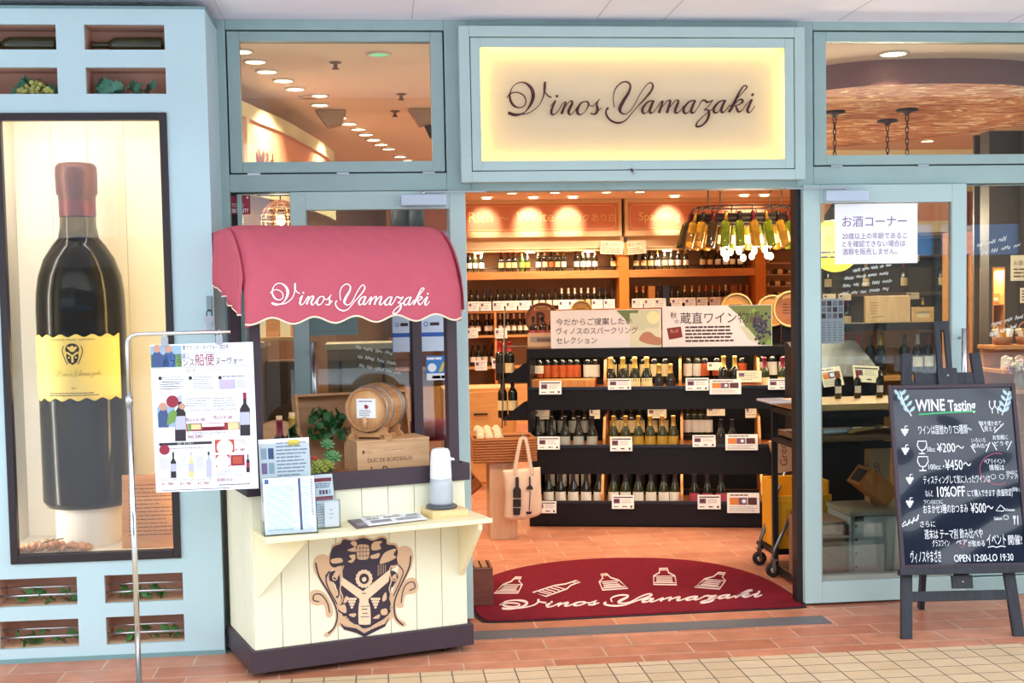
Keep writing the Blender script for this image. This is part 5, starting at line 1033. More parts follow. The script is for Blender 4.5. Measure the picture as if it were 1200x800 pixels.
stand_row(0, 'back', 0, (622, 632, 641, 650, 659, 668, 676), (BORD, D_, M_CAPK, M_LABO, 1), 'orange label bottle')
stand_row(0, 'back', 0 + 0, (689, 698), (BORD, D_, M_CAPK, M_LABW, 1.0), 'white label bottle')
stand_row(0, 'front', 1, (716, 730, 744, 758), (CHAM, D_, M_CAPG, M_LABC, 1), 'gold topped sparkling bottle')
stand_row(0, 'front', 1, (772, 786), (CHAM, D_, M_CAPG, M_LABK, .82), 'small dark half bottle')
stand_row(0, 'back', 1, (718, 730, 742, 755, 767, 780), (BORD, D_, M_CAPR, M_LABC, 1), 'cream label bottle')
stand_row(0, 'back', 2, (806, 817), (BORD, O_, M_CAPK, M_LABW, 1), 'white label bottle')
stand_row(0, 'back', 2, (826, 840, 870), (BORD, D_, M_CAPO, M_LABO, 1), 'amber label bottle')
stand_row(0, 'front', 2, (848, 861), (BORD, D_, M_CAPG, M_LABK, 1.02), 'tall black bottle')
stand_row(0, 'front', 3, (896, 917, 930, 943), (BORD, O_, M_CAPR, M_LABC, .98), 'red foil cream label bottle')
stand_row(0, 'back', 3, (893, 905, 918, 930), (BORD, D_, M_CAPR, M_LABW, 1.05), 'white label bottle')
stand_row(1, 'front', 0, (630, 646, 662, 678, 694), (BURG, D_, M_CAPK, M_LABS, 1), 'dark bottle with silver label')
stand_row(1, 'back', 0, (633, 646, 659, 672, 685), (BURG, D_, M_CAPK, M_LABS, 1), 'dark bottle')
stand_row(1, 'front', 1, (719, 733, 748, 762, 776, 789), (BURG, O_, M_CAPG, M_LABG, 1), 'pale bottle with gold label')
stand_row(1, 'back', 1, (720, 730, 740, 750, 765, 778), (BURG, D_, M_CAPK, M_LABC, 1.0), 'cream label bottle')
stand_row(1, 'back', 2, (806, 814, 822, 830), (BORD, O_, M_CAPK, M_LABW, 1), 'white label bottle')
stand_row(1, 'front', 2, (845, 858), (BURG, D_, M_CAPK, M_LABK, .9), 'plain black bottle')
stand_row(2, 'front', 0, (643, 657, 672, 687, 702), (BURG, D_, M_CAPK, M_LABW, 1), 'dark bottle with white label')
stand_row(2, 'back', 0, (645, 659, 673, 687), (BURG, D_, M_CAPK, M_LABW, 1), 'dark bottle')
stand_row(2, 'front', 1, (719, 733, 748, 763, 778, 791), (BURG, O_, M_CAPK, M_LABW, 1), 'olive bottle with white label')
stand_row(2, 'back', 1, (722, 736, 751, 766, 780), (BURG, D_, M_CAPBL, M_LABK, 1), 'dark bottle with blue foil')
stand_row(2, 'front', 2, (814, 829, 845), (BURG, D_, M_CAPK, M_LABP, .95), 'dark bottle with pink label')
stand_row(2, 'front', 3, (898, 912, 926), (BURG, O_, M_CAPK, M_LABGR, .95), 'bottle with pale green label')
# price cards
def gcard(px, py, wpx, hpx, v, label, group, kind=0, tilt=12, cm=None):
    S_ = gs(v); u, z = S_.uv(px, py); k = S_.k(px, py); card('price_card', label, GM @ Matrix.Translation((u, v, z)), wpx * k, hpx * k, group, kind, tilt, cm)
GRP = 'price cards on the black stand lips'
for k, (px, py, w, h_, kd) in enumerate(((645, 454, 26, 16, 0), (726, 450, 27, 13, 0), (817, 450, 27, 15, 0), (850, 453, 37, 18, 1), (914, 450, 28, 13, 0))): gcard(px, py, w, h_, -.018, ('white price card at the left end of the top lip', 'white price card under the gold topped sparkling bottles', 'white price card beside the large photo card on the top lip', 'large white card with a photo strip on the top lip', 'white price card at the right end of the top lip')[k], GRP, kd)
gcard(878, 441, 29, 14, .02, 'cream price card above the top lip beside the large photo card', None, 2, 12, M_CREAM)
for k, (px, py, w, h_, kd) in enumerate(((643, 519, 26, 15, 0), (728, 520, 26, 17, 0), (825, 516.5, 27, 14, 0), (869, 518, 38, 19, 1))): gcard(px, py, w, h_, -.018, ('white price card under the silver label bottles on the middle lip', 'white price card under the gold label bottles on the middle lip', 'white price card under the empty bin on the middle lip', 'large white card with dark photos on the middle lip')[k], GRP, kd)
for k, (px, py, w, h_, kd) in enumerate(((640, 594, 24, 14, 0), (730, 588, 26, 16, 0), (831, 588, 27, 17, 0), (871, 589, 38, 24, 1))): gcard(px, py, w, h_, -.018, ('white price card on the bottom lip beside the tote bag', 'white price card under the olive bottles on the bottom lip', 'white price card under the pink label bottles on the bottom lip', 'large white card with a pink photo on the bottom lip')[k], GRP, kd)
for k, (px, py, w, h_) in enumerate(((629, 433, 16, 9), (634, 485, 20, 12), (697, 484, 12, 13), (770, 484, 22, 12), (839, 481, 21, 12), (880, 482, 13, 15), (838, 429, 18, 9))): gcard(px, py, w, h_, .285, 'small cream card inside the black stand, %s' % ('beside the orange labels', 'behind the silver label bottles', 'near the first middle divider', 'behind the gold label bottles', 'over the empty middle bin', 'at the right of the empty middle bin', 'beside the tall black bottles')[k], 'cards inside the black stand', 2, 4, M_CREAM)
# banners leaning on top
for k, (pl, pr) in enumerate((((645, 364, 648, 408), (775, 359, 776, 404.5)), ((776, 359, 777, 404.5), (905, 355, 907, 403)))):
    S_ = gs(.03); u0, zt = S_.uv(pl[0], pl[1]); _, zb = S_.uv(pl[2], pl[3]); u1, _ = S_.uv(pr[0], pr[1]); zb = 1.263
    t = thing('shelf_banner', ('white banner about a sparkling selection standing on the left of the black stand', 'white banner with grape photo standing on the right of the black stand')[k], 'banner', GM @ Vector((u0, .03, zb)), GA)
    w, h_ = u1 - u0 - .003, zt - zb
    mb = MB(); mb.box(0, w, 0, .006, 0, h_); mb.build('board', mat('banner_white', (236, 234, 240), .5), t); a = Art()
    if k == 0:
        for (y, tx, x1) in ((.62, '今だからご提案したい', .74), (.38, 'ヴィノスのスパークリング', .79), (.13, 'セレクション', .42)): a.text(w * .05, h_ * y, h_ * .2, tx, 0, 3, width=w * (x1 - .05))
        a.rect(w * .72, h_ * .02, w * .995, h_ * .98, 1, 1); a.poly([(w * .60, h_ * .98), (w * .80, h_ * .98), (w * .76, h_ * .5)], 2, 2); a.rect(w * .80, h_ * .5, w * .98, h_ * .98, 3, 2); a.disc(w * .93, h_ * .78, h_ * .17, 4, 2.5); a.rect(w * .72, h_ * .45, w * .86, h_ * .9, 3, 2.2)
        a.poly([(w * .80, h_ * .22), (w * .84, h_ * .38), (w * .90, h_ * .40), (w * .95, h_ * .28), (w * .995, h_ * .24), (w * .995, h_ * .06), (w * .90, h_ * .08), (w * .83, h_ * .14)], 5, 3, 3)
    else:
        a.poly([(w * .60, h_ * .99), (w * .995, h_ * .99), (w * .995, h_ * .02), (w * .90, h_ * .02), (w * .78, h_ * .35), (w * .72, h_ * .7)], 2, 1); a.poly([(w * .70, h_ * .5), (w * .78, h_ * .45), (w * .9, h_ * .05), (w * .8, h_ * .15)], 3, 1.2)
        rnd = random.Random(3)
        for i in range(60): x, y = rnd.gauss(.90, .035), rnd.gauss(.42, .17); a.disc(w * min(.985, max(.8, x)), h_ * min(.9, max(.06, y)), h_ * .035, rnd.choice((6, 6, 7)), 2 + i * .01, 10)
        for i in range(10): x, y = rnd.uniform(.68, .96), rnd.uniform(.72, .94); a.poly([(w * x, h_ * y), (w * (x + .03), h_ * (y + .06)), (w * (x + .05), h_ * y), (w * (x + .025), h_ * (y - .1))], rnd.choice((2, 8)), 1.6 + i * .02)
        a.poly([(w * .93, h_ * .02), (w * .97, h_ * .16), (w * .995, h_ * .1), (w * .99, h_ * .02)], 8, 2.9)
        a.text(w * .075, h_ * .72, h_ * .17, '秋', 0, 3.5); a.text(w * .115, h_ * .58, h_ * .12, 'の', 0, 3.5); a.text(w * .165, h_ * .59, h_ * .3, '蔵直ワイン物語', 0, 3.5, width=w * .73)
        a.poly([(w * .04, h_ * .46), (w * .17, h_ * .50), (w * .185, h_ * .24), (w * .06, h_ * .18)], 9, 2); a.text(w * .075, h_ * .34, h_ * .1, 'ヴィノス', 4, 3, width=w * .07, rot=.1); a.fine(w * .21, h_ * .1, w * .66, h_ * .52, 5, 0, 2, .5, .12)
    a.build('printing', [mat('banner_ink', (70, 44, 60), .6), mat('banner_pale', (222, 226, 206), .6), mat('banner_leaf', (112, 132, 84), .6), mat('banner_mist', (206, 214, 190), .6), mat('banner_light', (240, 236, 190), .6), mat('skin_tone', (186, 132, 108), .6), mat('grape_navy', (48, 52, 80), .5), mat('grape_violet', (78, 66, 104), .5), mat('leaf_bright', (128, 176, 82), .6), mat('brick_tag', (132, 44, 50), .6)], t)
# cask heads and crate on top of the stand
for k, (px, py, rpx, v, m, lab) in enumerate(((636, 374, 19.5, .40, (150, 84, 48), 'dark brown cask head with a large R at the left of the black stand'), (682, 365, 13, .40, (198, 142, 66), 'golden cask head behind the white sparkling banner'), (863, 362, 19, .40, (200, 148, 76), 'golden cask head behind the grape banner'), (905, 364, 19, .42, (196, 140, 80), 'pale rimmed cask head at the right end of the grape banner'), (927, 362, 22, .20, (150, 92, 58), 'pale rimmed brown cask head beside the black door jamb'))):
    S_ = gs(v); u, z = S_.uv(px, py); r_ = rpx * S_.k(px, py)
    t = thing('cask_head', lab, 'cask head', GM @ Vector((u, v, z)), GA)
    mb = MB(); mb.M = Matrix.Rotation(R(90), 4, 'X'); mb.lathe([(0, 0), (r_ * .9, 0), (r_ * .9, .03), (0, .03)], 36, smooth=False); mb.build('board', wood('cask_board_%d' % k, m, tuple(min(255, c + 14) for c in m), .5, 4, (1, 1, 6)), t)
    mb = MB(); mb.M = Matrix.Rotation(R(90), 4, 'X'); mb.lathe([(r_ * .88, -.004), (r_, -.004), (r_, .045), (r_ * .88, .045), (r_ * .88, -.004)], 36); mb.build('rim', mat('cask_rim_%d' % k, (110, 58, 40) if k == 0 else (202, 176, 112), .5), t)
    a = Art(lambda u_, v_, w: (u_, -.031 - w, v_)); a.line([(r_ * .5 * math.cos(x), r_ * .62 + r_ * .1 * math.sin(x)) for x in (PI, PI * .75, PI / 2, PI * .25, 0)], r_ * .22, 1, 1)
    if k == 0: a.text(0, -r_ * .38, r_ * 1.15, 'R', 0, 1, align='c', bold=.03); a.fine(-r_ * .4, r_ * .6, r_ * .4, r_ * .74, 1, 0, 2)
    else: a.fine(-r_ * .45, -r_ * .3, r_ * .45, r_ * .35, 4, 0, 1, .25)
    a.build('lettering', [mat('burnt_brown', (70, 30, 26), .6), mat('ribbon_tan', (206, 150, 96), .6)], t)
    zb = z - r_; mb = MB(); mb.box(-r_ * .5, r_ * .5, -.02, .03, 1.2625 - z, -r_ * .80); mb.build('foot', M_NAVY, t)
S_ = gs(.16); u0, z0 = S_.uv(619, 390); u1, _ = S_.uv(650, 390)
t = thing('wine_crate', 'small pale wooden crate of three bottles under the R cask head', 'crate', GM @ Vector((u0, .12, 1.2625)), GA); w = u1 - u0; hh = z0 - 1.2625
mb = MB(); mb.box(0, w, 0, .012, 0, hh); mb.box(0, w, .09, .102, 0, hh); mb.box(0, .012, .012, .09, 0, hh); mb.box(w - .012, w, .012, .09, 0, hh); mb.box(0, w, 0, .1, -.0005, .012); mb.build('box', mat('pale_crate', (206, 170, 136), .6, noise=.1), t); a = Art(); a.rect(w * .1, hh * .4, w * .9, hh * .75, 0, 1); a.rect(w * .35, hh * .42, w * .9, hh * .65, 1, 2); a.build('label_print', [mat('print_grey', (150, 140, 138), .6), mat('print_brown', (120, 90, 80), .6)], t)
for k, px in enumerate((625, 636, 647)): u, _ = gs(.17).uv(px, 390); bottle(GM @ Vector((u, .172, 1.275)), BORD, M_BOTDK, M_CAPK, M_LABP, 'dark bottle, %s from the left in the crate under the R cask head' % ORD[k], 'bottles in the pale crate', rz=GA, s=.72, lz=(.1, .16))
# side bracket rack at the stand's left end
t = thing('bottle_rack', 'black two tier bracket rack at the left end of the black stand', 'rack', GM @ Vector((UL - .014, .0, 0)), GA)
for z in (1.035, .765):
    mb = MB(); mb.box(-.19, 0, .05, .21, z - .012, z); mb.build('shelf', M_NAVY, t)
    mb = MB(); mb.prism([(-.19, z), (0, z), (0, z + .13), (-.03, z + .12)], .05, .056, 'y'); mb.build('bracket', M_NAVY, t)
mb = MB(); mb.tube([(-.19, .05, .70), (-.155, .05, 1.55)], .005, 6); mb.tube([(-.19, .2, .70), (-.19, .2, 1.30)], .005, 6); mb.tube([(-.17, .05, 1.28), (0, .05, 1.28)], .005, 6); mb.build('wire', mat('wire_grey', (130, 120, 112), .4, metal=.5), t)
for k, (px, z, cm) in enumerate(((586, 1.035, M_CAPRED), (597, 1.035, M_CAPRED), (588, .765, M_CAPK), (600, .765, M_CAPK))):
    u, _ = gs(.13).uv(px, 420); bottle(GM @ Vector((u, .13, z)), BORD, M_BOTDK, cm, M_LABC if k != 0 else M_LABK, ('left red topped bottle on the upper bracket of the side rack', 'right red topped bottle on the upper bracket of the side rack', 'left black topped bottle on the lower bracket of the side rack', 'right black topped bottle on the lower bracket of the side rack')[k], 'bottles on the side rack', rz=GA, s=.93)

# ------------------------------------------------------------------ basket of corks, stand and tote bag
y0 = 2.16; bl, br2 = at(575, 632, y0), at(607, 632, y0); tb = at(590, 541, y0).z
t = thing('wooden_plinth', 'pale wooden block plinth under the wicker tray of corks', 'plinth', (bl.x, y0, 0)); w = br2.x - bl.x
mb = MB(); mb.box(0, w, 0, .26, 0, tb); mb.build('block', wood('pale_beech', (206, 168, 134), (218, 182, 148), .5, 3, (6, 6, 1)), t, bevel=.003)
b0, b1 = at(556, 541, y0 - .03), at(628, 541, y0 - .03); zt = at(590, 514, y0 - .03).z
t = thing('cork_basket', 'shallow brown wicker tray of corks on the pale plinth', 'basket', (b0.x, y0 - .03, tb)); w = b1.x - b0.x; h_ = zt - tb; d = .3
mb = MB(); N = 26
for i in range(9):
    z = h_ * (i + .5) / 9
    for (p, q) in (((0, 0), (w, 0)), ((w, 0), (w, d)), ((w, d), (0, d)), ((0, d), (0, 0))):
        L = math.hypot(q[0] - p[0], q[1] - p[1]); k = max(8, int(L / .012)); mb.tube([(p[0] + (q[0] - p[0]) * j / k + (q[1] - p[1]) / L * .003 * (-1) ** (j + i), p[1] + (q[1] - p[1]) * j / k - (q[0] - p[0]) / L * .003 * (-1) ** (j + i), z) for j in range(k + 1)], h_ / 17, 5)
mb.box(0.004, w - .004, .004, d - .004, 0, .006); mb.build('wicker', mat('brown_wicker', (166, 104, 58), .6, noise=.3, nscale=70), t)
mb = MB(); mb.tube([(0, 0, h_), (w, 0, h_), (w, d, h_), (0, d, h_)], .007, 8, closed=True); mb.build('rim', mat('wicker_rim', (186, 122, 72), .5), t)
rnd = random.Random(5)
for k in range(9):
    px = 563 + (k % 3) * 13; py = 506 + (k // 3) * 4; o = thing('cork', 'large pale cork lying in the wicker tray, %s' % ('front left', 'front middle', 'front right', 'centre left', 'centre', 'centre right', 'rear left', 'rear middle', 'rear right')[k], 'cork', (b0.x + .06 + (k % 3) * .058, y0 + .03 + (k // 3) * .075, tb + h_ + .002 + .018 * (k // 3)), rot=(R(70), R(12 * (k % 2)), R(-28 + rnd.uniform(-12, 12))), group='corks in the wicker tray')
    mb = MB(); mb.lathe([(0, -.05), (.022, -.05), (.025, -.046), (.026, .046), (.022, .05), (0, .05)], 14); mb.build('stopper', mat('pale_cork', (224, 200, 170), .8, noise=.2, nscale=60), o)
Y = 2.06; c = [at(*p, Y) for p in ((589, 551), (633, 547), (635, 600), (626, 612), (601, 616), (590, 606))]; hk = at(613, 513, Y)
t = thing('tote_bag', 'natural canvas tote bag printed with two bottles hanging before the black stand', 'bag', (c[0].x, Y, c[0].z))
P2 = [(p.x - c[0].x, p.z - c[0].z) for p in c]; mb = MB(); NX, NZ = 14, 16; vs = []
for s_ in (-1, 1):
    for j in range(NZ + 1):
        for i in range(NX + 1):
            a, b = i / NX, j / NZ; lx = P2[0][0] + (P2[5][0] - P2[0][0]) * b + .012 * math.sin(b * PI * .9); rx = P2[1][0] + (P2[2][0] - P2[1][0]) * b; zt_ = P2[0][1] + (P2[1][1] - P2[0][1]) * a; zb_ = P2[5][1] + (P2[2][1] - P2[5][1]) * a - .030 * math.sin(PI * a) ** .6
            th = .035 * math.sin(PI * a) ** .5 * (.25 + .75 * math.sin(PI * min(1, b * .95)) ** .7); vs.append((lx + (rx - lx) * a, s_ * th + .004 * math.sin(a * 17 + b * 9), zt_ + (zb_ - zt_) * b))
k = (NX + 1) * (NZ + 1)
for s_ in (0, 1): mb.add(vs[s_ * k:(s_ + 1) * k], [((j * (NX + 1) + i), (j * (NX + 1) + i + 1), ((j + 1) * (NX + 1) + i + 1), ((j + 1) * (NX + 1) + i))[::(-1 if s_ == 0 else 1)] for j in range(NZ) for i in range(NX)], 0, True)
M_CANV = mat('natural_canvas', (222, 200, 180), .85, noise=.06, nscale=14, bump=.2, bscale=700); mb.build('bag', M_CANV, t, solid=.002)
W_ = P2[1][0]; hx, hz = hk.x - c[0].x, hk.z - c[0].z
for s_, yy in ((0, -.02), (1, .015)):
    mb = MB(); L_ = catmull([(W_ * .30, yy, -.03), (W_ * .34, yy, .03), (hx - .02, yy * .5, hz - .02), (hx, 0, hz), (hx + .02, yy * .5, hz - .02), (W_ * .74, yy, .03), (W_ * .78, yy, -.03)], 6)
    for a, b in zip(L_, L_[1:]): mb.bar(a, b, .022, .003, up=(0, 1, 0))
    mb.build('handle', M_CANV, t)
Sb = Sheet(Matrix.Translation((c[0].x, Y - .035, c[0].z))); U = lambda x, y: Sb.uv(540 + x / 3.077, 390 + y / 3.077)
def onbag(u, v, w):
    a = max(.02, min(.98, u / W_)); b = max(.02, min(.98, v / P2[5][1])); return (u, -.0345 * math.sin(PI * a) ** .5 * (.25 + .75 * math.sin(PI * min(1, b * .95)) ** .7) - .009 - w, v)
a = Art(onbag)
def dense(l, n=4): return [(l[i][0] + (l[(i + 1) % len(l)][0] - l[i][0]) * k / n, l[i][1] + (l[(i + 1) % len(l)][1] - l[i][1]) * k / n) for i in range(len(l)) for k in range(n)]
def slices(prof, n=8, c=5):
    """a printed shape built of small patches so that it follows the cloth"""
    for (y0_, l0, r0), (y1_, l1, r1) in zip(prof, prof[1:]):
        for i in range(n):
            ta, tb_ = i / n, (i + 1) / n
            for k in range(c):
                g = lambda t_, f_: U((l0 + (l1 - l0) * t_) + ((r0 + (r1 - r0) * t_) - (l0 + (l1 - l0) * t_)) * f_, y0_ + (y1_ - y0_) * t_)
                a.pl([g(tb_, k / c), g(tb_, (k + 1) / c), g(ta, (k + 1) / c), g(ta, k / c)], [(0, 1, 2, 3)], 0, 1)
slices([(520, 197, 209), (553, 197, 209), (565, 188, 217), (594, 188, 217)]); slices([(599, 188, 217), (627, 188, 217)]); slices([(631, 188, 216), (657, 190, 213)])
slices([(518, 246, 252), (548, 246, 252), (557, 236, 260), (564, 236, 260)]); slices([(644, 234, 258), (654, 238, 254)])
a.line([U(*p) for p in dense([(250, 570), (247, 640)], 8)[:9]], .006, 0, 1)
a.build('print', mat('bag_ink', (34, 32, 38), .7), t)
t = thing('hook', 'small steel hook on the wicker tray carrying the tote bag', 'hook', (hk.x, Y, hk.z)); mb = MB(); mb.tube(catmull([(0, -.004, .0), (0, -.012, -.008), (0, .0, -.014), (0, .012, .0), (0, .014, .02), (0, .05, .022), (0, .075, .01)], 4), .003, 6); mb.build('wire', M_STEEL, t)
# wooden shelf boxes behind the tray
t = thing('wooden_cabinet', 'lit pale wooden cabinet with a drawer behind the wicker tray of corks', 'cabinet', (.1, 4.6, 0)); x1 = at(606, 500, 4.6).x
mb = MB(); mb.box(0, x1 - .1, 0, .5, 0, .86); mb.build('body', MATS['lit_pine'], t, bevel=.003)
for z0_, z1_ in ((.05, .42), (.45, .83)): mb = MB(); mb.box(.03, x1 - .13, -.016, 0, z0_, z1_); d_ = mb.build('drawer', MATS['lit_pine'], t, bevel=.003); mb = MB(); mb.tube([((x1 - .1) / 2 - .06, -.03, (z0_ + z1_) / 2), ((x1 - .1) / 2 + .06, -.03, (z0_ + z1_) / 2)], .008, 8); mb.build('pull', M_BLACK, d_)
p0 = at(553, 600, 2.6); t = thing('slatted_crate', 'dark brown slatted wooden crate tipped between plinth and door', 'crate', (p0.x - .28, 2.6, .02), rot=(0, R(-38), 0))
mb = MB()
for i in range(4): mb.box(0, .46, 0, .014, .015 + i * .085, .085 + i * .085); mb.box(0, .46, .246, .26, .015 + i * .085, .085 + i * .085)
for x in (0, .446): mb.box(x, x + .014, .014, .246, .015, .34)
mb.box(0, .46, 0.014, .246, .0, .012); mb.build('slats', wood('crate_brown', (140, 84, 48), (164, 104, 62), .6, 4, (1, 8, 8)), t)

# ------------------------------------------------------------------ doormat
t = thing('doormat', 'dark red oval doormat with white bottles and script lettering in the entrance', 'doormat', (0, 0, 0))
out = [(557,722),(563,727),(576,730),(660,726.5),(760,721.5),(860,716.5),(938,712.8),(943,710.5),(938,704),(920,691),(893,677),(862,667),(830,660.5),(793,656.5),(755,655),(715,655.2),(680,657),(648,660),(618,664.5),(590,671),(572,678),(556,690),(549,705)]
ow = [fl(*p) for p in out]; P = [(p.x, p.y) for p in catmull([(p.x, p.y, 0) for p in ow], 3, True)]
M_RUB = mat('black_rubber', (30, 26, 28), .7); M_MAT = mat('mat_red_pile', (134, 34, 50), .95, noise=.18, nscale=40, bump=.8, bscale=500, spec=.1)
mb = MB(); mb.prism(P, .0005, .006, 'z'); mb.build('backing', M_RUB, t)
c = Vector((sum(p[0] for p in P) / len(P), sum(p[1] for p in P) / len(P))); P2 = [tuple(c + (Vector(p) - c) * .983) for p in P]
mb = MB(); mb.prism(P2, .006, .012, 'z'); mb.build('pile', M_MAT, t)
a = Art(lambda u, v, w: (u, v, .0122 + w), .0006)
def F(px, py): p = fl(px, py, .0125); return (p.x, p.y)
a = Art(lambda u, v, w: (*fl(u, -v, .0125 + w).xy, .0125 + w), .0006)
def script_mat(x, y):
    tt = (x - 155) / 2069; return (587 + 307 * tt - (378 - y) * .012, -(713.2 - 14.5 * tt - (378 - y) * .0365))
for j, (pts, ws) in enumerate(PEN): a.line([(*script_mat(x, y), 1.0 + .075 * w) for (x, y), w in zip(pts, ws)], 1, 0, 1 + .02 * (j % 7), 4)
def skewb(p0, p1, p2, p3):
    """p0..p3: base left, base right, neck right, neck left of a bottle lying on the mat, as sighted"""
    b0, b1, n1, n0 = (Vector((p[0], -p[1])) for p in (p0, p1, p2, p3)); B = lambda x, y: tuple(b0 + (b1 - b0) * x + ((n0 + (n1 - n0) * x) - (b0 + (b1 - b0) * x)) * y)
    L_ = [(0, 0), (1, 0), (1, .55), (.72, .74), (.7, 1), (.3, 1), (.28, .74), (0, .55)]; a.line([B(*p) for p in L_], 1.5, 0, 1, 0, True)
    for y in (.12, .52): a.line([B(0, y), B(1, y)], 1.0, 0, 1)
    for y in (.2, .3, .41): a.line([B(.12, y), B(.85, y)], 1.1, 0, 1)
    a.line([B(.3, .9), B(.7, .9)], 1.0, 0, 1)
skewb((579,694.5),(607,694.5),(616,676),(599,676)); skewb((624,694),(640,698.5),(684,682.5),(671,679)); skewb((706,691),(736,689),(716,671.5),(699,673)); skewb((766,684.5),(793,685),(789,665.5),(766,666)); skewb((814,687.5),(843,690),(856,671.5),(836,670))
a.build('lettering', mat('mat_white', (226, 206, 204), .95), t)
p = fl(565, 712)
t = thing('door_stop_crate', 'small reddish brown wooden crate standing by the left end of the doormat', 'crate', (p.x - .095, p.y, .0125)); hh = .195
mb = MB(); mb.box(0, .155, 0, .014, 0, hh); mb.box(0, .155, .206, .22, 0, hh); mb.box(0, .014, .014, .206, 0, hh); mb.box(.141, .155, .014, .206, 0, hh); mb.box(.014, .141, .014, .206, 0, .012); mb.build('box', wood('reddish_crate', (112, 58, 44), (132, 72, 52), .5, 4, (1, 6, 6)), t, bevel=.002)
for k in range(3):
    mb = MB(); mb.box(.02 + k * .04, .05 + k * .04, .02, .2, .02, hh + .006); mb.build('wooden_slat', mat('slat_tan', (176, 122, 84), .6), t)

# ------------------------------------------------------------------ chalkboard easel
cb0, cb1 = fl(1062, 749), fl(1195, 746); rz = math.atan2(cb1.y - cb0.y, cb1.x - cb0.x); LEAN = R(13)
CBM = Matrix.Translation((cb0 + cb1) / 2) @ Matrix.Rotation(rz, 4, 'Z') @ Matrix.Rotation(-LEAN, 4, 'X'); CS = Sheet(CBM)
ez = thing('easel', 'black wooden easel carrying the wine tasting chalkboard on the tiles', 'easel'); ez.matrix_world = CBM
def cq(px, py): return CS.uv(px, py)
M_EAS = wood('black_stained_wood', (26, 28, 36), (40, 42, 52), .55, 5, (6, 6, 1))
for (b, tp) in (((1063, 749), (1063, 414)), ((1195, 746), (1143, 413))):
    (x0, z0), (x1, z1) = cq(*b), cq(*tp); mb = MB(); mb.prism([(x0 - .026, z0 + .002), (x0 + .026, z0 + .002), (x1 + .024, z1), (x1 - .024, z1)], .0, .026, 'y'); mb.build('leg', M_EAS, ez, bevel=.002)
(x0, z0), (x1, _) = cq(1068, 693), cq(1189, 693); _, z1 = cq(1068, 705); mb = MB(); mb.box(x0, x1, .004, .024, z1, z0); mb.build('crossbar', M_EAS, ez, bevel=.002)
(x0, z0), (x1, _) = cq(1072, 437), cq(1148, 437); _, z1 = cq(1072, 450); mb = MB(); mb.box(x0, x1, .004, .024, z1 - .02, z0); mb.build('crossbar', M_EAS, ez, bevel=.002)
(x0, z0), (x1, _) = cq(1097, 375), cq(1114, 375); _, zb = cq(1100, 690)
mb = MB(); w = x1 - x0; _, zs = cq(1100, 386); mb.box(x0, x0 + w * .36, .026, .046, zb, z0); mb.box(x1 - w * .36, x1, .026, .046, zb, z0); mb.box(x0 + w * .36, x1 - w * .36, .026, .046, zs, z0); mb.box(x0 + w * .36, x1 - w * .36, .026, .046, zb, zb + .5); mb.build('mast', M_EAS, ez, bevel=.001, seg=1)
(xa, za), (xb, zb2) = cq(1097, 432), cq(1121, 449); mb = MB(); mb.box(xa, xb, -.02, .004, zb2 - .02, za); cl = mb.build('clamp_block', M_EAS, ez, bevel=.002); mb = MB(); mb.M = Matrix.Translation(((xa + xb) / 2, -.021, (za + zb2) / 2)) @ Matrix.Rotation(R(90), 4, 'X'); mb.lathe([(0, 0), (.006, 0), (.004, .004), (0, .005)], 8); mb.build('screw', M_STEEL, cl)
(xa, za), (xb, zb2) = cq(1114, 674), cq(1139, 689); mb = MB(); mb.box(xa, xb, -.02, .004, zb2, za); cl = mb.build('clamp_block', M_EAS, ez, bevel=.002); mb = MB(); mb.M = Matrix.Translation(((xa + xb) / 2, -.021, (za + zb2) / 2)) @ Matrix.Rotation(R(90), 4, 'X'); mb.lathe([(0, 0), (.006, 0), (.004, .004), (0, .005)], 8); mb.build('screw', M_STEEL, cl)
(xa, za), (xb, _) = cq(1051, 667), cq(1206, 668); _, zb2 = cq(1051, 674); mb = MB(); mb.box(xa, xb, -.045, .0, zb2, za); mb.box(xa, xb, -.05, -.043, zb2, za + .004); mb.build('ledge', M_EAS, ez, bevel=.002); LZ = za
inv = CBM.inverted(); foot = inv @ Vector((*fl(1079, 713).xy, 0)); hl_ = Vector((cq(1100, 440)[0], .05, cq(1100, 440)[1])); bxc = (cq(1106, 400)[0])
mb = MB(); mb.bar(hl_, foot, .045, .024, up=(1, 0, 0)); mb.build('rear_leg', M_EAS, ez, bevel=.002)
# board
cbd = thing('chalkboard', 'black framed chalkboard with handwritten wine tasting prices on the easel ledge', 'chalkboard'); cbd.matrix_world = CBM
TL, TR, BR, BL = cq(1041, 452), cq(1190, 450), cq(1204, 667), cq(1053, 668)
def corner(s, t_): a = Vector((*TL, 0)) * (1 - s) + Vector((*TR, 0)) * s; b = Vector((*BL, 0)) * (1 - s) + Vector((*BR, 0)) * s; q = a * (1 - t_) + b * t_; return (q.x, q.y)
fx = .026; mb = MB(); wv, hv = (TR[0] - TL[0]), (TL[1] - BL[1]); i, j = .018 / wv, .018 / hv
x0, x1, z0, z1 = (TL[0] + BL[0]) / 2, (TR[0] + BR[0]) / 2, LZ + .001, (TL[1] + TR[1]) / 2
mb.box(x0, x0 + .018, -.024, -.003, z0, z1); mb.box(x1 - .018, x1, -.024, -.003, z0, z1); mb.box(x0 + .018, x1 - .018, -.024, -.003, z0, z0 + .018); mb.box(x0 + .018, x1 - .018, -.024, -.003, z1 - .018, z1)
mb.build('frame', mat('plum_frame', (58, 44, 54), .5), cbd, bevel=.002)
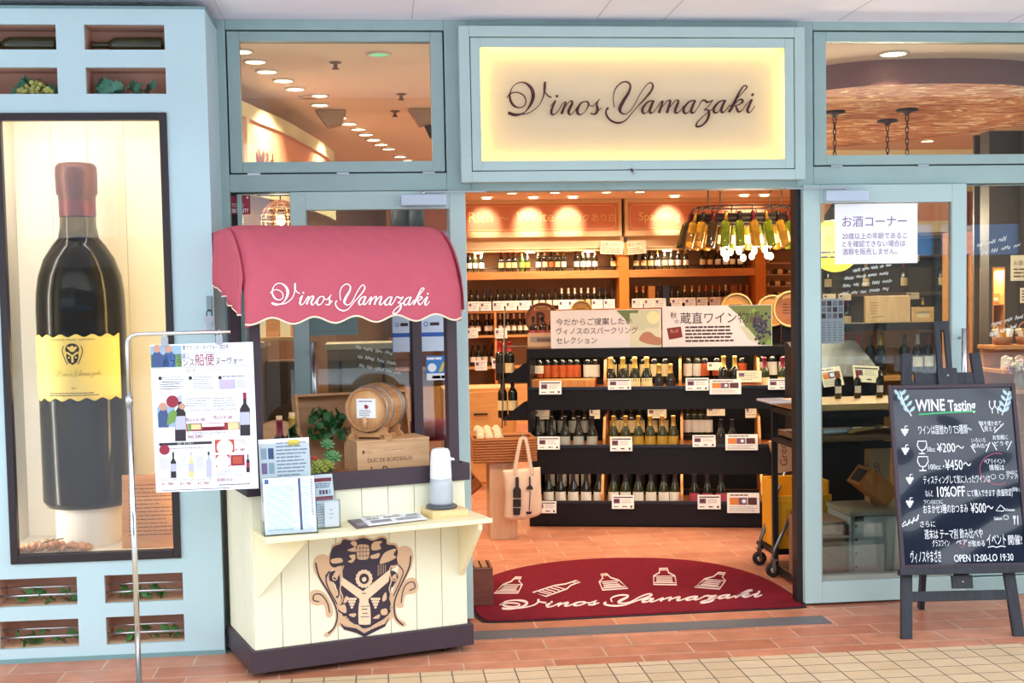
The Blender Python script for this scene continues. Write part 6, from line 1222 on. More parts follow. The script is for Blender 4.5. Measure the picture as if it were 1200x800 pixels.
# slate under a rippled clear film
sl = mat('slate_sky_tint', (16, 26, 46), .14, noise=.4, nscale=3, coat=.5, spec=.4);  # blue tint put into the black slate stands in for reflected sky
mb = MB(); NX, NZ = 60, 90; vs = []; rnd = random.Random(11); wvs = [(rnd.uniform(7, 26), rnd.uniform(0, 6.28), rnd.uniform(5, 20), rnd.uniform(0, 6.28), rnd.uniform(.3, 1)) for _ in range(8)]
def film(x, z): return sum(q[4] * math.sin(q[0] * x + q[1] + 2 * math.sin(z * 5)) * math.sin(q[2] * z + q[3]) for q in wvs) * .0005 * FILM
for jj in range(NZ + 1):
    for ii in range(NX + 1):
        x = x0 + .016 + (x1 - x0 - .032) * ii / NX; z = z0 + .016 + (z1 - z0 - .032) * jj / NZ; vs.append((x, -.0125 + film(x, z), z))
mb.add(vs, [(jj * (NX + 1) + ii, jj * (NX + 1) + ii + 1, (jj + 1) * (NX + 1) + ii + 1, (jj + 1) * (NX + 1) + ii) for jj in range(NZ) for ii in range(NX)], 0, True)
mb.build('slate', sl, cbd); mb = MB(); mb.box(x0 + .01, x1 - .01, -.008, -.004, z0 + .01, z1 - .01); mb.build('backing', M_BLACK, cbd)
a = Art(lambda u, v, w: (u, -.0135 + film(u, v) - w, v), .0004); SX, SZ = (x1 - x0), (z1 - z0)
def cp(x, y):  # drawing of 523 x 800 over the board
    u, v = cq(1030 + x / 3.0769, 430 + y / 3.0769); return (u, v)
ck = CS.k(1120, 560) / 3.0769
def ct(x, y, h_, tx, x2=None, m=0, bold=.004, rot=0): u, v = cp(x, y); a.text(u, v, h_ * ck * 1.36, tx, m, 1, width=(abs(cp(x2, y)[0] - u) if x2 else None), bold=bold, rot=rot)
def cl_(pts, w, m=0, sm=0, closed=False): a.line([cp(*p) for p in pts], w * ck, m, 1, sm, closed)
ct(130, 160, 44, 'WINE', 235, bold=.02); ct(246, 160, 42, 'Tasting', 346, bold=.02); cl_([(140, 172), (230, 166), (345, 160)], 5, 1)
ct(140, 242, 27, 'ワインは国替わりで5種類〜', 332); ct(208, 308, 34, '¥200〜', 304, bold=.01); ct(170, 306, 18, '50cc・', 210); ct(236, 372, 38, '¥450〜', 330, bold=.01); ct(176, 370, 20, '100cc・', 232)
ct(158, 420, 24, 'ティスティングして気に入ったワインは', 398); ct(165, 466, 20, 'なんと', 192); ct(208, 468, 38, '10%OFF', 308, bold=.01); ct(316, 466, 20, 'にて購入できます (数量限定)', 478); ct(160, 494, 14, 'ワインのおともに', 228); ct(158, 526, 26, 'おまかせ3種のおつまみ', 318); ct(328, 526, 36, '¥500〜', 410, bold=.01)
ct(146, 576, 18, 'さらに', 200); ct(162, 618, 28, '週末は テーマ別 飲み比べや', 372); ct(190, 646, 20, 'グラスワイン', 252); ct(318, 646, 18, 'が飲める', 378); ct(386, 640, 34, 'イベント', 454, bold=.01); ct(462, 638, 28, '開催!', 512); cl_([(388, 650), (405, 646), (420, 650), (436, 645), (452, 648)], 3)
ct(112, 702, 34, 'ヴィノスやまざき', 222, bold=.015); ct(268, 702, 26, 'OPEN 12:00-LO 19:30', 482)
ct(362, 212, 15, '味を確かめて', 438); ct(376, 232, 15, '買える', 420); cl_([(356, 196), (374, 234)], 3); cl_([(446, 204), (412, 238)], 3); ct(330, 272, 14, 'いろいろ', 380); ct(332, 292, 14, '飲み比べ', 392); cl_([(328, 284), (344, 310)], 3); cl_([(396, 272), (382, 306)], 3); ct(406, 262, 14, 'お気軽に', 462); ct(412, 284, 14, 'どうぞ', 466); cl_([(404, 272), (420, 300)], 3); cl_([(474, 268), (458, 300)], 3)
ct(376, 350, 17, 'ペアリイベント', 452); ct(394, 372, 17, '情報は', 448); u, v = cp(408, 396); a.line([(u + .011 * math.cos(q), v + .011 * math.sin(q)) for q in [2 * PI * k / 14 for k in range(14)]], .0018, 0, 1, 0, True); u, v = cp(438, 396); a.line([(u + .011 * math.cos(q), v + .011 * math.sin(q)) for q in [2 * PI * k / 14 for k in range(14)]], .0018, 0, 1, 0, True); ct(456, 388, 13, 'SNSに', 496); ct(456, 404, 13, 'アップ!', 498)
cl_([(424 + 64 * math.cos(q), 368 + 56 * math.sin(q)) for q in [PI * .35 + 1.75 * PI * k / 30 for k in range(22)]], 2, 2); ct(466, 446, 12, '一部除く', 504, rot=-.1)
CHK = [mat('chalk_white', (240, 244, 248), .8), mat('chalk_green', (70, 190, 120), .8), mat('chalk_rose', (190, 90, 110), .8), mat('chalk_pale', (176, 206, 216), .8)]
def flush(nm):
    a.build(nm, CHK, cbd); a.v, a.f, a.m, a.s = [], [], [], []
flush('chalk_writing')
for (gx, gy, s) in ((152, 288, 1), (155, 346, 1.12)): # glasses
    cl_([(gx - 15 * s, gy - 20 * s), (gx + 15 * s, gy - 20 * s), (gx + 17 * s, gy - 4 * s), (gx + 9 * s, gy + 10 * s), (gx, gy + 13 * s), (gx - 9 * s, gy + 10 * s), (gx - 17 * s, gy - 4 * s)], 3.5, 0, 0, True); cl_([(gx, gy + 13 * s), (gx, gy + 24 * s)], 3.5); cl_([(gx - 11 * s, gy + 25 * s), (gx + 11 * s, gy + 25 * s)], 3.5); flush('glass_drawing')
for (gx, gy) in ((90, 228), (92, 296), (108, 402), (108, 486)): # grape marks
    for (dx, dy) in ((-9, 0), (0, 0), (9, 0), (-5, 8), (5, 8), (0, 16)): u, v = cp(gx + dx, gy + dy); a.disc(u, v, 5 * ck, 0, 1, 8)
    cl_([(gx, gy - 4), (gx + 2, gy - 14), (gx + 10, gy - 14)], 3); flush('grape_drawing')
cl_([(80, 570), (92, 556), (98, 572), (108, 550), (116, 566), (124, 542), (132, 556), (140, 532)], 4); cl_([(80, 576), (140, 546)], 3)
for (sx, sy, mir) in ((95, 150, 1), (448, 150, -1)): # sprigs
    cl_([(sx - 22 * mir, sy - 62), (sx - 8 * mir, sy - 20), (sx + 20 * mir, sy + 28)] if mir == 1 else [(sx + 18, sy - 62), (sx + 4, sy - 10), (sx - 8, sy + 24)], 4, 0, 4)
    for k in range(4):
        bx_, by = (sx - 22 + k * 11, sy - 46 + k * 20) if mir == 1 else (sx + 15 - k * 6, sy - 46 + k * 20)
        for d_ in (-1, 1): 
            l_ = [(bx_, by), (bx_ + d_ * 9, by - 16), (bx_ + d_ * 21, by - 22), (bx_ + d_ * 17, by - 7)]; a.poly([cp(*q) for q in l_], 3, 1.1, 2)
    flush('sprig_drawing')
for gx in (404, 424): cl_([(gx - 8, 122), (gx - 9, 140), (gx, 152), (gx + 9, 140), (gx + 8, 122)], 3, 0, 3); cl_([(gx, 152), (gx + 2, 168)], 3)
cl_([(418, 518), (434, 498), (450, 512), (444, 520)], 3, 0, 0, True); ct(452, 520, 11, 'cheese', 486); u, v = cp(454, 542); a.line([(u + .012 * math.cos(q), v + .011 * math.sin(q)) for q in [2 * PI * k / 14 for k in range(14)]], .0018, 0, 1, 0, True); ct(412, 552, 12, 'Salami', 440)
for (dx, dy) in ((-4, -3), (4, -2), (0, 4)): q = cp(454 + dx, 542 + dy); a.disc(q[0], q[1], .0016, 0, 1, 6)
cl_([(484, 536), (484, 568)], 3); cl_([(496, 536), (496, 568)], 3); cl_([(480, 536), (480, 546), (488, 546), (488, 536)], 2); u, v = cp(296, 640); a.line([(u + .012 * math.cos(q), v + .014 * math.sin(q)) for q in [2 * PI * k / 16 for k in range(16)]], .002, 2, 1, 0, True); ct(276, 640, 16, 'ペア', 316)
flush('chalk_doodles')

# ------------------------------------------------------------------ notices and stickers on the glass
q0, q1 = at(978, 239, .014), at(1075, 308, .014)
t = thing('alcohol_notice', 'large white alcohol sales notice taped inside the right door glass', 'notice', (q0.x, .0115, q1.z)); w, h_ = q1.x - q0.x, q0.z - q1.z
mb = MB(); mb.box(0, w, .0, .002, 0, h_); mb.build('sheet', mat('notice_white', (250, 250, 252), .5), t); a = Art(); mv = mat('violet_print', (116, 84, 150), .6)
a.text(w * .09, h_ * .63, h_ * .2, 'お酒コーナー', 0, 1, width=w * .78, bold=.015)
for k, tx in enumerate(('20歳以上の年齢であるこ', 'とを確認できない場合は', '酒類を販売しません。')): a.text(w * .09, h_ * (.42 - .13 * k), h_ * .115, tx, 0, 1, width=w * (.78, .76, .66)[k], bold=.012)
a.build('printing', mv, t)
q0, q1 = at(270, 229, .078), at(293.5, 251, .078); t = thing('security_sticker', 'small dark red security sticker on the side window left of the awning', 'sticker', (q0.x, .0775, q1.z)); w, h_ = q1.x - q0.x, q0.z - q1.z
mb = MB(); mb.box(0, w, 0, .002, 0, h_); mb.build('sheet', mat('sticker_red', (158, 28, 58), .4), t); a = Art(); a.text(w * .06, h_ * .38, h_ * .28, 'TOKYU', 0, 1, width=w * .6); a.text(w * .06, h_ * .1, h_ * .28, 'SECURITY', 0, 1, width=w * .86, bold=.02); a.rect(w * .82, h_ * .84, w * .92, h_ * .93, 0, 1); a.build('printing', M_WHITE, t)
for k, (pa, pb) in enumerate((((459, 374), (484, 412)), ((492, 374), (521, 411)))):
    q0, q1 = at(*pa, .014), at(*pb, .014); t = thing('window_notice', ('white notice with blue band on the left door, left of the cart post', 'white notice with blue band on the left door, right of the cart post')[k], 'notice', (q0.x, .0145, q1.z)); w, h_ = q1.x - q0.x, .26
    mb = MB(); mb.box(0, w, 0, .002, 0, h_); mb.build('sheet', mat('notice_blue_white', (206, 222, 240), .5), t); a = Art(); a.rect(0, h_ * .28, w, h_ * .36, 1, 1); a.disc(w * .25, h_ * .52, w * .1, 1, 1); a.disc(w * .25, h_ * .52, w * .07, 2, 1.5); a.fine(w * .42, h_ * .46, w * .9, h_ * .58, 1, 0, 1, .5); a.disc(w * .22, h_ * .8, w * .1, 1, 1); a.fine(w * .4, h_ * .74, w * .9, h_ * .86, 1, 0, 1, .5); a.rect(0, 0, w * .03, h_, 1, 1); a.build('printing', [M_INK, mat('notice_blue', (44, 96, 180), .5), MATS['notice_blue_white']], t)
q0, q1 = at(499, 417, .014), at(523, 445, .014); t = thing('window_sticker', 'square blue and white offer sticker low on the left door glass', 'sticker', (q0.x, .0145, q1.z)); w, h_ = q1.x - q0.x, q0.z - q1.z
mb = MB(); mb.box(0, w, 0, .002, 0, h_); mb.build('sheet', mat('sticker_blue', (54, 130, 204), .4), t); a = Art(); a.rect(w * .02, 0, w * .98, h_ * .28, 0, 1); a.disc(w * .3, h_ * .52, w * .22, 0, 1); a.poly([(w * .62, h_ * .34), (w * .86, h_ * .76), (w * .96, h_ * .70), (w * .8, h_ * .34)], 2, 1); a.fine(w * .05, h_ * .82, w * .95, h_ * .96, 1, 0, 1, .7, .1); a.fine(w * .3, h_ * .05, w * .95, h_ * .2, 1, 3, 1, .8, .1); a.build('printing', [M_WHITE, M_BLUEINK, M_YELLINK, M_RED], t)
def handwriting(name, label, pts_lines, Y, m, w=.004):
    o = at(*pts_lines[0][0], Y); t = thing(name, label, 'glass lettering', (o.x, Y, o.z)); a = Art(lambda u, v, q: (u, -q, v))
    for l in pts_lines: a.line([((at(*p, Y) - o).x, (at(*p, Y) - o).z) for p in l], w, 0, 1, 4)
    a.build('strokes', m, t, solid=.0006); return t
def scrawl(x, y, w, h_, n, rnd, slope=0):
    n = int(n * 1.7)
    out = []; k = 0
    while k < n:
        m_ = rnd.randint(3, 5); l = []
        for j in range(m_ * 2): l.append((x + w * (k + j * .5) / n, y + slope * (k + j * .5) / n + (h_ * rnd.uniform(.3, 1) if j % 2 == 0 else -h_ * rnd.uniform(.2, 1))))
        out.append(l); k += m_ + 1
    return out
rnd = random.Random(21); M_PEN = mat('white_marker', (232, 240, 236), .6)
L_ = []
for k in range(3): L_ += scrawl(417 + k * 2, 406 + k * 11, 46, 2.6, 12, rnd, 9)
handwriting('glass_lettering', 'white handwritten lines on the left door glass above the small cask', L_, .009, M_PEN, .0022)
L_ = []
for k, (x, y, w) in enumerate(((1000, 317, 40), (990, 326, 52), (988, 335, 56), (985, 344, 60))): L_ += scrawl(x, y, w, 2.4, 14, rnd, -6)
handwriting('glass_lettering', 'white cursive lines on the right door glass below the alcohol notice', L_, .009, M_PEN, .002)
L_ = []
for k, (x, y, w) in enumerate(((1145, 288, 38), (1150, 297, 44), (1162, 380, 38), (1160, 392, 30))): L_ += scrawl(x, y, w, 3, 9, rnd, -10)
handwriting('glass_lettering', 'white handwritten words on the far right side window glass', L_, .076, M_PEN, .0022)

# ------------------------------------------------------------------ bottle chandelier
p0, p1 = at(806, 256, 3.9), at(938, 256, 3.9); cx_ = (p0.x + p1.x) / 2; zr = at(870, 257, 3.9).z; RX = (p1.x - p0.x) / 2 - .02; RY = .24
t = thing('bottle_chandelier', 'oval black iron chandelier with glowing bulbs, ringed by hanging bottles', 'chandelier', (cx_, 3.9, zr))
ov = lambda r_, z, n=40, ph=0: [(RX * r_ * math.cos(2 * PI * k / n + ph), RY * r_ * math.sin(2 * PI * k / n + ph), z) for k in range(n)]
mb = MB(); mb.tube(ov(1, .03), .009, 6, closed=True); mb.tube(ov(1, -.03), .009, 6, closed=True)
for k in range(24): a_ = 2 * PI * k / 24; mb.tube([(RX * math.cos(a_), RY * math.sin(a_), -.03), (RX * math.cos(a_), RY * math.sin(a_), .03)], .006, 5)
N = 44; mb.add([(RX * math.cos(2 * PI * k / N) * s_, RY * math.sin(2 * PI * k / N) * s_, z) for z in (-.03, .03) for s_ in (1.0,) for k in range(N)], [(k, (k + 1) % N, N + (k + 1) % N, N + k) for k in range(N)], 0, True)
mb.build('ring', M_IRON, t, solid=.004)
mb = MB(); mb.tube(ov(.86, .10), .007, 6, closed=True)
for k in range(16): a_ = 2 * PI * k / 16; mb.tube(catmull([(RX * math.cos(a_), RY * math.sin(a_), .03), (RX * .95 * math.cos(a_), RY * .95 * math.sin(a_), .085), (RX * .86 * math.cos(a_), RY * .86 * math.sin(a_), .10)], 3), .005, 5)
mb.build('crown', M_IRON, t)
for x in (-.30, -.20, .22, .31): mb = MB(); mb.tube([(x, 0, .1), (x, 0, 3.0 - zr)], .006, 6); mb.tube([(x, -RY * .8, .1), (x, RY * .8, .1)], .006, 6); mb.build('suspension_rod', M_IRON, t)
M_BULB = glow('bulb_glow', (255, 214, 150), 40)
for k, (px, py) in enumerate(((848, 296), (856, 295), (851, 302), (866, 294), (871, 302), (881, 300), (884, 294), (896, 292), (899, 299), (903, 300))):
    q = at(px, py, 3.9 + (k % 3 - 1) * .1); r0 = Vector((q.x - cx_, q.y - 3.9, q.z - zr)); mb = MB(); mb.tube([(r0.x, r0.y, r0.z + .05), (r0.x * .8, r0.y, .0)], .005, 5); mb.build('lamp_arm', M_IRON, t)
    mb = MB(); mb.ball(tuple(r0), .023, 12, 0, (1, 1, 1.25)); mb.build('bulb', M_BULB, t)
ld = bpy.data.lights.new('chandelier_lamp', 'POINT'); ld.energy = 45; ld.color = WARM; ld.shadow_soft_size = .2; lo = bpy.data.objects.new('chandelier_lamp', ld); C.objects.link(lo); lo.parent = t; lo.location = (0, 0, -.42)
M_GLG = mat('lit_green_glass', (150, 180, 50), .1, trans=.7, coat=.3); M_GLY = mat('lit_yellow_glass', (226, 180, 70), .1, trans=.7, coat=.3); M_GLD = mat('lit_dark_glass', (60, 50, 30), .1, coat=.4)
hung = []
for k in range(26):
    a_ = PI + 2 * PI * (k + .5) / 26; hung.append((a_, (M_GLD, M_GLY, M_GLY, M_GLD, M_GLG, M_GLG, M_GLY, M_GLG, M_GLY, M_GLG)[k % 10]))
for k, (a_, gm) in enumerate(hung):
    ca, sa = math.cos(a_), math.sin(a_); tilt = R(16); s_ = .98
    # neck held in the ring, base swung outwards and down
    d = Vector((ca * math.sin(tilt), sa * math.sin(tilt), -math.cos(tilt))); neck = Vector((cx_ + RX * ca, 3.9 + RY * sa, zr + .05)); base = neck + d * .3 * s_
    o = bottle(base, BORD, gm, (M_CAPR, M_CAPG, M_CAPK)[k % 3], M_LABC, 'bottle hung by its neck from the oval chandelier, %s clockwise from its left end seen from above' % ORD[k] if False else 'wine bottle hung by its neck in the oval iron chandelier ring', 'bottles hung in the chandelier', s=s_)
    o.rotation_euler = (-d).to_track_quat('Z', 'Y').to_euler()
q = at(926, 240, 3.9); q2 = at(920, 226, 3.9)
t = thing('hanging_bottle_chain', 'chain of green bottles hanging beside the black door jamb near the chandelier', 'bottle chain', (q.x, 3.7, q.z))
mb = MB(); mb.tube([(0, 0, 3.0 - q.z), (0, 0, -.15)], .006, 6); mb.build('chain', M_IRON, t)
for k in range(4):
    mb = MB(); mb.M = Matrix.Translation((.03 * (-1) ** k, -.02, .02 + k * .09)) @ Matrix.Rotation(R(150 + 20 * (-1) ** k), 4, 'Y') @ Matrix.Scale(.62, 4); mb.lathe(BORD, 12); mb.build('bottle', (M_GLG, M_GLD)[k % 2], t)

# ------------------------------------------------------------------ console table and things behind the right door
M_TOPW = wood('pale_table_wood', (198, 152, 98), (214, 170, 116), .45, 3, (1, 6, 6)); M_BRNW = wood('brown_table_wood', (110, 80, 56), (128, 96, 68), .5, 3, (1, 6, 6))
X0_, X1_, Y0_, Y1_ = 1.79, 2.95, .30, .80; ZT = at(960, 474, .30).z; ZS = at(1000, 511, .30).z
t = thing('console_table', 'black framed console table with wooden top and shelf behind the right door', 'table', (X0_, Y0_, 0)); w, d = X1_ - X0_, Y1_ - Y0_
mb = MB(); mb.box(0, w, 0, d, ZT - .035, ZT); mb.build('table_top', M_TOPW, t, bevel=.003)
mb = MB(); mb.box(.03, w - .03, .03, d - .03, ZS - .03, ZS); mb.build('shelf', M_BRNW, t, bevel=.003)
for x in (0, w - .03):
    for y in (0, d - .03): mb = MB(); mb.box(x, x + .03, y, y + .03, .0, ZT - .035); mb.build('leg', M_BLACK, t)
mb = MB()
for z in (ZT - .075, ZS - .07, .02):
    for x in (0, w - .03): mb.box(x + .002, x + .028, .03, d - .03, z, z + .03)
    if z > .1:
        for y in (0, d - .03): mb.box(.03, w - .03, y + .002, y + .028, z, z + .035)
mb.build('frame', M_BLACK, t)
def slab(name, label, cat, px0, px1, Y, z, dy, dz, m, rz=0, art=None, group=None):
    a0, a1 = at(px0, 480, Y), at(px1, 480, Y); o = thing(name, label, cat, (a0.x, Y, z), rz, group); mb = MB(); mb.box(0, a1.x - a0.x, 0, dy, 0, dz); mb.build('body', m, o, bevel=min(.002, dz * .2)); return o, a1.x - a0.x
o, w = slab('magazine', 'pale magazine lying on the left end of the console table top', 'magazine', 903, 934, .42, ZT, .26, .012, mat('magazine_cover', (206, 206, 214), .4)); mb = MB(); mb.box(.01, w - .02, .02, .24, .012, .014); mb.build('cover_print', mat('magazine_blue', (120, 130, 160), .4), o)
q = at(905, 500, .45); t = thing('rolled_poster', 'white rolled poster lying on the console shelf, left end', 'rolled paper', (X0_ + .06, .40, ZS + .016), rot=(0, R(90), R(12))); mb = MB(); mb.lathe([(0, 0), (.015, 0), (.016, .3), (0, .3)], 14); mb.build('roll', M_WHITE, t); mb = MB(); mb.lathe([(.0165, .1), (.0165, .112)], 14); mb.build('band', M_GREYINK, t)
q = at(1005, 506, .40); t = thing('pen', 'long tan stick lying on the console shelf behind the door glass', 'stick', (q.x - .05, .40, ZS + .012), rot=(0, R(84), R(14))); mb = MB(); mb.lathe([(0, 0), (.011, 0), (.012, .2), (.006, .22), (0, .225)], 12); mb.build('shaft', mat('tan_stick', (206, 160, 96), .5), t); mb = MB(); mb.lathe([(.0125, .16), (.0125, .19)], 12); mb.build('ferrule', M_STEEL, t)
# bottles and cards on the console
for k, (px, cm, lb) in enumerate(((985, M_CAPO, 'orange'), (1008, M_CAPRED, 'red'), (1034, M_CAPK, 'black'))):
    q = at(px, 470, .62); bottle((q.x, .66, ZT), BORD, M_BOTDK, cm, M_LABW, 'wine bottle with %s foil standing at the back of the console table' % lb, 'bottles on the console table', s=.52)
t = thing('slanted_bin', 'black slanted display bin with a wooden divider behind the right door glass', 'display bin', (at(962, 440, 1.0).x, 1.18, 0)); w = at(1050, 440, 1.0).x - at(962, 440, 1.0).x; zb = at(1000, 447, 1.0).z
mb = MB(); mb.prism([(0, 0), (.5, 0), (.5, zb + .22), (.46, zb + .22), (.0, zb + .02)], 0, w, 'x'); mb.build('bin', M_NAVY, t, bevel=.004)
u = at(978, 430, 1.0).x - at(962, 440, 1.0).x; mb = MB(); mb.prism([(-.01, zb - .02), (.02, zb - .02), (.40, zb + .27), (.37, zb + .30)], u, u + .018, 'x'); mb.build('divider', M_TOPW, t)
q = at(1000, 430, 1.6); t = thing('bottle_shelf', 'orange wooden shelf of standing bottles seen through the right door glass', 'shelf', (at(985, 430, 1.75).x, 1.75, 0)); w = at(1100, 430, 1.75).x - at(985, 430, 1.75).x; zs = at(1000, 442, 1.75).z; zt = at(1000, 388, 1.75).z
mb = MB(); mb.box(0, w, .0, .30, zs - .03, zs); mb.box(0, w, .30, .32, 0, zt); mb.build('board', M_OAK, t, bevel=.003); mb = MB(); mb.box(-.02, w + .02, -.02, .34, zt, zt + .05); mb.build('cornice', M_NAVY, t); mb = MB(); mb.box(0, w, 0, .3, 0, .10); mb.box(0, .03, 0, .3, .10, zs - .03); mb.box(w - .03, w, 0, .3, .1, zs - .03); mb.build('base', M_BRNW, t)
for k, (px, cm, pr) in enumerate(((991, M_CAPO, CHAM), (1006, M_CAPRED, BORD), (1020, M_CAPK, BORD), (1032, M_CAPG, CHAM), (1060, M_CAPK, BORD), (1075, M_CAPW, BURG), (1088, M_CAPR, BORD))):
    q = at(px, 430, 1.88); bottle((q.x, 1.88, zs), pr, M_BOTDK, cm, M_LABK if k < 4 else M_LABW, 'dark bottle, %s from the left on the orange shelf behind the right door' % ORD[k], 'bottles on the orange shelf', s=.9)
for k, (px, py, w_, h_, lab) in enumerate(((973, 441, 26, 25, 'cream card with small pictures at the left edge of the right door glass'), (1014, 438, 34, 22, 'cream card with a dark photo on the slanted bin behind the door'))):
    q = at(px, py, 1.15); k_ = .0049; card('display_card', lab, Matrix.Translation((q.x, (1.125, 1.13)[k], q.z)) @ Matrix.Rotation(R((-6, 4)[k]), 4, 'Y'), w_ * k_, h_ * k_, None, 1 if k == 0 else 0, 25, M_CREAM)
p0, p1 = at(1017, 347, 1.7), at(1070, 392, 1.7); t = thing('crate_front', 'pale wooden crate panel standing over the orange shelf behind the right door', 'panel', (p0.x, 1.74, zt + .051)); w, h_ = p1.x - p0.x, p0.z - zt - .05
mb = MB(); mb.box(0, w, 0, .03, 0, h_); mb.build('board', wood('pale_panel', (206, 164, 116), (222, 182, 136), .6, 3, (6, 6, 1)), t, bevel=.003); a = Art(); a.fine(w * .1, h_ * .3, w * .3, h_ * .8, 5, 0, 1, .3); a.line([(w * .15, h_ * .2), (w * .4, h_ * .25)], .006, 0, 1); a.build('stamp', mat('pale_stamp', (160, 120, 80), .6), t)
p0, p1 = at(1073, 360, 1.7), at(1098, 392, 1.7); t = thing('small_picture', 'small pale wooden frame beside the crate panel behind the right door', 'frame', (p0.x, 1.745, zt + .051)); w, h_ = p1.x - p0.x, p0.z - zt - .05; mb = MB(); mb.box(0, w, 0, .02, 0, .03); mb.box(0, w, 0, .02, h_ - .03, h_); mb.box(0, .03, 0, .02, .03, h_ - .03); mb.box(w - .03, w, 0, .02, .03, h_ - .03); mb.build('frame', M_TOPW, t); mb = MB(); mb.box(.03, w - .03, .008, .016, .03, h_ - .03); mb.build('picture', mat('cream_picture', (214, 190, 150), .6), t)
# tall dark shelving with cards further in
XA = at(958, 350, 4.2).x; t = thing('dark_shelving', 'tall dark shelving with pale cards far behind the right door glass', 'shelving', (XA, 4.2, 0)); w = 2.6
mb = MB(); mb.box(0, w, .3, .34, 0, 2.1); mb.box(0, .04, 0, .3, 0, 2.1); mb.box(w - .04, w, 0, .3, 0, 2.1); mb.build('carcass', mat('dark_grey_brown', (70, 64, 58), .6), t)
for z in (.5, .9, 1.3, 1.62, 1.94, 2.1): mb = MB(); mb.box(.04, w - .04, 0, .3, z - .03, z); mb.build('shelf', mat('shelf_umber', (92, 80, 66), .5), t)
hs_ = thing('header_sign', 'salmon header panel over the tall dark shelving', 'header sign', (XA, 4.15, 2.12)); mb = MB(); mb.box(0, w, 0, .2, 0, .10); mb.box(0, w, 0, .2, .62, .70); mb.box(0, .05, 0, .2, .1, .62); mb.box(w - .05, w, 0, .2, .1, .62); mb.build('frame', M_HCREAM, hs_, bevel=.004); mb = MB(); mb.box(.05, w - .05, .04, .07, .1, .62); mb.build('panel', M_SALMON, hs_)
for k in range(14):
    x = XA + .14 + k * .17; bottle((x, 4.34, 1.30 if k % 2 else 1.62), (BORD, BURG)[k % 2], M_BOTDK, (M_CAPK, M_CAPR, M_CAPG)[k % 3], M_LABC, 'dark bottle, %s from the left on the tall dark shelving' % ORD[k], 'bottles on the dark shelving', s=.9)
for k, (px, py) in enumerate(((972, 308), (972, 318), (972, 329), (990, 326), (990, 382), (1070, 318), (1070, 334))):
    q = at(px, py, 4.19); card('shelf_card', 'pale card on the dark shelving, %s in order downwards behind the right door' % ORD[k], Matrix.Translation((q.x, 4.192, min((1.905, 1.585, 1.265), key=lambda z: abs(z - q.z)))), .11, .055, 'cards on the dark shelving', 2, 4, M_CREAM)
q = at(958, 288, 2.6); t = thing('round_sign', 'round mustard yellow sign hanging behind the upper left of the right door glass', 'sign', (q.x + .13, 2.6, q.z)); mb = MB(); mb.M = Matrix.Rotation(R(90), 4, 'X'); mb.lathe([(0, 0), (.19, 0), (.19, .01), (0, .01)], 32, smooth=False); mb.build('disc', mat('mustard', (214, 186, 50), .5), t); a = Art(lambda u, v, w: (u, -.011 - w, v)); a.text(.0, .02, .08, '最安', 0, 1, align='c', bold=.01); a.fine(-.12, -.1, .12, -.03, 2, 0, 1, .4); a.build('printing', M_INK, t); mb = MB(); mb.tube([(0, 0, .19), (0, 0, 3 - q.z)], .002, 5); mb.build('cord', M_BLACK, t)
q0, q1 = at(961, 350, .03), at(989, 402, .03); t = thing('leaflet_sheet', 'sheet of small pictures and print taped low inside the right door glass, left edge', 'notice', (q0.x, .0275, q1.z)); w, h_ = q1.x - q0.x, q0.z - q1.z; mb = MB(); mb.box(0, w, 0, .002, 0, h_); mb.build('sheet', mat('sheet_grey', (206, 200, 204), .5), t); a = Art()
for i in range(4):
    for j in range(3): a.rect(w * (.05 + .24 * i), h_ * (.56 + .14 * j), w * (.23 + .24 * i), h_ * (.67 + .14 * j), (i + j) % 3, 1)
for i in range(4): a.fine(w * (.05 + .24 * i), h_ * .04, w * (.23 + .24 * i), h_ * .5, 8, 1, 1, .4)
a.build('printing', [M_INK, M_GREYINK, mat('taupe_ink', (130, 110, 110), .6)], t)
# low things under the console
t = thing('storage_chest', 'large pale grey chest with corner rivets on the floor under the console table', 'chest', (2.09, .345, 0)); zt = at(1030, 598, .345).z; w = .78
mb = MB(); mb.box(0, w, 0, .36, 0, zt - .03); mb.build('body', mat('pale_grey_chest', (186, 194, 196), .45, noise=.04), t, bevel=.004)
mb = MB(); mb.box(-.008, w + .008, -.008, .368, zt - .026, zt); mb.build('lid', mat('chest_lid', (170, 160, 142), .45), t, bevel=.003)
mb = MB(); mb.box(-.002, .018, -.004, .0, 0, zt - .03); mb.build('corner_strip', mat('chest_strip', (150, 160, 166), .4), t)
for i in range(5): mb = MB(); mb.M = Matrix.Translation((.03, -.001, zt - .08 - i * .075)) @ Matrix.Rotation(R(90), 4, 'X'); mb.lathe([(0, .004), (.006, .003), (.007, 0)], 8); mb.build('rivet', M_BLACK, t)
mb = MB(); mb.box(.02, .07, -.012, 0, zt - .055, zt - .03); mb.build('latch', M_BLACK, t)
t = thing('brown_box', 'brown cardboard box on the floor left of the pale grey chest', 'box', (1.845, .36, 0)); mb = MB(); mb.box(0, .225, 0, .30, 0, zt - .06); mb.build('carton', mat('carton_brown', (140, 104, 86), .7), t, bevel=.003); mb = MB(); mb.box(0, .225, 0, .148, zt - .06, zt - .055); mb.box(0, .225, .152, .30, zt - .06, zt - .055); mb.build('flaps', mat('carton_flap', (156, 118, 96), .7), t)
q = at(1027, 575, .46); t = thing('wooden_box', 'orange brown wooden wine box tipped on the pale grey chest', 'box', (q.x - .09, .44, zt + .048), rot=(0, R(38), R(0))); mb = MB(); M0 = MB()
mb.box(-.06, .14, 0, .2, .052, .17); mb.build('box', wood('amber_box_wood', (198, 116, 50), (220, 140, 70), .5, 3, (1, 6, 6)), t, bevel=.003); mb = MB(); mb.box(-.062, -.06, .03, .17, .07, .15); mb.build('end_panel', M_NAVY, t)
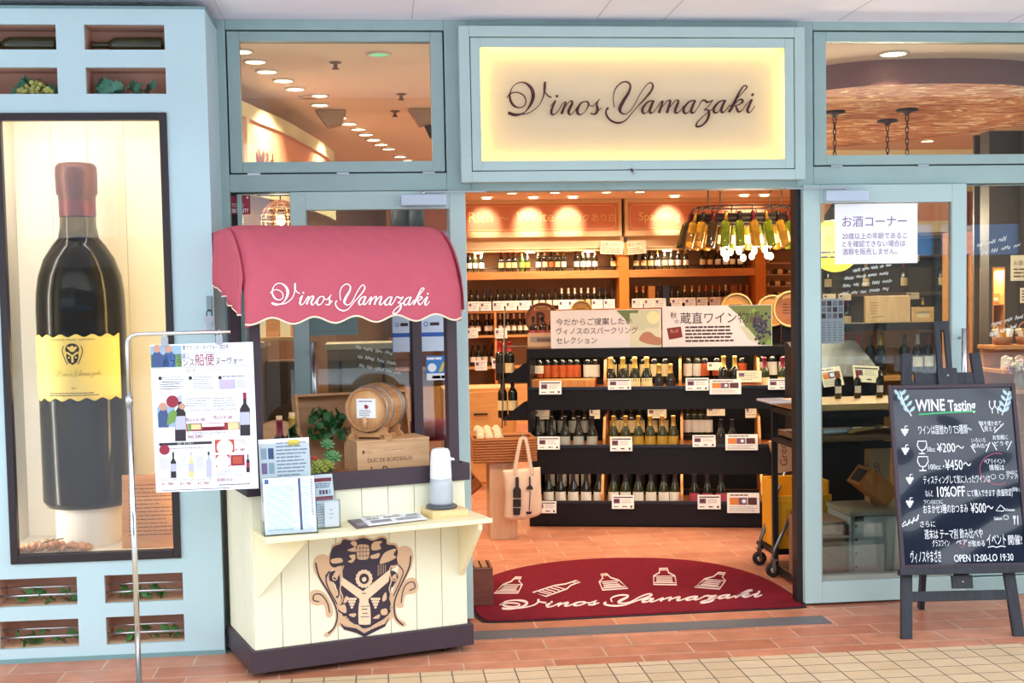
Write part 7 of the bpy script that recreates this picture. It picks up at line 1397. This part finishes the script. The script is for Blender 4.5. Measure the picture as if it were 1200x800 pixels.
q0, q1 = at(1016, 522, .62), at(1037, 556, .62); t = thing('paper_bag', 'tan paper bag with dark red script standing behind the tipped wooden box', 'bag', (q0.x, .58, zt + .001)); w, h_ = (q1.x - q0.x) * 1.15, q0.z - zt; mb = MB(); mb.prism([(0, 0), (w, 0), (w, h_), (0, h_ * .97)], 0, .08, 'y'); mb.build('bag', mat('kraft_tan', (206, 168, 128), .7), t, bevel=.003); a = Art(); a.text(w * .65, h_ * .25, w * .5, 'Greco', 0, 1, rot=R(100)); a.build('printing', M_RED, t)
q0, q1 = at(908, 524, .95), at(931, 550, .95); t = thing('paper_bag', 'tan paper bag with red script leaning under the console shelf left end', 'bag', (q0.x, .93, q1.z - .02), rot=(0, R(-8), 0)); w, h_ = (q1.x - q0.x) * 1.3, q0.z - q1.z + .06; mb = MB(); mb.prism([(.02, 0), (w, 0), (w, h_), (0, h_ * .97)], 0, .07, 'y'); mb.build('bag', MATS['kraft_tan'], t, bevel=.003); a = Art(); a.text(w * .5, h_ * .2, w * .42, 'Greco', 0, 1, rot=R(86)); a.build('printing', M_RED, t); BAGZ = q1.z - .02
q0 = at(905, 563, .9); zt2 = q0.z; t = thing('yellow_crate', 'bright yellow plastic crate standing on the folding trolley', 'crate', (q0.x, .82, .135)); w, h_ = .32, zt2 - .135
mb = MB(); mb.box(0, w, 0, .014, 0, h_ * .78); mb.box(0, .014, .014, .27, 0, h_); mb.box(w - .014, w, .014, .27, 0, h_); mb.box(0, w, .27, .284, 0, h_); mb.box(.014, w - .014, .014, .27, 0, .012); mb.box(-.008, w + .008, -.008, .0, h_ * .70, h_ * .80); mb.build('crate', mat('crate_yellow', (232, 164, 24), .45), t, bevel=.003); mb = MB(); mb.box(.05, .2, -.004, 0, h_ * .2, h_ * .6); mb.build('label', mat('crate_mark', (206, 140, 20), .5), t)
t = thing('folding_trolley', 'folding trolley with steel tube handles and black casters beside the doormat', 'trolley', (1.80, .80, 0)); p_a, p_b = fl(890, 662), fl(906, 676)
mb = MB(); mb.box(.0, .42, .0, .34, .105, .128); mb.build('deck', M_NAVY, t, bevel=.004)
for (p, top_) in ((p_a, at(931, 520, 1.15)), (p_b, at(934, 590, .78))):
    l = p - Vector((1.80, .80, 0)); q = top_ - Vector((1.80, .80, 0)); mb = MB(); mb.tube([(l.x, l.y, .10), (l.x + .01, l.y, .16), (q.x, q.y, q.z)], .011, 8); mb.build('handle_tube', mat('trolley_steel', (110, 116, 124), .35, metal=.8), t)
for k, p in enumerate((p_a, p_b)):
    l = p - Vector((1.80, .80, 0)); mb = MB(); mb.M = Matrix.Translation((l.x, l.y, .042)) @ Matrix.Rotation(R(90), 4, 'X') ; mb.lathe([(0, -.012), (.03, -.012), (.041, -.010), (.042, 0), (.041, .010), (.03, .012), (0, .012)], 24); cw = mb.build('caster', M_RUB, t); mb = MB(); mb.M = Matrix.Translation((l.x, l.y, .042)) @ Matrix.Rotation(R(90), 4, 'X'); mb.lathe([(0, -.015), (.016, -.014), (.018, .014), (0, .015)], 14); mb.build('hub', M_STEEL, cw)
    mb = MB(); mb.bar((l.x, l.y - .018, .042), (l.x, l.y - .014, .105), .02, .004); mb.bar((l.x, l.y + .018, .042), (l.x, l.y + .014, .105), .02, .004); mb.box(l.x - .02, l.x + .02, l.y - .02, l.y + .02, .096, .106); mb.build('fork', M_STEEL, t)
# ------------------------------------------------------------------ far right: dark partition with niche, gift shelf, flowers
x0 = at(1159, 300, 1.3).x; n0, n1 = at(1163, 313, 1.3), at(1177, 430, 1.3)
mb = MB(); panel_with_holes(mb, x0, 6.3, 0, 2.6, [(n0.x, n1.x, n1.z, n0.z)], 1.3, 1.42); mb.box(x0, 6.3, 1.5, 1.52, 0, 2.6)
struct(mb.build('wall_partition', mat('partition_dark', (70, 60, 52), .6, noise=.05)), 'dark brown partition wall at the far right of the shop', 'wall')
t = thing('wall_niche', 'narrow lit wooden display niche in the dark partition', 'niche', (n0.x, 1.3, n1.z)); w, h_ = n1.x - n0.x, n0.z - n1.z; mb = MB(); mb.box(0, w, .16, .17, 0, h_); mb.box(-.0, .006, -.006, .16, 0, h_); mb.box(w - .006, w, -.006, .16, 0, h_); mb.box(.006, w - .006, -.006, .16, 0, .012); mb.box(.006, w - .006, -.006, .16, h_ - .012, h_); mb.build('lining', M_OAK, t)
for z in (.33, .62): mb = MB(); mb.box(.006, w - .006, .0, .16, h_ * z, h_ * z + .008); mb.build('shelf', M_OAK, t)
light_area(t, (w / 2, .06, h_ - .02), w * .6, .08, 3)
for k, (fz, m, s_) in enumerate(((.02, 'niche_cup', .04), (.34, 'niche_cards', .035), (.63, 'niche_box', .04))): o = thing(('gift_tin', 'gift_card', 'gift_packet')[k], ('small tan tin at the foot of the lit niche', 'white card standing on the lower shelf of the lit niche', 'small packet on the upper shelf of the lit niche')[k], ('tin', 'card', 'packet')[k], (n0.x + w / 2, 1.38, n1.z + h_ * fz + .010)); mb = MB(); mb.box(-s_, s_, -.02, .02, 0, s_ * (2.2, 1.2, 1.6)[k]); mb.build('body', mat(m, ((190, 160, 120), (236, 226, 206), (214, 150, 90))[k], .6), o, bevel=.004); mb = MB(); mb.box(-s_ * .7, s_ * .7, -.0215, -.02, s_ * .3, s_ * .8); mb.build('print', M_CREAM, o)
p0, p1 = at(1185, 299, .9), at(1212, 329, .9); t = thing('alcohol_notice', 'small cream alcohol notice on the dark partition, right edge', 'notice', (at(1185, 299, 1.29).x, 1.294, at(1185, 329, 1.29).z)); w = at(1225, 299, 1.29).x - at(1185, 299, 1.29).x; h_ = at(1185, 299, 1.29).z - at(1185, 329, 1.29).z; mb = MB(); mb.box(0, w, 0, .003, 0, h_); mb.build('sheet', M_CREAM, t); a = Art(); a.text(w * .08, h_ * .62, h_ * .2, 'お酒コーナー', 0, 1, width=w * .84, bold=.01); a.fine(w * .08, h_ * .1, w * .9, h_ * .52, 3, 0, 1, .4); a.build('printing', MATS['brown_ink'], t)
q = at(1196, 335, 1.29); t = thing('price_notice', 'small cream notice below the alcohol notice on the partition', 'notice', (q.x, 1.294, at(1196, 355, 1.29).z)); mb = MB(); mb.box(0, .12, 0, .003, 0, .095); mb.build('sheet', M_CREAM, t); a = Art(); a.fine(.01, .01, .11, .085, 4, 0, 1, .4); a.build('printing', M_RED, t)
x0 = at(1184, 400, .85).x; t = thing('gift_shelf', 'orange wooden stepped gift shelf before the dark partition', 'shelf', (x0, .85, 0)); z1, z2, z3 = at(1190, 406, .85).z, at(1190, 434, .85).z, at(1190, 458, .75).z
for z, y in ((z1, .18), (z2, .08), (z3, -.04)): mb = MB(); mb.box(0, .9, y, .42, z - .025, z); mb.build('shelf', M_OAK, t, bevel=.003)
mb = MB(); mb.box(.02, .9, .38, .42, 0, z1); mb.box(.02, .05, .0, .4, 0, z3 - .025); mb.box(.85, .88, .0, .4, 0, z3 - .025); mb.build('carcass', M_OAK, t)
def gift(k, x, y, z): 
    o = thing('gift_basket', 'wicker gift basket of wrapped packets, %s along the gift shelf' % ORD[k], 'basket', (x, y, z), group='gift baskets on the orange shelf'); mb = MB(); mb.lathe([(0, 0), (.05, 0), (.062, .05), (.055, .05), (.05, .01), (0, .01)], 18); mb.build('basket', MATS['wicker'], o); mb = MB(); mb.tube([(.058 * math.cos(a_), 0, .05 + .09 * math.sin(a_)) for a_ in [PI * j / 12 for j in range(13)]], .005, 6); mb.build('handle', MATS['wicker'], o)
    for j in range(3): mb = MB(); mb.M = Matrix.Translation((-.03 + .03 * j, 0, .02)) @ Matrix.Rotation(R(-15 + 15 * j), 4, 'Y'); mb.box(-.014, .014, -.02, .02, 0, .08); mb.build('packet', (M_CREAM, MATS['crate_mark'], M_WHITE)[j], o, bevel=.003)
for k in range(4): gift(k, x0 + .09 + k * .15, 1.12, z1)
for k in range(9):
    o = thing('gift_packet', 'pale wrapped packet with a card, %s along the lower gift shelf' % ORD[k], 'packet', (x0 + .05 + k * .085, 1.0, z2), R(-12), group='packets on the lower gift shelf'); mb = MB(); mb.prism([(-.03, 0), (.03, 0), (.026, .07), (.0, .085), (-.026, .07)], -.015, .015, 'y'); mb.build('wrap', (M_CREAM, mat('wrap_tan', (206, 170, 130), .6), M_WHITE)[k % 3], o, bevel=.004); mb = MB(); mb.box(-.02, .02, -.017, -.0152, .015, .045); mb.build('tag', M_WHITE, o)
q = at(1176, 437, .72); t = thing('flower_vase', 'small bouquet of lilac and cream flowers on the gift shelf edge', 'flowers', (q.x + .01, .74, 0)); zv = z3 - .0
t.location = (max(q.x + .01, x0 + .05), .84, z3); mb = MB(); mb.lathe([(0, 0), (.026, 0), (.03, .05), (.022, .085), (.028, .10), (.024, .1), (.018, .085), (0, .08)], 18); mb.build('vase', mat('vase_glass', (214, 206, 190), .1, trans=.5), t)
for k in range(9):
    rnd = random.Random(k); c = Vector((rnd.uniform(-.055, .055), rnd.uniform(-.03, .03), .14 + rnd.uniform(-.03, .035))); mb = MB(); mb.tube([(0, 0, .05), c], .002, 5)
    for j in range(16): mb.ball(c + Vector((rnd.gauss(0, .014), rnd.gauss(0, .014), rnd.gauss(0, .012))), .010, 6, 1)
    mb.build('flower', [M_STEM, (mat('lilac', (176, 140, 190), .6), mat('cream_petal', (240, 232, 206), .6), mat('pink_petal', (222, 170, 190), .6))[k % 3]], t)
q0, q1 = at(1134, 224, 3.2), at(1153, 264, 3.2); t = thing('wall_picture', 'reddish brown leather picture in a gilt frame high behind the right side window', 'picture', (q0.x, 3.2, q1.z)); w, h_ = q1.x - q0.x, q0.z - q1.z
mb = MB(); mb.box(-.04, 0, 0, .05, -.04, h_ + .04); mb.box(w, w + .04, 0, .05, -.04, h_ + .04); mb.box(0, w, 0, .05, -.04, 0); mb.box(0, w, 0, .05, h_, h_ + .04); mb.build('frame', mat('gilt', (190, 160, 96), .4, metal=.4, noise=.2), t, bevel=.006); mb = MB(); mb.box(0, w, .02, .04, 0, h_); mb.build('leather', mat('red_leather', (128, 58, 40), .4, bump=.6, bscale=30, noise=.3, nscale=12), t); 
t2 = thing('wooden_portal', 'orange wooden portal under the gilt picture behind the right side window', 'portal', (q0.x - .1, 3.18, 0)); mb = MB(); mb.box(0, w + .2, 0, .25, q1.z - .22, q1.z - .045); mb.box(w * .9, w + .2, 0, .25, 0, q1.z - .22); mb.box(0, .06, 0, .25, 0, q1.z - .22); mb.build('frame', M_OAK, t2, bevel=.004)
t = thing('potted_plant', 'dark leafy potted plant behind the right side window, beside the door edge', 'plant', (at(1143, 430, 1.0).x - .05, 1.0, 0)); mb = MB(); mb.lathe([(0, 0), (.10, 0), (.13, .26), (.115, .26), (.1, .24), (0, .24)], 22); mb.build('pot', mat('dark_pot', (54, 48, 44), .5), t); mb = MB(); rnd = random.Random(9)
for k in range(60): c = Vector((max(-.12, min(.1, rnd.gauss(-.02, .06))), max(-.12, min(.12, rnd.gauss(0, .06))), rnd.uniform(.3, 1.05))); add_leaf(mb, c, .09, Euler((R(60) + rnd.uniform(-.8, .8), rnd.uniform(-.8, .8), rnd.uniform(0, 6.28)), 'XYZ'))
mb.build('leaves', M_LEAFD, t); mb = MB()
for k in range(5): mb.tube([(rnd.gauss(0, .03), rnd.gauss(0, .03), .24), (rnd.gauss(0, .07), rnd.gauss(0, .05), .95)], .006, 6)
mb.build('stem', M_STEM, t)

# ------------------------------------------------------------------ behind the left door and awning
t = thing('wooden_cabinet', 'brown wooden cabinet back with pale edges behind the left door glass', 'cabinet', (-.72, .55, 0)); mb = MB(); mb.box(0, .36, 0, .4, 0, 1.36); mb.build('body', wood('mid_brown_panel', (128, 98, 74), (146, 114, 88), .55, 3, (5, 5, 1)), t, bevel=.004); mb = MB(); mb.box(-.012, .372, -.012, .412, 1.36, 1.39); mb.build('top', mat('pale_edge', (186, 168, 146), .5), t); mb = MB(); mb.box(.06, .075, -.004, 0, .05, 1.3); mb.box(.29, .305, -.004, 0, .05, 1.3); mb.build('seam', M_DARK, t)
t = thing('wooden_cabinet', 'tall brown cabinet side behind the left side window and cart post', 'cabinet', (-1.42, .50, 0)); mb = MB(); mb.box(0, .36, 0, .45, 0, 1.38); mb.build('body', MATS['mid_brown_panel'], t, bevel=.004); mb = MB(); mb.box(-.01, .37, -.01, .46, 1.38, 1.41); mb.build('top', MATS['pale_edge'], t); mb = MB(); mb.box(.37, .56, .1, .4, 0, 1.30); mb.build('side_leaf', mat('deep_brown_panel', (84, 60, 44), .5), t)
q = at(283, 382, .9); t = thing('brochure_rack', 'pale wooden rack of upright cards above the tall brown cabinet', 'rack', (-1.40, .62, 1.411)); mb = MB(); mb.box(0, .5, 0, .2, 0, .02); mb.box(0, .5, .18, .2, .02, .16); mb.build('stand', M_TOPW, t)
for k in range(7): mb = MB(); mb.M = Matrix.Translation((.03 + k * .066, .06, .02)) @ Matrix.Rotation(R(-12), 4, 'X'); mb.box(0, .055, 0, .006, 0, .13); mb.build('card', (M_CREAM, MATS['orange_board'])[k % 2], t)
q0, q1 = at(325, 372, .03), at(420, 392, .03); t = thing('door_sign', 'pale blue board sign hung inside the left door under the awning hem', 'sign', (q0.x, .028, q1.z)); w, h_ = q1.x - q0.x, .16; mb = MB(); mb.box(.09, w, 0, .006, 0, h_); mb.build('board', mat('pale_blue_board', (176, 206, 206), .5), t); a = Art(); a.line([(w * .8, h_ * .3), (w * .83, h_ * .5), (w * .86, h_ * .3)], .004, 0, 1); a.line([(w * .28, h_ * .12), (w * .98, h_ * .12)], .003, 0, 1); a.build('print', mat('pale_grey_print', (150, 170, 170), .6), t)
q = at(329, 252, 1.2); t = thing('basket_pendant', 'round woven basket pendant lamp behind the left side window', 'pendant lamp', (q.x, 1.2, q.z - .03)); mb = MB()
for k in range(9): a_ = PI * (k + .5) / 9; mb.tube([(.115 * math.sin(a_) * math.cos(b_), .115 * math.sin(a_) * math.sin(b_), .115 * math.cos(a_)) for b_ in [2 * PI * j / 20 for j in range(20)]], .004, 5, closed=True)
for k in range(10): b_ = 2 * PI * k / 10; mb.tube([(.115 * math.sin(a_) * math.cos(b_), .115 * math.sin(a_) * math.sin(b_), .115 * math.cos(a_)) for a_ in [PI * j / 14 for j in range(15)]], .004, 5)
mb.build('shade', mat('basket_brown', (120, 70, 36), .6), t); mb = MB(); mb.tube([(0, 0, .11), (0, 0, 2.27 - q.z + .03)], .004, 5); mb.build('cord', M_BLACK, t); mb = MB(); mb.ball((0, 0, 0), .03, 10); mb.build('bulb', M_LAMP, t); ld = bpy.data.lights.new('pendant_lamp', 'POINT'); ld.energy = 25; ld.color = WARM; ld.shadow_soft_size = .03; lo = bpy.data.objects.new('pendant_lamp', ld); C.objects.link(lo); lo.parent = t; lo.location = (0, 0, -.05)
for k, px in enumerate((468, 487)): q = at(px, 249, 1.5); t = thing('lamp_pendant', ('left of two dark pendant shades behind the top of the left door', 'right of two dark pendant shades behind the top of the left door')[k], 'pendant lamp', (q.x, 1.5, q.z)); mb = MB(); mb.lathe([(.012, .12), (.03, .11), (.05, .02), (.056, -.10), (.05, -.10), (.045, .02), (.0, .09)], 18); mb.build('shade', mat('slate_shade', (70, 72, 84), .5), t); mb = MB(); mb.tube([(0, 0, .1), (0, 0, 2.27 - q.z)], .005, 5); mb.build('rod', M_BLACK, t)
t = thing('hanging_rail', 'black rail on two brackets carrying the pendants inside the left door', 'rail', (-1.15, .14, 2.27)); mb = MB(); mb.tube([(0, 1.06, 0), (1.1, 1.06, 0)], .012, 8); mb.tube([(0, 1.36, 0), (1.1, 1.36, 0)], .012, 8); mb.build('rail', M_BLACK, t)
for x in (.03, 1.06): mb = MB(); mb.tube([(x, 0, -.03), (x, .2, 0), (x, 1.38, 0)], .010, 8); mb.build('bracket', M_BLACK, t)
t = thing('round_stool', 'dark red round padded stool behind the left door glass', 'stool', (at(510, 505, .6).x - .02, .62, 0)); zt = at(510, 492, .6).z; mb = MB(); mb.lathe([(0, zt - .10), (.15, zt - .10), (.17, zt - .07), (.165, zt - .02), (.10, zt), (0, zt)], 28); mb.build('seat', mat('stool_red', (130, 30, 50), .5), t)
for k in range(4): a_ = PI / 4 + k * PI / 2; mb = MB(); mb.tube([(.12 * math.cos(a_), .12 * math.sin(a_), zt - .1), (.16 * math.cos(a_), .16 * math.sin(a_), 0)], .013, 8); mb.build('leg', M_BLACK, t)
mb = MB(); mb.tube([(.14 * math.cos(a_), .14 * math.sin(a_), .3) for a_ in [2 * PI * j / 24 for j in range(24)]], .008, 6, closed=True); mb.build('foot_ring', M_BLACK, t)
# curved header seen through the left transom
qa = [at(x, y, 0) for x, y in ((0, 0),)]
arc = [((270, 118), 1.6), ((285, 125), 1.8), ((303, 133), 2.1), ((330, 145), 2.55), ((356, 159), 3.2), ((378, 172), 3.9), ((389, 182), 4.45)]
pts3 = [hit(px, py, (0, Y, 0), Vector((0, 1, 0))) for (px, py), Y in arc]
pl_ = catmull([(p.x, p.y, 0) for p in pts3], 5); zt = 2.86
t = thing('header_sign', 'curved salmon header sign reading Mild seen through the left transom window', 'header sign', (0, 0, 0))
def band(mb, z0, z1, off, thick, i0=0, i1=None, m=0):
    P_ = pl_[i0:i1]; vs = []
    for i, p in enumerate(P_):
        tt = (P_[min(i + 1, len(P_) - 1)] - P_[max(i - 1, 0)]).normalized(); nrm = Vector((tt.y, -tt.x, 0))
        for o_ in (off, off - thick): vs += [(p.x + nrm.x * o_, p.y + nrm.y * o_, z0), (p.x + nrm.x * o_, p.y + nrm.y * o_, z1)]
    k = len(P_); mb.add(vs, [(4 * i + a_, 4 * i + b_, 4 * (i + 1) + b_, 4 * (i + 1) + a_) for i in range(k - 1) for a_, b_ in ((0, 1), (1, 3), (3, 2), (2, 0))] + [(0, 1, 3, 2), (4 * k - 4, 4 * k - 3, 4 * k - 1, 4 * k - 2)], m, False)
mb = MB(); band(mb, zt - .09, zt, .02, .14); band(mb, 2.30, 2.36, .02, .14); band(mb, 2.36, zt - .09, .02, .14, 0, 2); band(mb, 2.36, zt - .09, .02, .14, 5, 7); band(mb, 2.36, zt - .09, .02, .14, len(pl_) - 2); mb.build('frame', mat('header_sage', (206, 196, 160), .5), t)
mb = MB(); band(mb, 2.36, zt - .09, .0, .04); mb.build('panel', M_SALMON, t)
mb = MB(); band(mb, 0, 2.30, -.01, .12); mb.build('shelf_wall', M_BRNW, t)
i0_ = 9; P_ = pl_; 
for (idx, tx, s_) in ((9, 'Mild', .20), (17, 'Red', .20)):
    p = P_[idx]; tt = (P_[idx + 1] - P_[idx - 1]).normalized(); M = Matrix.Translation((p.x + tt.y * .012, p.y - tt.x * .012, 2.47)) @ Matrix.Rotation(math.atan2(tt.y, tt.x), 4, 'Z'); a = Art(); a.text(0, 0, s_, tx, 0, 1, bold=.01); l_ = a.build('lettering', mat('dark_brown_letter', (96, 50, 34), .5), t); l_.matrix_local = M
p = P_[14]; tt = (P_[15] - P_[13]).normalized(); nrm = Vector((tt.y, -tt.x, 0)); downlight('ceiling_downlight', 'warm downlight washing the curved header behind the left transom', p.x + nrm.x * .3, p.y + nrm.y * .3, r=.05, power=HDR * .8, size=60, aim=(p.x, p.y, 2.5), group=None)

# ------------------------------------------------------------------ the street the shopfront faces (seen in the glass)
def street_block(name, x0, x1, z1, m, bands, label):
    mb = MB(); mb.box(x0, x1, -27, -26, 0, z1); k = 1; ms = [m]
    for (za, zb, mm) in bands: mb.box(x0, x1, -26, -25.9, za, zb, k); ms.append(mm); k += 1
    for i in range(int((x1 - x0) / 2.4)): mb.box(x0 + .3 + i * 2.4, x0 + .45 + i * 2.4, -25.9, -25.8, 0, z1, 0)
    struct(mb.build(name, ms), label, 'building')
DKW = mat('street_dark', (84, 82, 84), .7); PALE = mat('street_pale_band', (214, 226, 240), .6); BLUEB = mat('street_blue_band', (110, 170, 230), .6); MIDW = mat('street_mid', (130, 130, 134), .7)
street_block('wall_street', -26, -3, 9.5, MIDW, ((3.3, 5.6, PALE), (.2, 2.6, DKW)), 'pale fronted building across the street, seen only in the glass')
street_block('wall_street_2', -3, 26, 8.5, DKW, ((2.6, 3.4, BLUEB), (.2, 2.3, mat('street_brown', (110, 92, 80), .7))), 'dark building with a blue band across the street, seen only in the glass')
